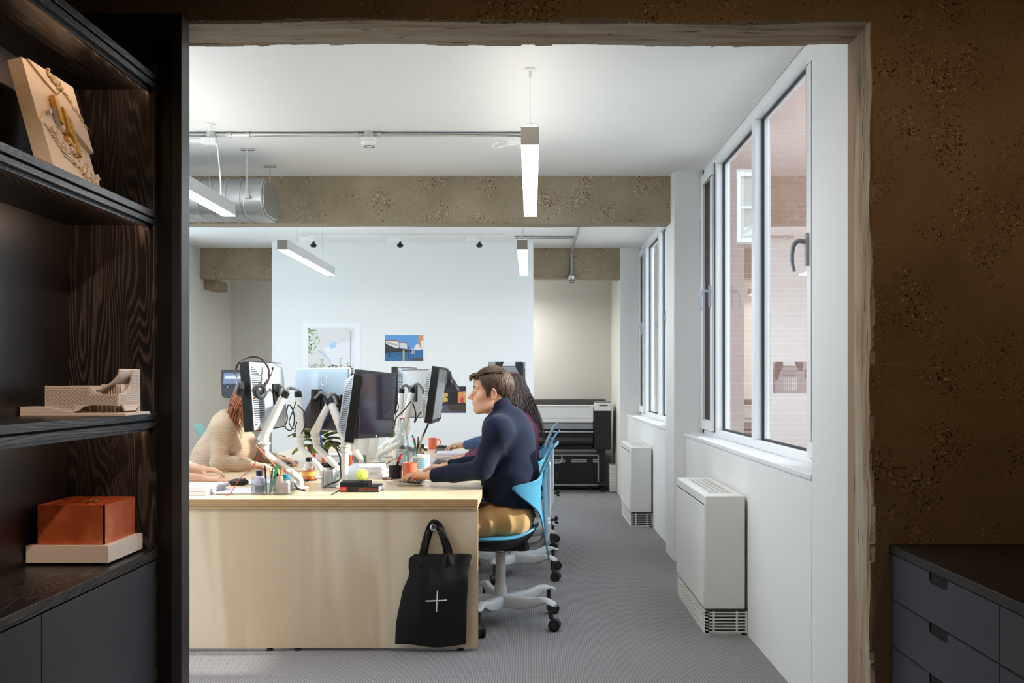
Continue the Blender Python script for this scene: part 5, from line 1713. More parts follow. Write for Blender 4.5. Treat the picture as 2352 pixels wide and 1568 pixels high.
# tall white cups
for i, (px, py, lab) in enumerate(((832, 1058, 'front tall white paper cup behind the magazines'), (855, 1053, 'rear tall white paper cup behind the magazines'))):
    c_ = D(px, py)
    e = empty('tall_cup', (c_.x, c_.y, DZ + .0012), label=lab, cat='cup')
    MB().lathe([(0, .001), (.036, .001), (.050, .155), (.048, .155), (.034, .004)], n=24).build('cup_wall', M['mug_white'], e)
    MB().lathe([(.050, .152), (.0525, .156), (.050, .160), (.047, .156)], n=24).build('rim', M['mug_white'], e)
# mice
def mouse(c, rz, label):
    e = empty('computer_mouse', (c[0], c[1], DZ + .0045), Q(rz), label, 'mouse')
    MB().ball((0, 0, .012), (.055, .031, .020), 18, 10).build('mouse_body', M['black_plastic'], e)
    MB().obox((.030, 0, .0275), .014, .005, .008).build('scroll_wheel', M['dark_plastic'], e)
    return e
mouse((-1.595, 5.43), 10, 'black mouse under the near hand at the left side of the desk')
p_ = D(641, 1056); mouse((p_.x, p_.y), 170, 'black mouse beyond the left monitor stand')
mouse((-.74, 8.30), 0, 'black mouse by the hands in blue sleeves at the back')

# begonia in a brown pot
def leafmat():
    m, nt, N, L, b = new_mat('begonia_leaf')
    mp = mapping(N, L, (1, 1, 1))
    n = N.new('ShaderNodeTexNoise'); n.inputs['Scale'].default_value = 30; n.inputs['Detail'].default_value = 4
    L.new(mp.outputs[0], n.inputs['Vector'])
    r = ramp(N, [(.35, srgb(70, 80, 36)), (.55, srgb(122, 134, 58)), (.72, srgb(150, 84, 58))])
    L.new(n.outputs['Fac'], r.inputs[0]); L.new(r.outputs[0], b.inputs['Base Color'])
    b.inputs['Roughness'].default_value = .45
    return m
M['begonia'] = leafmat()
pp = Vector((-1.53, 7.15, DZ + .0012))
pl = empty('potted_begonia', pp, label='bushy begonia with brown-green leaves in a dark red pot', cat='plant')
MB().lathe([(0, 0), (.06, 0), (.08, .10), (.084, .11), (.078, .112), (.072, .09), (0, .09)], n=24).build('pot', mat('red_pot', (104, 50, 40), .5), pl)
def leaf(c, d, n, ln, w, m, parent, name='leaf', droop=.3, seg=6):
    d, n = Vector(d).normalized(), Vector(n).normalized()
    s = d.cross(n).normalized()
    n = s.cross(d)
    def f(u, v):
        t = u
        hw = w * math.sin(math.pi * min(1, .08 + t * .92)) ** .6 * (1 - .25 * t)
        q = (v - .5) * 2
        return Vector(c) + d * ln * t - n * droop * ln * t * t + s * hw * q + n * (.25 * w * abs(q) - .02 * w)
    mb = MB(); mb.grid(f, seg, 4)
    return mb.build(name, m, parent, angle=180)
R = random.Random(21)
for k in range(34):
    a = 2 * math.pi * k * .382
    el = R.uniform(-.15, .9)
    d = Vector((math.cos(a) * 1.25, math.sin(a), el))
    o_ = Vector((math.cos(a) * .07, math.sin(a) * .07, .10 + .10 * max(0, el) + R.uniform(0, .03)))
    leaf(o_, d, (0, 0, 1), R.uniform(.09, .135), R.uniform(.045, .065), M['begonia'], pl, droop=R.uniform(.2, .6))
# spider plant
sp = empty('spider_plant', Vector((-1.16, 8.35, DZ + .0012)), label='thin-leaved green plant behind the dark screen', cat='plant')
MB().lathe([(0, 0), (.05, 0), (.065, .10), (.06, .10), (.055, .085), (0, .085)], n=20).build('pot', M['mug_white'], sp)
M['spider'] = mat('spider_leaf', (132, 164, 74), .5)
for k in range(22):
    a = 2 * math.pi * k / 22 + R.uniform(-.1, .1)
    L_ = R.uniform(.22, .42)
    d = Vector((math.cos(a), math.sin(a), R.uniform(.9, 2.4)))
    leaf((.01 * math.cos(a), .01 * math.sin(a), .09), d, (-math.cos(a), -math.sin(a), .5), L_, .009, M['spider'], sp, droop=-R.uniform(.25, .7), seg=8)

# desk lamps
def desk_lamp(base, joint, head, aim, label, m):
    b = Vector(base)
    r = empty('desk_lamp', b, label=label, cat='desk lamp')
    j, h, a = Vector(joint) - b, Vector(head) - b, Vector(aim).normalized()
    MB().lathe([(0, 0), (.08, 0), (.082, .01), (.06, .02), (.012, .026), (.012, .05)], n=26).build('base', M['black_plastic'], r)
    MB().tube([(0, 0, .03), j], .008, 10).build('lower_pole', M['black_plastic'], r)
    MB().tube([j, h], .007, 10).build('upper_pole', M['black_plastic'], r)
    MB().ball(j, .016, 12, 8).build('elbow', M['black_plastic'], r)
    q = a.to_track_quat('Z', 'Y').to_matrix().to_4x4()
    s = MB().lathe([(.006, -.05), (.006, -.035), (.024, -.028), (.030, .03), (.046, .05), (.078, .13), (.080, .14), (.076, .138), (.042, .055), (.02, .03)], n=28)
    s.xf(Matrix.Translation(h) @ q)
    s.build('lamp_shade', m, r)
    return r
blk = mat('lamp_black', (34, 34, 38), .28, spec=.7)
desk_lamp((-.93, 8.2, DZ + .0012), (-.72, 8.25, 1.25), (-.685, 8.25, 1.352), (.13, 0, -1), 'black bell-shaped desk lamp beyond the edge-on grey monitor', blk)
desk_lamp((-1.10, 7.95 + .5, DZ + .0012), (-1.175, 8.4, 1.20), (-1.195, 8.38, 1.30), (-.55, 0, -.8), 'dark desk lamp on a straight pole behind the dark screen', blk)
# ------------------------------------------------------------------ far end: printer, flight case, copier panel, posters
pr = empty('wide_format_printer', (0, 11.72, 0), label='wide-format printer with a white lid and black stand against the far wall', cat='printer')
X0, X1, Y1 = -.46, .945, .52
zt = 1.09
wp, bp_, gp = mat('printer_white', (226, 226, 224), .35), mat('printer_black', (26, 26, 29), .35), mat('printer_grey', (140, 140, 144), .4)
MB().box(X0, X1 - .06, .06, Y1, zt - .062, zt).build('roll_cover', mat('cover_grey', (70, 68, 66), .35), pr, bevel=.01)
MB().box(X0, .735, 0, Y1, .815, 1.027).build('front_lid', wp, pr, bevel=.012, seg=3)
MB().box(X0, .70, -.004, .004, 1.000, 1.008).build('lid_groove', bp_, pr)
MB().box(X0, .735, -.003, .003, .868, .871).build('lid_seam', gp, pr)
MB().box(-.09, .10, -.004, .004, .858, .866).build('lid_catch', gp, pr)
MB().box(.02, .12, -.0035, .004, .925, .945).build('badge_plate', mat('badge_pale', (206, 204, 198), .3), pr)
text_mesh('badge_letters', 'iPF', .016, gp, pr, (.07, -.004, .935), (math.radians(90), 0, 0))
MB().box(X0, .735, .02, Y1, .735, .812).build('output_mouth', gp, pr, bevel=.01)
MB().box(X0, .735, .03, Y1, .62, .733).build('lower_front', bp_, pr, bevel=.006)
MB().cyl((X0, .0, .705), (.73, .0, .705), .014, 14).build('roller', M['steel'], pr)
MB().cyl((X0, -.02, .60), (.72, -.02, .60), .05, 20).build('paper_roll', bp_, pr)
MB().box(X0, .735, .02, .30, .50, .60).build('basket', mat('basket_black', (32, 30, 36), .6), pr, bevel=.02)
MB().box(.735, X1, -.012, Y1, .50, 1.0).build('side_tower', bp_, pr, bevel=.008)
MB().box(.737, X1 - .004, -.018, .2, .955, 1.045).build('control_panel', wp, pr, bevel=.006)
MB().box(.80, .90, -.0205, -.017, 1.012, 1.022).build('display', bp_, pr)
MB().box(.74, X1 - .005, .02, .3, 1.046, 1.066).build('tower_cap', gp, pr, bevel=.004)
MB().box(.79, .885, .16, .30, .10, .50).build('leg', bp_, pr, bevel=.006)
MB().box(-.42, -.33, .16, .30, .10, .50).build('leg', bp_, pr, bevel=.006)
for x in (.84, -.375):
    f = MB().box(x - .05, x + .05, -.02, .48, .07, .11).build('foot', bp_, pr, bevel=.008)
    for y in (.03, .43):
        MB().tube([(x - .016, y, .036), (x + .016, y, .036)], .034, 18).build('caster', M['black_rubber'], f)
MB().box(-.33, .79, .2, .26, .14, .20).build('crossbar', bp_, pr, bevel=.004)
fc = empty('flight_case', (.24, 12.32 - .45, 0), label='black flight case with aluminium edges under the printer', cat='case')
W_, Dp, H_ = .565, .40, .37
fz = .065
MB().box(-.30, W_, 0, Dp, fz, fz + .285).build('case_body', mat('case_black', (16, 16, 18), .4), fc, bevel=.004)
MB().box(-.30, W_, 0, Dp, fz + .293, fz + H_).build('case_lid', mat('case_black2', (18, 18, 20), .4), fc, bevel=.004)
def bar(name, *b):
    MB().box(*b).build(name, M['alu'], fc, bevel=.002)
for z in (fz - .004, fz + .272, fz + .294, fz + H_ - .018):
    bar('aluminium_edge', -.302, W_ + .003, -.004, .012, z, z + .016)
bar('aluminium_edge', W_ - .014, W_ + .004, -.004, .012, fz, fz + H_)
for x in (.20, .46):
    MB().box(x - .035, x + .035, -.010, .004, fz + .235, fz + .33).build('latch', mat('latch_dark', (40, 40, 42), .4, metal=.6), fc, bevel=.003)
    MB().tube([(x, .05, .031), (x, .08, .031)], .03, 16).build('caster', M['black_rubber'], fc)
hd = MB().tube(curve_pts([(-.005, -.006, fz + .355), (-.005, -.022, fz + .31), (.02, -.026, fz + .268), (.10, -.026, fz + .268), (.125, -.022, fz + .31), (.125, -.006, fz + .355)], 5), .011, 10)
hd.build('handle', M['alu'], fc)
MB().box(-.30, W_, .03, Dp - .03, .058, fz).build('base_board', bp_, fc)
for x in (-.2,):
    MB().tube([(x, .05, .031), (x, .08, .031)], .03, 16).build('caster', M['black_rubber'], fc)
# brick-patterned white box by the far corner
wb = empty('white_block_stub', (.925, 11.75, 0), label='small white-painted block pier low in the far corner right of the printer', cat='pier')
MB().box(.002, .075, .004, .2, 0, .318).build('pier_core', M['mortar'], wb)
for r in range(9):
    z = .004 + r * .035
    xs = [0, .024, .05, .077] if r % 2 else [0, .037, .064, .077]
    for a, b in zip(xs, xs[1:]):
        MB().box(a + .0015, b - .0015, 0, .06, z, z + .030).build('block', M['white_wall'], wb, smooth=False)

# copier touch panel on a pedestal
cp_ = empty('copier_panel', (0, 0, 0), label='dark copier touch panel on a pedestal behind the woman in cream', cat='copier')
Yc = 9.2
c0 = at(536, 881, Yc)
T_ = Matrix.Translation(c0) @ Matrix.Rotation(math.radians(-10), 4, 'Z') @ Matrix.Rotation(math.radians(-8), 4, 'X')
poly = [(-.135, .125), (-.13, .13), (.15, .13), (.15, -.13), (-.09, -.13), (-.11, -.11), (-.125, .0)]
mb = MB().prism(poly, -.0, .04, 'xz').xf(T_); mb.build('panel_body', mat('panel_slate', (38, 38, 46), .4), cp_, bevel=.006)
M['panel_screen'] = mat('panel_screen', (96, 104, 124), .3, emit=(120, 140, 190), estr=.15)
MB().box(-.10, .12, -.002, .001, .0, .105).xf(T_).build('touch_screen', M['panel_screen'], cp_)
MB().box(-.09, .11, -.0032, -.001, .045, .075).xf(T_).build('screen_window', mat('screen_light', (176, 184, 200), .3, emit=(180, 195, 225), estr=.25), cp_)
for k in range(4):
    MB().ball((-.085 + k * .028, -.001, -.03), (.005, .003, .005), 8, 6).xf(T_).build('button', mat('button_blue', (90, 150, 240), .3, emit=(90, 150, 255), estr=1.5) if k == 1 else M['dark_plastic'], cp_)
mb = MB().tube([c0 + Vector((.02, .05, -.09)), c0 + Vector((.03, .09, -.25)), Vector((c0.x + .04, Yc + .1, .44))], [.03, .03, .04], 12); mb.build('pedestal', mat('copier_grey', (190, 190, 192), .4), cp_)
MB().box(c0.x - .02, c0.x + .45, Yc + .02, Yc + .55, .02, .45).build('copier_body', mat('copier_white', (214, 214, 212), .4), cp_, bevel=.01)

# ------------------------------------------------------------------ posters pinned to the partition
PY = 10.8 - .0015
def img(name, build):
    m, nt, N, L, b = new_mat(name)
    b.inputs['Roughness'].default_value = .35
    tc = N.new('ShaderNodeTexCoord')
    return m, N, L, b, tc
M['tape'] = mat('tape', (240, 240, 240), .3)
def poster(x0, y0, x1, y1, label, m_paper='paper', margin=0):
    a, c = at(x0, y1, PY), at(x1, y0, PY)
    r = empty('poster', ((a.x + c.x) / 2, PY, (a.z + c.z) / 2), label=label, cat='poster')
    w, h = c.x - a.x, c.z - a.z
    MB().box(-w / 2, w / 2, -.0012, .001, -h / 2, h / 2).build('sheet', M[m_paper], r)
    return r, w, h
def patch(r, name, pts, col, d=.0016, rough=.5):
    """flat print: one printed area of the picture"""
    m = M.get(('pr', col)) or mat('print_%d_%d_%d' % col, col, rough)
    M[('pr', col)] = m
    return MB().prism(pts, -d - .0003, -d + .0002, 'xz').build(name, m, r, smooth=False)
def uv(w, h):
    return lambda pts: [((u - .5) * w, (.5 - v) * h) for u, v in pts]

# canal view
r, w, h = poster(884, 768, 973, 830, 'canal photograph with blue sky and white palaces pinned on the partition')
U = uv(w * .985, h * .97)
patch(r, 'print_sky', U([(0, 0), (1, 0), (1, .6), (0, .6)]), (92, 152, 206), .0014)
patch(r, 'print_water', U([(0, .58), (1, .58), (1, 1), (0, 1)]), (52, 104, 150), .0016)
patch(r, 'print_dark_palace', U([(0, .24), (.10, .30), (.26, .48), (.40, .52), (.6, .56), (.6, .62), (0, .64)]), (52, 52, 62), .0018)
patch(r, 'print_palace', U([(.02, .22), (.28, .22), (.36, .30), (.36, .46), (.30, .52), (.02, .34)]), (222, 216, 206), .0020)
patch(r, 'print_roof', U([(.01, .19), (.30, .19), (.38, .28), (.27, .235), (.02, .225)]), (150, 92, 76), .0022)
patch(r, 'print_palace', U([(.38, .30), (.53, .30), (.57, .38), (.57, .54), (.38, .48)]), (214, 210, 204), .0020)
patch(r, 'print_roof', U([(.37, .27), (.54, .28), (.59, .37), (.53, .315), (.38, .305)]), (140, 88, 74), .0022)
patch(r, 'print_dark_quay', U([(0, .52), (.14, .58), (.6, .58), (.72, .56), (.72, .63), (.3, .66), (0, .70)]), (40, 44, 50), .0023)
patch(r, 'print_dome', U([(.74, .58), (.78, .42), (.84, .34), (.92, .38), (.94, .58)]), (220, 220, 222), .0018)
patch(r, 'print_tower', U([(.87, 0), (1, 0), (1, .50), (.92, .50), (.87, .30)]), (212, 144, 102), .0021)
patch(r, 'print_facade', U([(.94, .22), (1, .2), (1, .55), (.95, .55)]), (232, 226, 216), .0023)
for u, v0, v1, c, ww in ((.485, .58, 1.0, (196, 170, 96), .022), (.62, .44, .96, (98, 76, 64), .012), (.71, .5, .72, (190, 196, 200), .01), (.76, .5, .74, (180, 186, 190), .008), (.12, .60, .84, (70, 50, 44), .012)):
    patch(r, 'print_pole', U([(u - ww, v0), (u + ww, v0), (u + ww, v1), (u - ww, v1)]), c, .0026)
patch(r, 'print_boat', U([(.22, .71), (.46, .70), (.44, .745), (.26, .75)]), (46, 70, 74), .0025)
patch(r, 'print_jetty', U([(.70, .90), (1, .88), (1, .98), (.72, .99)]), (88, 74, 60), .0025)
for i in range(9):
    u = .05 + .034 * i
    patch(r, 'print_window', U([(u, .27 + i * .012), (u + .014, .27 + i * .012), (u + .014, .33 + i * .012), (u, .33 + i * .012)]), (96, 92, 92), .0024)
# rendering poster at left
r, w, h = poster(696, 741, 828, 934, 'large pale architectural rendering with palm trees on the partition, left')
U = lambda pts: [((u - .5) * w, (.5 - v) * h) for u, v in pts]
patch(r, 'print_ground', U([(.09, .06), (.89, .06), (.89, .62), (.09, .62)]), (222, 219, 218), .0014)
patch(r, 'print_roofline', U([(.35, .30), (.89, .20), (.89, .50), (.52, .50)]), (230, 230, 234), .0016)
patch(r, 'print_skylight', U([(.45, .27), (.56, .22), (.57, .29), (.49, .31)]), (166, 204, 232), .0018)
patch(r, 'print_ridge', U([(.25, .33), (.30, .32), (.50, .46), (.48, .47)]), (196, 204, 216), .0018)
patch(r, 'print_mast', U([(.815, .10), (.845, .10), (.84, .54), (.82, .54)]), (190, 184, 182), .0018)
R = random.Random(9)
def blob(name, cu, cv, ru, rv, col, d, n=9):
    patch(r, name, U([(cu + ru * math.cos(2 * math.pi * k / n) * R.uniform(.6, 1.2), cv + rv * math.sin(2 * math.pi * k / n) * R.uniform(.6, 1.2)) for k in range(n)]), col, d)
for k in range(70):
    q_ = R.random()
    blob('print_foliage', .10 + R.random() ** 1.5 * .20 * (1 - abs(q_ - .45)), .07 + q_ * .30, .014, .010, R.choice([(150, 172, 120), (176, 190, 150), (132, 156, 104)]), .0018 + .0001 * (k % 3))
for cu, cv in ((.33, .44), (.65, .43), (.20, .50), (.45, .52), (.78, .48)):
    for k in range(7):
        a = math.pi * (k + .5) / 7
        x1_, y1_ = cu + .06 * math.cos(a), cv - .035 * math.sin(a) + .012
        patch(r, 'print_palm_frond', U([(cu, cv), (cu + .006, cv + .004), (x1_, y1_)]), (150, 168, 104), .0021)
    patch(r, 'print_palm_trunk', U([(cu - .005, cv), (cu + .005, cv), (cu + .006, cv + .10), (cu - .006, cv + .10)]), (170, 158, 140), .0020)
for k in range(80):
    blob('print_crowd', .10 + R.random() * .78, .495 + R.random() * .07, .010, .010, R.choice([(150, 146, 136), (176, 176, 150), (120, 122, 104), (196, 190, 184)]), .0022)
for k in range(4):
    q = ((-1, -1), (1, -1), (-1, 1), (1, 1))[k]
    MB().box(q[0] * w * .47 - .02, q[0] * w * .47 + .02, -.0020, -.0012, q[1] * h * .485 - .012, q[1] * h * .485 + .012).build('tape', M['tape'], r)
# black and white arches photograph
r, w, h = poster(1120, 829, 1208, 905, 'black and white photograph of a colonnade behind the heads on the partition')
U = uv(w * .97, h * .95)
patch(r, 'print_base', U([(0, 0), (1, 0), (1, 1), (0, 1)]), (150, 150, 150), .0014)
patch(r, 'print_light_band', U([(.3, 0), (.8, 0), (.8, .12), (.3, .12)]), (222, 222, 222), .0016)
for k in range(5):
    patch(r, 'print_cornice', U([(.36, .14 + k * .07), (.76, .14 + k * .07), (.76, .165 + k * .07), (.36, .165 + k * .07)]), (92 + 20 * (k % 2), 92 + 20 * (k % 2), 92 + 20 * (k % 2)), .0018)
patch(r, 'print_arch_shadow', U([(.19, .0), (.42, .0), (.36, .20), (.30, .30), (.20, .26)]), (34, 36, 42), .0020)
patch(r, 'print_arch_shadow', U([(.73, .0), (.92, .0), (.95, .06), (.94, .6), (.86, .55), (.80, .30), (.73, .16)]), (34, 36, 42), .0020)
patch(r, 'print_dark_left', U([(0, .1), (.12, .2), (.16, .5), (0, .6)]), (70, 72, 76), .0020)
for k in range(7):
    patch(r, 'print_column', U([(.36 + k * .055, .50), (.385 + k * .055, .50), (.385 + k * .055, .92), (.36 + k * .055, .92)]), (214, 214, 212), .0020)
patch(r, 'print_column', U([(.94, .2), (1, .2), (1, 1), (.94, 1)]), (104, 100, 98), .0020)
# colourful night photograph, partly behind the monitor
r, w, h = poster(998, 886, 1071, 949, 'dark colourful interior photograph with golden light right of the grey monitor')
U = uv(w * .98, h * .97)
patch(r, 'print_base', U([(0, 0), (1, 0), (1, 1), (0, 1)]), (44, 42, 50), .0014)
patch(r, 'print_lower', U([(0, .70), (1, .72), (1, 1), (0, 1)]), (86, 84, 96), .0016)
patch(r, 'print_glow', U([(.10, .22), (.42, .26), (.42, .56), (.06, .66)]), (206, 168, 92), .0018)
patch(r, 'print_glow', U([(.74, .22), (1, .2), (1, .62), (.74, .62)]), (214, 150, 80), .0018)
patch(r, 'print_figure', U([(.80, .34), (.90, .30), (.94, .62), (.80, .62)]), (196, 70, 62), .0020)
patch(r, 'print_dark_door', U([(.42, .2), (.74, .22), (.74, .66), (.42, .66)]), (30, 30, 34), .0020)
patch(r, 'print_table', U([(.40, .70), (.95, .68), (1, .95), (.5, .92)]), (74, 58, 50), .0020)
patch(r, 'print_light_floor', U([(.0, .82), (.26, .78), (.2, .92), (.02, .95)]), (206, 206, 216), .0020)
for k in range(12):
    u, v = .10 + R.random() * .3, .3 + R.random() * .34
    patch(r, 'print_spot', U([(u, v), (u + .05, v - .02), (u + .06, v + .05), (u + .01, v + .06)]), R.choice([(240, 214, 120), (120, 130, 60), (226, 110, 60), (60, 50, 40)]), .0023)
for k in range(6):
    u, v = .78 + R.random() * .16, .26 + R.random() * .3
    patch(r, 'print_spot', U([(u, v), (u + .05, v - .02), (u + .05, v + .06)]), R.choice([(240, 190, 110), (220, 120, 90), (230, 200, 160)]), .0023)
# ------------------------------------------------------------------ figures: smooth implicit surfaces meshed on a graded grid
def axis(lo, hi, base, fine=()):
    out = [lo]
    while out[-1] < hi:
        h = base
        for a, b, f in fine:
            if a <= out[-1] <= b:
                h = min(h, f)
            elif out[-1] < a and out[-1] + h > a:
                h = max(f, min(h, a - out[-1] + f * .5))
        out.append(out[-1] + h)
    return np.array(out, dtype=np.float32)

class Field:
    def __init__(s, xs, ys, zs):
        s.x, s.y, s.z = xs, ys, zs
        s.D = np.full((len(xs), len(ys), len(zs)), 1.0, dtype=np.float32)
    def blk(s, lo, hi):
        sl = []
        for c, a, b in zip((s.x, s.y, s.z), lo, hi):
            i, j = np.searchsorted(c, a), np.searchsorted(c, b)
            if j <= i:
                return None
            sl.append(slice(i, j))
        g = (s.x[sl[0]][:, None, None], s.y[sl[1]][None, :, None], s.z[sl[2]][None, None, :])
        return tuple(sl), g
    def put(s, lo, hi, fn, k=.01, op='u'):
        m = k + .03
        r = s.blk([a - m for a in lo], [b + m for b in hi])
        if r is None:
            return
        sl, (X, Y, Z) = r
        d = fn(X, Y, Z).astype(np.float32)
        A = s.D[sl]
        if op == 'u':
            h = np.maximum(k - np.abs(A - d), 0) / max(k, 1e-6)
            s.D[sl] = np.minimum(A, d) - h * h * k * .25
        else:
            d = -d
            h = np.maximum(k - np.abs(A - d), 0) / max(k, 1e-6)
            s.D[sl] = np.maximum(A, d) + h * h * k * .25
    def cap(s, a, b, r0, r1=None, k=.012, op='u', flat=None):
        r1 = r0 if r1 is None else r1
        a, b = Vector(a), Vector(b)
        R = max(r0, r1) * 1.05
        lo = [min(p, q) - R for p, q in zip(a, b)]
        hi = [max(p, q) + R for p, q in zip(a, b)]
        ba = b - a
        L2 = max(ba.length_squared, 1e-9)
        def fn(X, Y, Z):
            px, py, pz = X - a.x, Y - a.y, Z - a.z
            if flat is not None:
                n, f = Vector(flat[0]).normalized(), flat[1]
                t0 = (px * n.x + py * n.y + pz * n.z) * (1 / f - 1)
                px, py, pz = px + n.x * t0, py + n.y * t0, pz + n.z * t0
            t = np.clip((px * ba.x + py * ba.y + pz * ba.z) / L2, 0, 1)
            q = np.sqrt((px - ba.x * t) ** 2 + (py - ba.y * t) ** 2 + (pz - ba.z * t) ** 2) - (r0 + (r1 - r0) * t)
            return q * (flat[1] if flat is not None and flat[1] < 1 else 1)
        s.put(lo, hi, fn, k, op)
    def ell(s, c, r, k=.012, op='u', rot=None):
        c = Vector(c)
        R = max(r)
        Mi = None if rot is None else Euler(rot).to_matrix().transposed()
        def fn(X, Y, Z):
            px, py, pz = X - c.x, Y - c.y, Z - c.z
            if Mi is not None:
                px, py, pz = [Mi[i][0] * px + Mi[i][1] * py + Mi[i][2] * pz for i in range(3)]
            k0 = np.sqrt((px / r[0]) ** 2 + (py / r[1]) ** 2 + (pz / r[2]) ** 2)
            k1 = np.sqrt((px / r[0] ** 2) ** 2 + (py / r[1] ** 2) ** 2 + (pz / r[2] ** 2) ** 2) + 1e-9
            return k0 * (k0 - 1) / k1
        s.put([q - R for q in c], [q + R for q in c], fn, k, op)
    def chain(s, pts, rs, k=.012, flat=None):
        for i in range(len(pts) - 1):
            s.cap(pts[i], pts[i + 1], rs[i], rs[i + 1], k, 'u', flat)
    def cut(s, p, n, size, k=.004):
        """remove what lies beyond the plane at p along n, within a ball of that size"""
        p, n = Vector(p), Vector(n).normalized()
        def fn(X, Y, Z):
            d = -((X - p.x) * n.x + (Y - p.y) * n.y + (Z - p.z) * n.z)
            q = np.sqrt((X - p.x) ** 2 + (Y - p.y) ** 2 + (Z - p.z) ** 2) - size
            return np.maximum(d, q)
        s.put([q - size for q in p], [q + size for q in p], fn, k, 's')
    def warp(s, fn, lo=None, hi=None):
        lo = lo or (s.x[0], s.y[0], s.z[0]); hi = hi or (s.x[-1] + 1, s.y[-1] + 1, s.z[-1] + 1)
        r = s.blk(lo, hi)
        if r:
            sl, (X, Y, Z) = r
            s.D[sl] += fn(X, Y, Z).astype(np.float32)
    def mesh(s, name, m, parent=None, smooth=1, color=None, largest=True):
        D = s.D
        ins = D < 0
        c = np.zeros(tuple(n - 1 for n in D.shape), dtype=np.uint8)
        for i in (0, 1):
            for j in (0, 1):
                for k in (0, 1):
                    c += ins[i:D.shape[0] - 1 + i, j:D.shape[1] - 1 + j, k:D.shape[2] - 1 + k]
        act = (c > 0) & (c < 8)
        I, J, K = np.nonzero(act)
        idx = np.full(c.shape, -1, dtype=np.int32)
        idx[I, J, K] = np.arange(len(I), dtype=np.int32)
        acc = np.zeros((len(I), 3)); cnt = np.zeros(len(I))
        xs, ys, zs = s.x.astype(float), s.y.astype(float), s.z.astype(float)
        corners = [(i, j, k) for i in (0, 1) for j in (0, 1) for k in (0, 1)]
        for a in range(8):
            for b in range(a + 1, 8):
                ca, cb2 = corners[a], corners[b]
                if sum(abs(p - q) for p, q in zip(ca, cb2)) != 1:
                    continue
                da = D[I + ca[0], J + ca[1], K + ca[2]].astype(float)
                db = D[I + cb2[0], J + cb2[1], K + cb2[2]].astype(float)
                mk = (da < 0) != (db < 0)
                t = np.where(mk, da / np.where(mk, da - db, 1), 0)
                pa = np.stack([xs[I + ca[0]], ys[J + ca[1]], zs[K + ca[2]]], 1)
                pb = np.stack([xs[I + cb2[0]], ys[J + cb2[1]], zs[K + cb2[2]]], 1)
                acc += np.where(mk[:, None], pa + (pb - pa) * t[:, None], 0)
                cnt += mk
        V = acc / cnt[:, None]
        quads = []
        for ax in range(3):
            sl0 = [slice(None)] * 3; sl1 = [slice(None)] * 3
            sl0[ax] = slice(0, -1); sl1[ax] = slice(1, None)
            a0, a1 = ins[tuple(sl0)], ins[tuple(sl1)]
            ch = a0 != a1
            o1, o2 = [q for q in range(3) if q != ax]
            sel = [slice(None)] * 3
            sel[o1] = slice(1, D.shape[o1] - 1); sel[o2] = slice(1, D.shape[o2] - 1)
            ch = ch[tuple(sel)]
            P = list(np.nonzero(ch))
            P[o1] = P[o1] + 1; P[o2] = P[o2] + 1
            fl = a0[P[0], P[1], P[2]]
            def cell(d1, d2):
                q = [P[0].copy(), P[1].copy(), P[2].copy()]
                q[o1] = q[o1] + d1; q[o2] = q[o2] + d2
                return idx[q[0], q[1], q[2]]
            A, B, Cc, Dd = cell(-1, -1), cell(0, -1), cell(0, 0), cell(-1, 0)
            if ax == 1:
                fl = ~fl
            q1 = np.stack([A, B, Cc, Dd], 1)
            q2 = np.stack([A, Dd, Cc, B], 1)
            quads.append(np.where(fl[:, None], q1, q2))
        Fq = np.concatenate(quads)
        Fq = Fq[(Fq >= 0).all(1)]
        if largest:
            lab = np.arange(len(V))
            for _ in range(400):
                mn = lab[Fq].min(1)
                new = lab.copy()
                for a in range(4):
                    np.minimum.at(new, Fq[:, a], mn)
                new = new[new]
                if (new == lab).all():
                    break
                lab = new
            big = np.bincount(lab).argmax()
            keep = lab == big
            remap = np.cumsum(keep) - 1
            Fq = remap[Fq[keep[Fq[:, 0]]]]
            V = V[keep]
        for _ in range(smooth):
            S = np.zeros_like(V); n = np.zeros(len(V))
            for a in range(4):
                e0, e1 = Fq[:, a], Fq[:, (a + 1) % 4]
                for q in range(3):
                    S[:, q] += np.bincount(e0, V[e1, q], len(V)) + np.bincount(e1, V[e0, q], len(V))
                n += np.bincount(e0, minlength=len(V)) + np.bincount(e1, minlength=len(V))
            V = V * .5 + .5 * S / np.maximum(n, 1)[:, None]
        me = bpy.data.meshes.new(name)
        me.vertices.add(len(V)); me.vertices.foreach_set('co', V.ravel().astype(np.float32))
        me.loops.add(len(Fq) * 4); me.loops.foreach_set('vertex_index', Fq.ravel().astype(np.int32))
        me.polygons.add(len(Fq))
        me.polygons.foreach_set('loop_start', np.arange(0, len(Fq) * 4, 4, dtype=np.int32))
        me.polygons.foreach_set('use_smooth', np.ones(len(Fq), dtype=bool))
        me.materials.append(m)
        me.update(calc_edges=True)
        me.validate()
        if color is not None:
            at_ = me.color_attributes.new('tone', 'FLOAT_COLOR', 'POINT')
            c4 = np.zeros((len(me.vertices), 4), dtype=np.float32)
            c4[:, 3] = 1
            c4[:, 0] = color(V)[:len(me.vertices)]
            at_.data.foreach_set('color', c4.ravel())
        o = bpy.data.objects.new(name, me)
        COL.objects.link(o)
        o.parent = parent
        return o

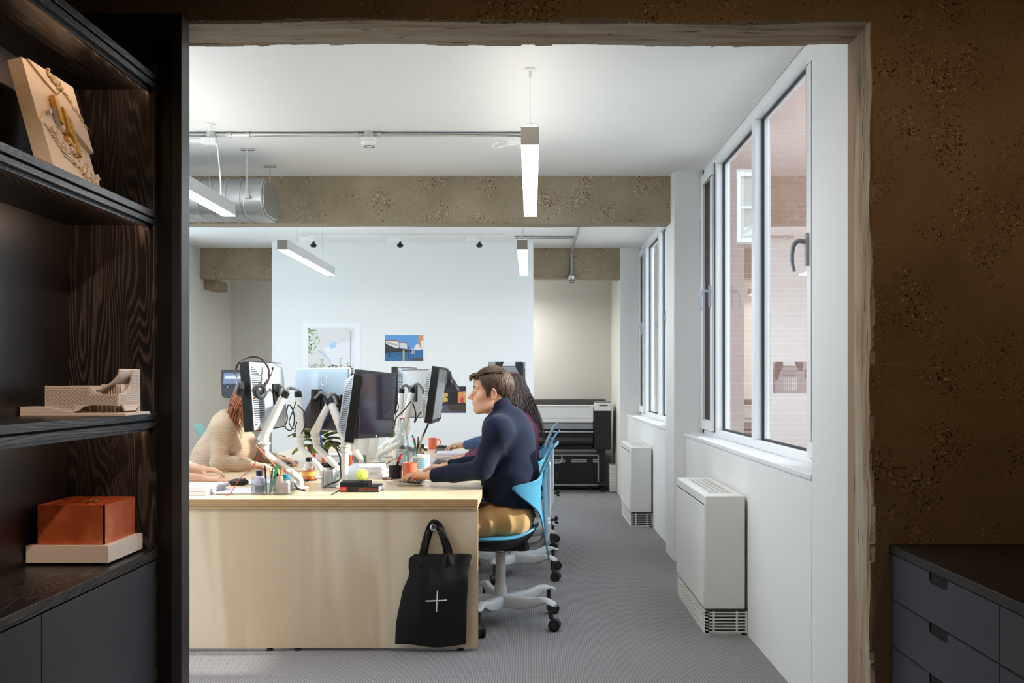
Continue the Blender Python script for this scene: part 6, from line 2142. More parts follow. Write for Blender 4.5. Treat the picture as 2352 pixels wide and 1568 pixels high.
def skin_mat(name, base, red):
    m, nt, N, L, b = new_mat(name)
    at_ = N.new('ShaderNodeAttribute'); at_.attribute_name = 'tone'
    sp_ = N.new('ShaderNodeSeparateColor')
    L.new(at_.outputs['Color'], sp_.inputs[0])
    mp = mapping(N, L, (1, 1, 1))
    n = N.new('ShaderNodeTexNoise'); n.inputs['Scale'].default_value = 35; n.inputs['Detail'].default_value = 3
    L.new(mp.outputs[0], n.inputs['Vector'])
    c0 = mixcol(N, L, n.outputs['Fac'], srgb(*base), srgb(*[min(255, int(v * .94)) for v in base]))
    c = mixcol(N, L, sp_.outputs[0], c0, srgb(*red))
    L.new(c, b.inputs['Base Color'])
    b.inputs['Roughness'].default_value = .48
    b.inputs['Subsurface Weight'].default_value = .12
    b.inputs['Subsurface Radius'].default_value = (.012, .005, .003)
    b.inputs['Subsurface Scale'].default_value = .6
    return m

def knit(name, rgb, rib=220, bump=.5, rough=.85, axis_='z', sheen=.08, wave=True):
    m, nt, N, L, b = new_mat(name)
    mp = mapping(N, L, (1, 1, 1))
    w = N.new('ShaderNodeTexWave')
    w.bands_direction = axis_.upper()
    w.inputs['Scale'].default_value = rib / 20.0
    w.inputs['Distortion'].default_value = 1.2
    w.inputs['Detail'].default_value = 2
    w.inputs['Detail Scale'].default_value = 2
    n = N.new('ShaderNodeTexNoise'); n.inputs['Scale'].default_value = 260; n.inputs['Detail'].default_value = 3
    L.new(mp.outputs[0], w.inputs['Vector']); L.new(mp.outputs[0], n.inputs['Vector'])
    ad = N.new('ShaderNodeMath'); ad.operation = 'MULTIPLY_ADD'; ad.inputs[1].default_value = 1.0 if wave else 0.0
    L.new(w.outputs['Fac'], ad.inputs[0]); L.new(n.outputs['Fac'], ad.inputs[2])
    c = srgb(*rgb)
    col = mixcol(N, L, ad.outputs[0], [q * .86 for q in c[:3]] + [1], [min(1, q * 1.06) for q in c[:3]] + [1])
    L.new(col, b.inputs['Base Color'])
    b.inputs['Roughness'].default_value = rough
    b.inputs['Specular IOR Level'].default_value = .25
    b.inputs['Sheen Weight'].default_value = sheen
    bp = N.new('ShaderNodeBump'); bp.inputs['Strength'].default_value = bump; bp.inputs['Distance'].default_value = .003
    L.new(ad.outputs[0], bp.inputs['Height']); L.new(bp.outputs[0], b.inputs['Normal'])
    return m

def hair_mat(name, a, b2, rough=.5):
    m, nt, N, L, b = new_mat(name)
    oi = N.new('ShaderNodeNewGeometry')
    mp = mapping(N, L, (1, 1, 1))
    n = N.new('ShaderNodeTexNoise'); n.inputs['Scale'].default_value = 40; n.inputs['Detail'].default_value = 3
    L.new(mp.outputs[0], n.inputs['Vector'])
    ad = N.new('ShaderNodeMath'); ad.operation = 'MULTIPLY_ADD'; ad.inputs[1].default_value = .6
    L.new(oi.outputs['Random Per Island'], ad.inputs[0])
    m5 = N.new('ShaderNodeMath'); m5.operation = 'MULTIPLY'; m5.inputs[1].default_value = .4
    L.new(n.outputs['Fac'], m5.inputs[0]); L.new(m5.outputs[0], ad.inputs[2])
    c = mixcol(N, L, ad.outputs[0], srgb(*a), srgb(*b2))
    L.new(c, b.inputs['Base Color'])
    b.inputs['Roughness'].default_value = rough
    b.inputs['Specular IOR Level'].default_value = .3
    return m

def add_hand(f, W, d, n, curl=(25, 35, 20), spread=.10, side=1, thumb=.5, k=.004, sc=1.0):
    """W wrist, d towards the fingers, n out of the back of the hand, side=+1 puts the thumb along d x n"""
    W, d, n = Vector(W), Vector(d).normalized(), Vector(n).normalized()
    s = d.cross(n).normalized() * side
    n = (n - d * n.dot(d)).normalized()
    lens = [(.040, .025, .021), (.045, .029, .022), (.041, .027, .021), (.032, .020, .018)]
    rad = [.0086, .0088, .0083, .0074]
    kl = [.088, .090, .084, .076]
    off = [.029, .0095, -.010, -.0285]
    # palm
    for i in range(4):
        kn = W + (d * kl[i] + s * off[i]) * sc
        f.cap(W + s * off[i] * .55 * sc - d * .005, kn, .0145 * sc, .0112 * sc, .012)
    f.cap(W - d * .05, W + d * .01, .024 * sc, .023 * sc, .015, flat=(n, .78))
    tips = []
    for i in range(4):
        kn = W + (d * kl[i] + s * off[i]) * sc
        ang = 0
        p = kn
        dirn = (d + s * (off[i] / .03) * spread).normalized()
        for j in range(3):
            ang += math.radians(curl[j]) * (1 + .10 * (i - 1) * (1 if j == 0 else .3))
            v = dirn * math.cos(ang) - n * math.sin(ang)
            q = p + v * lens[i][j] * sc
            f.cap(p, q, rad[i] * (1 - .10 * j) * sc, rad[i] * (.92 - .12 * j) * sc, .0035 if j else .006)
            p = q
        tips.append(p)
    t0 = W + (d * .018 + s * .020 - n * .006) * sc
    t1 = t0 + (d * .030 + s * .026 * (1 - .3 * thumb) - n * (.012 + .010 * thumb)) * sc
    t2 = t1 + (d * .030 + s * .006 - n * .006) * sc
    t3 = t2 + (d * .024 - s * .004 - n * .002) * sc
    f.cap(t0, t1, .0145 * sc, .0115 * sc, .010)
    f.cap(t1, t2, .0105 * sc, .0096 * sc, .004)
    f.cap(t2, t3, .0094 * sc, .0078 * sc, .004)
    return tips

def locks(name, parent, m, strands, n=7, flat=.55):
    mb = MB()
    for pts, r in strands:
        k = len(pts)
        rr = [r * min(1, .35 + 3 * t) * (1 if t < .6 else 1 - .75 * (t - .6) / .4) for t in [i / (k - 1) for i in range(k)]]
        mb.tube(pts, rr, n, flat=flat)
    return mb.build(name, m, parent, angle=180, fixn=False)

def head(f, c, F_, tilt, female=False):
    """adds a head; c = centre at eye height between the ears, F_ = +1/-1 facing along X, tilt pitches the face down"""
    c = Vector(c)
    R = Matrix.Rotation(tilt * F_, 3, 'Y')
    def p(x, y, z):
        return c + R @ Vector((x * F_, y, z))
    rot = (0, tilt * F_, 0)
    q = .94 if female else 1.0
    f.ell(p(-.012, 0, .030), (.099 * q, .076 * q, .093 * q), .01, rot=rot)
    f.ell(p(.056, 0, .045), (.046, .058 * q, .048), .02, rot=rot)
    f.ell(p(.038, 0, -.040), (.060, .056 * q, .080 * q), .025, rot=rot)
    for s in (-1, 1):
        f.cap(p(.000, s * .052 * q, -.075), p(.072, s * .016, -.102 * q), .017, .015, .025)
        f.ell(p(.058, s * .042 * q, -.028), (.024, .021, .020), .02)
        f.cap(p(.092, s * .012, .022), p(.078, s * .045, .024), .0085, .007, .012)
    f.ell(p(.081, 0, -.100 * q), (.021, .023, .019), .018)
    f.ell(p(.076, 0, -.058), (.026, .031, .028), .02)
    for s in (-1, 1):
        f.ell(p(.107, s * .031, -.002), (.015, .016, .011), .012, 's')
        f.ell(p(.082, s * .032, -.002), (.0135, .0135, .0125), .004)
        f.cap(p(.0945, s * .020, .004), p(.092, s * .043, .003), .0035, .003, .004)
    f.cap(p(.094, 0, .008), p(.117, 0, -.030), .0085, .0112, .010)
    f.ell(p(.120, 0, -.033), (.0125, .0125, .0105), .006)
    for s in (-1, 1):
        f.ell(p(.107, s * .0125, -.038), (.011, .0085, .0085), .006)
        f.ell(p(.112, s * .007, -.0455), (.004, .003, .003), .003, 's')
        f.cap(p(.101, 0, -.058), p(.088, s * .023, -.062), .0068, .0045, .006)
        f.cap(p(.099, 0, -.070), p(.086, s * .021, -.067), .0075, .0045, .006)
        f.cap(p(.1085, 0, -.0632), p(.092, s * .022, -.0642), .0022, .002, .003, 's')
    for s in (-1, 1):
        e = p(-.004, s * .076 * q, -.016)
        pts = []
        for t in range(11):
            a = math.radians(-150 + 30 * t)
            rx, rz = (.0145, .0245) if t < 7 else (.012, .0255)
            pts.append(p(-.010 + rx * math.cos(a) * -1, s * (.079 * q + .008), -.014 + rz * math.sin(a)))
        f.ell(p(-.009, s * .079 * q, -.014), (.0135, .007, .023), .006, rot=rot)
        f.ell(p(-.006, s * (.079 * q + .009), -.014), (.0075, .006, .0125), .004, 's', rot=rot)
        for a_, b_ in zip(pts[1:9], pts[2:10]):
            f.cap(a_, b_, .0036, .0036, .004)
        f.ell(p(-.004, s * (.079 * q + .003), -.039), (.007, .005, .008), .006)
    return p

def eyes(parent, p, female=False):
    em = M['eye_white']
    for s in (-1, 1):
        e = MB().ball(p(.0822, s * .032, -.002), .0121, 14, 10).build('eye', em, parent)
        MB().ball(p(.0892, s * .032, -.004), .0060, 12, 8).build('iris', M['iris'], e)
        bm_ = MB().tube([p(.1015, s * .014, .021), p(.099, s * .030, .027), p(.088, s * .047, .023)], [.0022, .0030, .0014], 8)
        bm_.build('eyebrow', M['brow'], parent)
M['eye_white'] = mat('eye_white', (226, 220, 214), .2)
M['iris'] = mat('iris', (60, 44, 34), .15)
M['brow'] = mat('eyebrow_brown', (70, 50, 38), .7)
M['skin'] = skin_mat('skin', (224, 172, 140), (196, 112, 96))
M['skin2'] = skin_mat('skin_pale', (230, 184, 158), (206, 128, 112))
M['navy'] = knit('navy_jumper', (13, 23, 46), 900, .18, .9, 'z', .06, wave=False)
M['burgundy'] = knit('burgundy_rib', (112, 52, 76), 520, 1.0, .85, 'y')
M['cream'] = knit('cream_knit', (198, 172, 148), 900, .9, .9, 'z')
M['denim'] = knit('denim_sleeve', (70, 92, 132), 900, .3, .85, wave=False)
M['grey_tee'] = knit('grey_shirt', (120, 124, 130), 900, .2, .9, wave=False)
M['chino'] = knit('tan_chinos', (188, 152, 100), 900, .2, .75, wave=False, sheen=.1)
M['jeans'] = knit('dark_jeans', (48, 58, 82), 900, .3, .85, wave=False, sheen=.1)
M['shoe'] = mat('dark_shoe', (28, 26, 26), .45)
M['hair_brown'] = hair_mat('hair_brown', (42, 30, 23), (96, 73, 56))
M['hair_dark'] = hair_mat('hair_dark', (40, 31, 30), (104, 86, 82), .46)
M['hair_auburn'] = hair_mat('hair_auburn', (92, 46, 24), (168, 96, 50), .4)

def person(label, Fx, pel, chest, neck, headc, tilt, Lsh, Lel, Lwr, Lhand, Rsh, Rel, Rwr, Rhand, top, trousers, skin, name='person',
           knees=None, ankles=None, female=False, res=.0045, fine=(), sleeve=.93, collar=None, short_sleeve=False, waist=.13, hem=None, group=None, tone=None, detail_head=True, belt=False, bust=0):
    """Fx = -1 faces -X. Each Lhand/Rhand = (direction, back normal, curl, side)"""
    root = empty('person', (pel[0], pel[1], 0), label=label, cat='person', group=group)
    inv = Matrix.Translation((-pel[0], -pel[1], 0))
    pel, chest, neck, headc = map(Vector, (pel, chest, neck, headc))
    g = .92 if female else 1.0
    W = lambda t: Vector(t)
    Lsh, Lel, Lwr, Rsh, Rel, Rwr = map(W, (Lsh, Lel, Lwr, Rsh, Rel, Rwr))
    allp = [pel, chest, neck, headc, Lsh, Lel, Lwr, Rsh, Rel, Rwr] + [Vector(q) for q in knees] + [Vector(q) for q in ankles]
    x0, x1 = min(q.x for q in allp) - .24, max(q.x for q in allp) + .24
    y0, y1 = min(q.y for q in allp) - .20, max(q.y for q in allp) + .20
    hz = sorted([Lwr.z, Rwr.z])
    hx = sorted([Lwr.x, Rwr.x])
    fz = [(hz[0] - .085, hz[1] + .05, .0036)]
    fx = [((hx[0] - .22, hx[1] + .03) if Fx < 0 else (hx[0] - .03, hx[1] + .22)) + (.0038,)]
    if detail_head:
        fz.append((headc.z - .16, headc.z + .14, res * .62))
        fx.append((headc.x - .14, headc.x + .14, res * .66))
    fy = [(headc.y - .10, headc.y + .10, res * .7)] if detail_head else []
    for w_ in (Lwr, Rwr):
        fy.append((w_.y - .075, w_.y + .075, .0036))
    xs, ys, zs = axis(x0, x1, .008, fx), axis(y0, y1, .008, fy), axis(-.01, headc.z + .19, .010, fz)
    f = Field(xs, ys, zs)
    # ---- body, one continuous surface
    mid = pel.lerp(chest, .5)
    f.cap(pel + Vector((0, -.07, 0)), pel + Vector((0, .07, 0)), .095 * g, .095 * g, .03)
    f.cap(pel, mid, .10 * g, .10 * g, .05, flat=((1, 0, 0), .85))
    f.ell(mid, (.095 * g, .135 * g, .14), .05)
    f.ell(chest, (.105 * g, .155 * g, .16), .05)
    f.cap(Lsh, Rsh, .058 * g, .058 * g, .06)
    f.cap(neck, headc + Vector((-.02 * Fx, 0, -.02)), .054 * g, .055 * g, .03)
    f.cap(chest + Vector((0, 0, .08)), neck, .07, .055, .05)
    for sh, el, wr, hd in ((Lsh, Lel, Lwr, Lhand), (Rsh, Rel, Rwr, Rhand)):
        f.cap(sh, el, .050 * g, .040 * g, .03)
        f.cap(el, wr.lerp(el, .45), .040 * g, .037 * g, .02)
        f.cap(wr.lerp(el, .45), wr, .037 * g, .0245 * g, .02)
        add_hand(f, wr, hd[0], hd[1], hd[2], side=hd[3], sc=(.93 if female else 1.0))
    for kn, an, sy in zip(knees, ankles, (-1, 1)):
        hp_ = pel + Vector((0, sy * .09, -.01))
        f.cap(hp_, kn, .078 * g, .055 * g, .05)
        f.cap(kn, an, .052 * g, .035 * g, .03)
        f.cap(an, Vector(an) + Vector((Fx * .15, 0, -.035)), .036, .030, .02)
    p = head(f, headc, Fx, tilt, female)
    lipz = p(.1, 0, -.064)
    nose_ = p(.118, 0, -.035)
    ears = [p(-.008, s * .086, -.014) for s in (-1, 1)]
    def tonefn(V):
        d1 = np.sqrt(((V[:, 0] - lipz.x) / .016) ** 2 + ((V[:, 1] - lipz.y) / .025) ** 2 + ((V[:, 2] - lipz.z) / .010) ** 2)
        t = np.clip(1.3 - d1, 0, 1) * .9
        d2 = np.sqrt(((V - np.array(nose_)) ** 2).sum(1)) / .022
        t = np.maximum(t, np.clip(1.1 - d2, 0, 1) * .35)
        for e in ears:
            d3 = np.sqrt(((V - np.array(e)) ** 2).sum(1)) / .03
            t = np.maximum(t, np.clip(1.2 - d3, 0, 1) * .4)
        return t
    body = f.mesh('body', M[skin], root, 1, tonefn)
    body.location = (-pel.x, -pel.y, 0)
    # ---- top
    ex = .012
    f = Field(axis(x0, x1, .0065), axis(y0, y1, .0065), axis(pel.z - .15, headc.z + .02, .0065))
    f.cap(pel + Vector((0, -.06, .02)), pel + Vector((0, .06, .02)), .103 * g + ex, .103 * g + ex, .03)
    fl_ = waist / .172
    f.cap(pel + Vector((0, 0, .05)), mid + Vector((0, 0, .02)), .168 * g, .172 * g, .05, flat=((1, 0, 0), fl_))
    f.cap(mid, chest + Vector((0, 0, .0)), .172 * g, .160 * g, .06, flat=((1, 0, 0), fl_))
    f.cap(chest, neck + Vector((0, 0, -.05)), .150 * g, .085 * g, .06, flat=((1, 0, 0), .85))
    f.cap(Lsh, Rsh, .056 * g + ex, .056 * g + ex, .07)
    if bust:
        f.ell(chest + Vector((.07 * Fx, 0, -.075)), (bust, .15, .125), .06)
    f.cap(chest + Vector((0, 0, .09)), neck + Vector((0, 0, .0)), .085, .066, .05)
    for sh, el, wr in ((Lsh, Lel, Lwr), (Rsh, Rel, Rwr)):
        f.cap(sh, el, .055 * g + ex, .044 * g + ex * .8, .05)
        if not short_sleeve:
            cu = el.lerp(wr, sleeve)
            mm_ = el.lerp(cu, .55)
            f.cap(el, mm_, .045 * g + ex * .8, .041 * g + ex * .6, .02)
            f.cap(mm_, cu.lerp(wr, .5), .041 * g + ex * .6, .032 * g + ex * .5, .015)
        # cloth folds around the elbow and the armpit
    R_ = random.Random(int(abs(pel.y) * 1000))
    def folds(X, Y, Z):
        o_ = 0
        for q, amp, rad in ((Lel, .0038, .12), (Rel, .0038, .12), (Lsh - Vector((0, 0, .11)), .0030, .13), (pel + Vector((0, -.06, .12)), .0040, .17), (pel + Vector((0, .05, .12)), .004, .17)):
            dx, dy, dz = X - q.x, Y - q.y, Z - q.z
            r2 = dx * dx + dy * dy + dz * dz
            w = np.exp(-r2 / (rad * rad))
            o_ = o_ + 1.5 * amp * w * (np.abs(np.sin(34 * (dz * .8 + dx * .55 * Fx) + 9 * dy + 2.5 * np.sin(13 * dx + 9 * dy))) - .5)
        return o_ + .0012 * np.sin(31 * Z + 17 * X + 5 * Y) * np.sin(23 * Y + 9 * Z)
    f.warp(folds)
    if short_sleeve:
        for sh, el in ((Lsh, Lel), (Rsh, Rel)):
            f.cut(sh.lerp(el, .62), el - sh, .16)
    else:
        for el, wr in ((Lel, Lwr), (Rel, Rwr)):
            f.cut(el.lerp(wr, sleeve), wr - el, .085)
    nd = (headc - neck).normalized()
    ntop = neck + nd * (collar if collar else .02)
    if collar:
        f.cap(neck - nd * .03, neck + nd * (collar + .05), .075, .067, .008)
    if collar:
        ntop = neck + Vector((.060 * Fx, 0, .060))
        f.cut(ntop, (.60 * Fx, 0, .80), .15)
    else:
        f.cut(ntop, (nd + Vector((0.35 * Fx, 0, 0)) * -.3).normalized(), .14)
    f.cap(ntop - nd * .03, ntop + nd * .06, .056 * g, .058 * g, .004, 's')
    hz_ = hem if hem else pel.z - .02
    f.cut((pel.x, pel.y, hz_), (0.14 * Fx, 0, -1), .34)
    f.cap((pel.x, pel.y - .04, hz_ - .10), (pel.x, pel.y + .04, hz_ + .03), .100 * g, .100 * g, .01, 's')
    tp_ = f.mesh('jumper' if not short_sleeve else 'shirt', M[top], root, 1)
    tp_.location = (-pel.x, -pel.y, 0)
    # ---- trousers
    f = Field(axis(x0, x1, .0075), axis(y0 + .0, y1, .0075), axis(.03, pel.z + .22, .0075))
    f.cap(pel + Vector((0, -.06, -.01)), pel + Vector((0, .06, -.01)), .110 * g, .110 * g, .03)
    f.cap(pel, pel + Vector((0, 0, .14)), .112 * g, .105 * g, .05)
    for kn, an, sy in zip(knees, ankles, (-1, 1)):
        hp_ = pel + Vector((0, sy * .09, -.015))
        kn, an = Vector(kn), Vector(an)
        f.cap(hp_, kn, .096 * g, .070 * g, .05)
        f.cap(kn, an, .068 * g, .052 * g, .03)
    def folds2(X, Y, Z):
        dx, dz = X - pel.x - .06 * Fx, Z - pel.z - .02
        w = np.exp(-(dx * dx + dz * dz) / .022)
        return .016 * w * (np.abs(np.sin(30 * (dx * .9 * Fx + dz * .6) + 3 * np.sin(14 * Y + 8 * dz))) - .5) + .0018 * np.sin(40 * X + 30 * Z) * np.sin(28 * Y)
    f.warp(folds2)
    for kn, an in zip(knees, ankles):
        f.cut(Vector(an).lerp(Vector(kn), .06), Vector(an) - Vector(kn), .12)
    f.cut((pel.x, pel.y, pel.z + .12), (0, 0, 1), .3)
    tr_ = f.mesh('trousers', M[trousers], root, 1)
    tr_.location = (-pel.x, -pel.y, 0)
    if belt:
        D0 = f.D.copy()
        for nm, mt, g_, za, zb2 in (('belt', mat('belt_brown', (142, 78, 52), .5), .002, .566, .600), ('shirt_tail', M['denim'], .005, .600, .655)):
            f.D = D0 - g_
            f.cut((pel.x, pel.y, zb2), (0, 0, 1), .4, .001)
            f.cut((pel.x, pel.y, za), (0, 0, -1), .4, .001)
            f.cut((pel.x + (.035 if nm == 'belt' else .012), pel.y, za), (-1, 0, 0), .5, .001)
            bo = f.mesh(nm, mt, root, 0)
            bo.location = (-pel.x, -pel.y, 0)
    # ---- shoes
    for an in ankles:
        an = Vector(an)
        f = Field(axis(an.x - .26, an.x + .26, .007), axis(an.y - .09, an.y + .09, .007), axis(an.z - .12, an.z + .10, .007))
        f.cap(an + Vector((-.03 * Fx, 0, -.045)), an + Vector((.15 * Fx, 0, -.055)), .043, .036, .02, flat=((0, 0, 1), .9))
        f.cap(an + Vector((0, 0, .0)), an + Vector((.02 * Fx, 0, -.04)), .045, .045, .03)
        f.cut((an.x, an.y, an.z - .086), (0, 0, -1), .25)
        f.cut((an.x, an.y, an.z + .015), (-.3 * Fx, 0, 1), .1)
        so = f.mesh('shoe', M['shoe'], root, 1)
        so.location = (-pel.x, -pel.y, 0)
    if detail_head:
        for e in list(COL.objects)[-1:]:
            pass
        n0 = set(COL.objects.keys())
        eyes(root, p, female)
        for nm in set(COL.objects.keys()) - n0:
            ob = COL.objects[nm]
            if ob.parent is root:
                ob.location = (-pel.x, -pel.y, 0)
    return root, p, Vector((-pel.x, -pel.y, 0))

# ------------------------------------------------------------------ man in navy
mY = 5.40
man, P_, off = person(
    'person with short brown hair in a navy jumper and tan trousers typing at the desk', -1,
    (-.105, mY, .575), (-.125, mY, .985), (-.155, mY, 1.105), (-.212, mY, 1.243), .02,
    (-.175, mY - .185, 1.040), (-.262, mY - .20, .832), (-.540, mY - .04, .788), ((-1, .20, .10), (.0, .0, 1), (14, 26, 14), 1),
    (-.175, mY + .185, 1.040), (-.262, mY + .24, .832), (-.478, mY + .23, .812), ((-1, -.30, .02), (.1, .0, 1), (24, 34, 20), -1),
    'navy', 'chino', 'skin', knees=((-.55, mY - .17, .50), (-.55, mY + .17, .50)), ankles=((-.46, mY - .16, .10), (-.46, mY + .16, .10)),
    res=.0042, sleeve=.96, collar=.075, waist=.145, hem=.632, belt=True)
# hair: flow lines over the skull, ended in tapering locks
def man_hair():
    R = random.Random(2)
    S = []
    def surf(az, el, r=1.0):
        a, e = math.radians(az), math.radians(el)
        return P_(-.012 + .103 * r * math.cos(e) * math.cos(a), .080 * r * math.cos(e) * math.sin(a), .030 + .097 * r * math.sin(e))
    # back and sides: from a part near the crown down to the nape and ears
    for k in range(420):
        az = R.uniform(62, 298)
        az_n = abs(((az + 180) % 360) - 180)
        el0 = R.uniform(58, 89)
        if az_n < 95:
            el1 = R.uniform(-2, 12) - (6 if az_n > 75 else 0)
        elif az_n < 125:
            el1 = R.uniform(-34, -8)
        else:
            el1 = R.uniform(-58, -36)
        pts = []
        for i in range(9):
            t = i / 8
            el = el0 + (el1 - el0) * t
            a2 = az + (8 if az < 180 else -8) * t * R.uniform(.3, 1)
            pts.append(surf(a2, el, .970 + .078 * math.sin(math.pi * min(1, t * .75 + .06)) + R.uniform(-.010, .014)))
        S.append((pts, R.uniform(.0028, .0055)))
    # sideburns
    for sgn in (-1, 1):
        for k in range(16):
            x = .002 + k * .0016
            zb = -.012 - .020 * R.random() - .012 * (1 - abs(k - 7) / 9)
            pts = [P_(x + .012 * (1 - i / 5) ** 2 + .004, sgn * (.0765 - .0012 * abs(i - 2)), .040 + (zb - .040) * i / 5) for i in range(6)]
            S.append((pts, .0038))
    for sgn in (-1, 1):
        for k in range(60):
            t0 = R.random()
            a = P_(.070 - .05 * t0, sgn * (.052 + .012 * t0), .098 - .006 * t0)
            b_ = P_(.060 - .06 * t0, sgn * (.068 + .006 * t0), .066)
            c_ = P_(.046 - .065 * t0 + R.uniform(-.005, .005), sgn * .0775, .034 + R.uniform(-.004, .006))
            d = P_(.028 - .05 * t0 + R.uniform(-.006, .006), sgn * .0800, .004 + R.uniform(-.006, .012))
            S.append((curve_pts([a, b_, c_, d], 3), R.uniform(.0045, .007)))
    # top: swept from the crown forward with a lifted fringe
    for k in range(260):
        y = R.uniform(-.068, .068)
        yy = y / .072
        x0 = R.uniform(-.085, .02)
        pts = []
        for i in range(9):
            t = i / 8
            x = x0 + (.100 + R.uniform(-.004, .006) - .018 * abs(yy) - x0) * t
            zt = .030 + .092 * math.sqrt(max(0.02, 1 - ((x + .012) / .118) ** 2)) * math.sqrt(max(.05, 1 - (y / .089) ** 2))
            z = zt + .010 + .006 * math.sin(math.pi * t) - .004 * t
            z = max(z, .086 - .022 * abs(yy)) if t > .7 else z
            pts.append(P_(x, y * (1 - .12 * t) - .006 * t, z))
        S.append((pts, R.uniform(.0035, .006)))
    for k in range(110):
        y = R.uniform(-.058, .052)
        b = P_(.072, y, .100 - .2 * abs(y)); c = P_(.098, y * .95, .098 - .25 * abs(y)); d = P_(.119 + R.uniform(-.010, .004), y * .9 - .004, .080 + R.uniform(-.010, .010) - .3 * abs(y))
        a = P_(.030, y, .112 - .2 * abs(y))
        S.append((curve_pts([a, b, c, d], 3), R.uniform(.005, .0075)))
    return S
ho = locks('hair', man, M['hair_brown'], man_hair())
ho.location = off
f = Field(axis(-.36, -.06, .004), axis(mY - .11, mY + .11, .004), axis(1.15, 1.40, .004))
f.ell(P_(-.014, 0, .034), (.107, .083, .101), .01)
f.ell(P_(.060, 0, .080), (.045, .058, .022), .02)
f.ell(P_(.085, 0, -.035), (.075, .10, .085), .01, 's')
f.ell(P_(.05, 0, .01), (.075, .10, .030), .012, 's')
f.ell(P_(.012, 0, -.060), (.075, .12, .075), .012, 's')
hs2 = f.mesh('hair_base', M['hair_brown'], man, 2); hs2.location = off

# ------------------------------------------------------------------ woman in burgundy with long dark hair
wY = 6.70
wom, P2, off2 = person(
    'person with long straight dark hair in a ribbed burgundy jumper, behind the man', -1,
    (-.075, wY, .575), (-.075, wY, .955), (-.10, wY, 1.085), (-.150, wY, 1.225), .10,
    (-.105, wY - .165, 1.02), (-.235, wY - .22, .825), (-.435, wY - .04, .785), ((-1, .15, -.05), (.15, 0, 1), (20, 30, 18), 1),
    (-.105, wY + .165, 1.02), (-.235, wY + .24, .825), (-.435, wY + .18, .785), ((-1, -.15, .0), (.15, 0, 1), (24, 30, 18), -1),
    'burgundy', 'jeans', 'skin2', knees=((-.50, wY - .14, .50), (-.50, wY + .14, .50)), ankles=((-.42, wY - .13, .10), (-.42, wY + .13, .10)),
    female=True, res=.005, sleeve=.95, waist=.125)
def long_hair(P, back_end, n, R, spread, side_len, Fx, short=0, thin=1.0):
    S = []
    for k in range(n):
        az = R.uniform(48, 312)
        cutk = R.random() < short
        a = math.radians(az)
        c, s = math.cos(a), math.sin(a)
        top = P(-.03 + R.uniform(-.02, .03), R.uniform(-.012, .012), .128 + R.uniform(-.004, .004))
        r1 = 1.06 + R.uniform(0, .06)
        pts = [top]
        for el in (58, 28, 0):
            e = math.radians(el)
            pts.append(P(-.012 + .102 * r1 * math.cos(e) * c, .082 * r1 * math.cos(e) * s, .028 + .098 * r1 * math.sin(e)))
        q = pts[-1]
        w = max(0, -c)
        be = Vector(back_end)
        if cutk:
            be = q + Vector((.012 * -Fx, 0, -side_len))
        endp = be.lerp(q + Vector((-.01 * Fx, 0, -side_len)), 1 - w ** .7 if c < 0 else 1)
        endp += Vector((R.uniform(-spread, spread), s * .05 + R.uniform(-spread, spread), R.uniform(-.04, .03)))
        m1_ = q.lerp(endp, .35) + Vector((-.012 * Fx * w, s * .012, 0)) + Vector((R.uniform(-.008, .008), R.uniform(-.008, .008), 0))
        m2_ = q.lerp(endp, .70) + Vector((-.010 * Fx * w, s * .006, 0)) + Vector((R.uniform(-.008, .008), R.uniform(-.008, .008), 0))
        S.append((curve_pts(pts + [m1_, m2_, endp], 4), R.uniform(.004, .0075) * thin))
    return S
ho = locks('hair', wom, M['hair_dark'], long_hair(P2, (.088, wY + .02, .935), 650, random.Random(5), .012, .15, -1, .70, .6), 6)
ho.location = off2

# ------------------------------------------------------------------ person with denim sleeves, only the hands show
tY = 7.90
thr, P3, off3 = person(
    'person at the far seat, only blue-sleeved forearms and hands in view beyond the man', -1,
    (-.06, tY, .565), (-.07, tY, .92), (-.09, tY, 1.03), (-.130, tY, 1.165), .08,
    (-.12, tY - .16, .975), (-.32, tY - .20, .815), (-.545, tY - .02, .795), ((-1, .12, .0), (.15, 0, 1), (26, 34, 20), 1),
    (-.12, tY + .16, .975), (-.32, tY + .24, .815), (-.53, tY + .20, .790), ((-1, -.12, .0), (.15, 0, 1), (20, 30, 18), -1),
    'denim', 'jeans', 'skin2', knees=((-.50, tY - .14, .50), (-.50, tY + .14, .50)), ankles=((-.42, tY - .13, .10), (-.42, tY + .13, .10)),
    female=True, res=.006, sleeve=.88, waist=.125)
ho = locks('hair', thr, M['hair_brown'], long_hair(P3, (-.02, tY, 1.06), 130, random.Random(8), .02, .10, -1), 5)
ho.location = off3

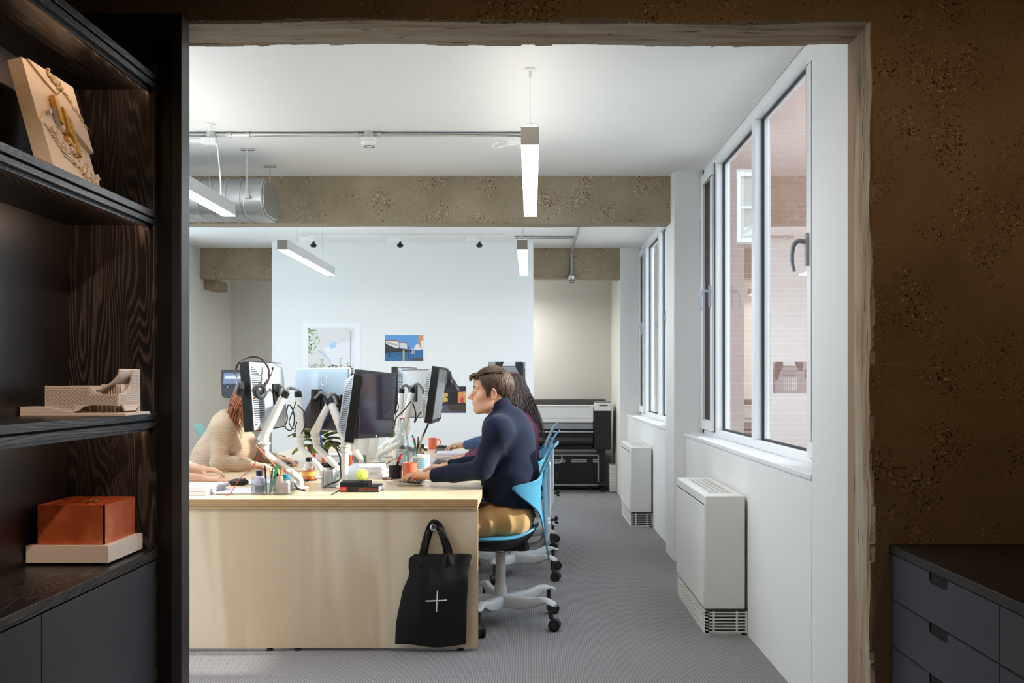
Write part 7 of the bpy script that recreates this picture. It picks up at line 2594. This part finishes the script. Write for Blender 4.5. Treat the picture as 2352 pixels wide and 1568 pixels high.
# ------------------------------------------------------------------ woman in cream with auburn hair (left row)
cY = 6.46
crm, P4, off4 = person(
    'person with auburn hair in a chunky cream jumper, face hidden by the left monitor', 1,
    (-2.15, cY, .575), (-1.955, cY, .945), (-1.905, cY, 1.045), (-1.815, cY, 1.165), .30,
    (-1.945, cY + .17, .985), (-1.90, cY + .26, .800), (-1.70, cY + .20, .780), ((1, -.15, -.05), (-.15, 0, 1), (20, 30, 18), 1),
    (-1.955, cY - .17, .985), (-1.955, cY - .235, .790), (-1.765, cY - .16, .772), ((1, .10, -.10), (-.15, 0, 1), (22, 34, 20), -1),
    'cream', 'jeans', 'skin2', knees=((-1.70, cY - .14, .50), (-1.70, cY + .14, .50)), ankles=((-1.80, cY - .13, .10), (-1.80, cY + .13, .10)),
    female=True, res=.005, sleeve=.95, waist=.130, bust=.10)
ho = locks('hair', crm, M['hair_auburn'], long_hair(P4, (-1.93, cY - .06, .985), 650, random.Random(15), .020, .17, 1, 0, .55), 6)
ho.location = off4

# ------------------------------------------------------------------ near-left person, only hands show past the bookcase panel
nY = 5.46
nr, P5, off5 = person(
    'person at the near left seat, only bare forearms and hands showing beside the bookcase', 1,
    (-2.27, nY, .575), (-2.24, nY, .95), (-2.22, nY, 1.08), (-2.19, nY, 1.22), .15,
    (-2.22, nY + .17, 1.01), (-2.10, nY + .28, .820), (-1.885, nY + .22, .795), ((1, -.10, -.05), (-.1, 0, 1), (16, 34, 22), 1),
    (-2.22, nY - .17, 1.01), (-2.02, nY - .22, .795), (-1.775, nY - .06, .768), ((1, .12, -.06), (-.15, 0, 1), (12, 20, 14), -1),
    'grey_tee', 'jeans', 'skin2', knees=((-1.86, nY - .14, .50), (-1.86, nY + .14, .50)), ankles=((-1.95, nY - .13, .10), (-1.95, nY + .13, .10)),
    female=True, res=.006, short_sleeve=True, waist=.125)
ho = locks('hair', nr, M['hair_brown'], long_hair(P5, (-2.30, nY, 1.06), 130, random.Random(18), .02, .10, 1), 5)
ho.location = off5
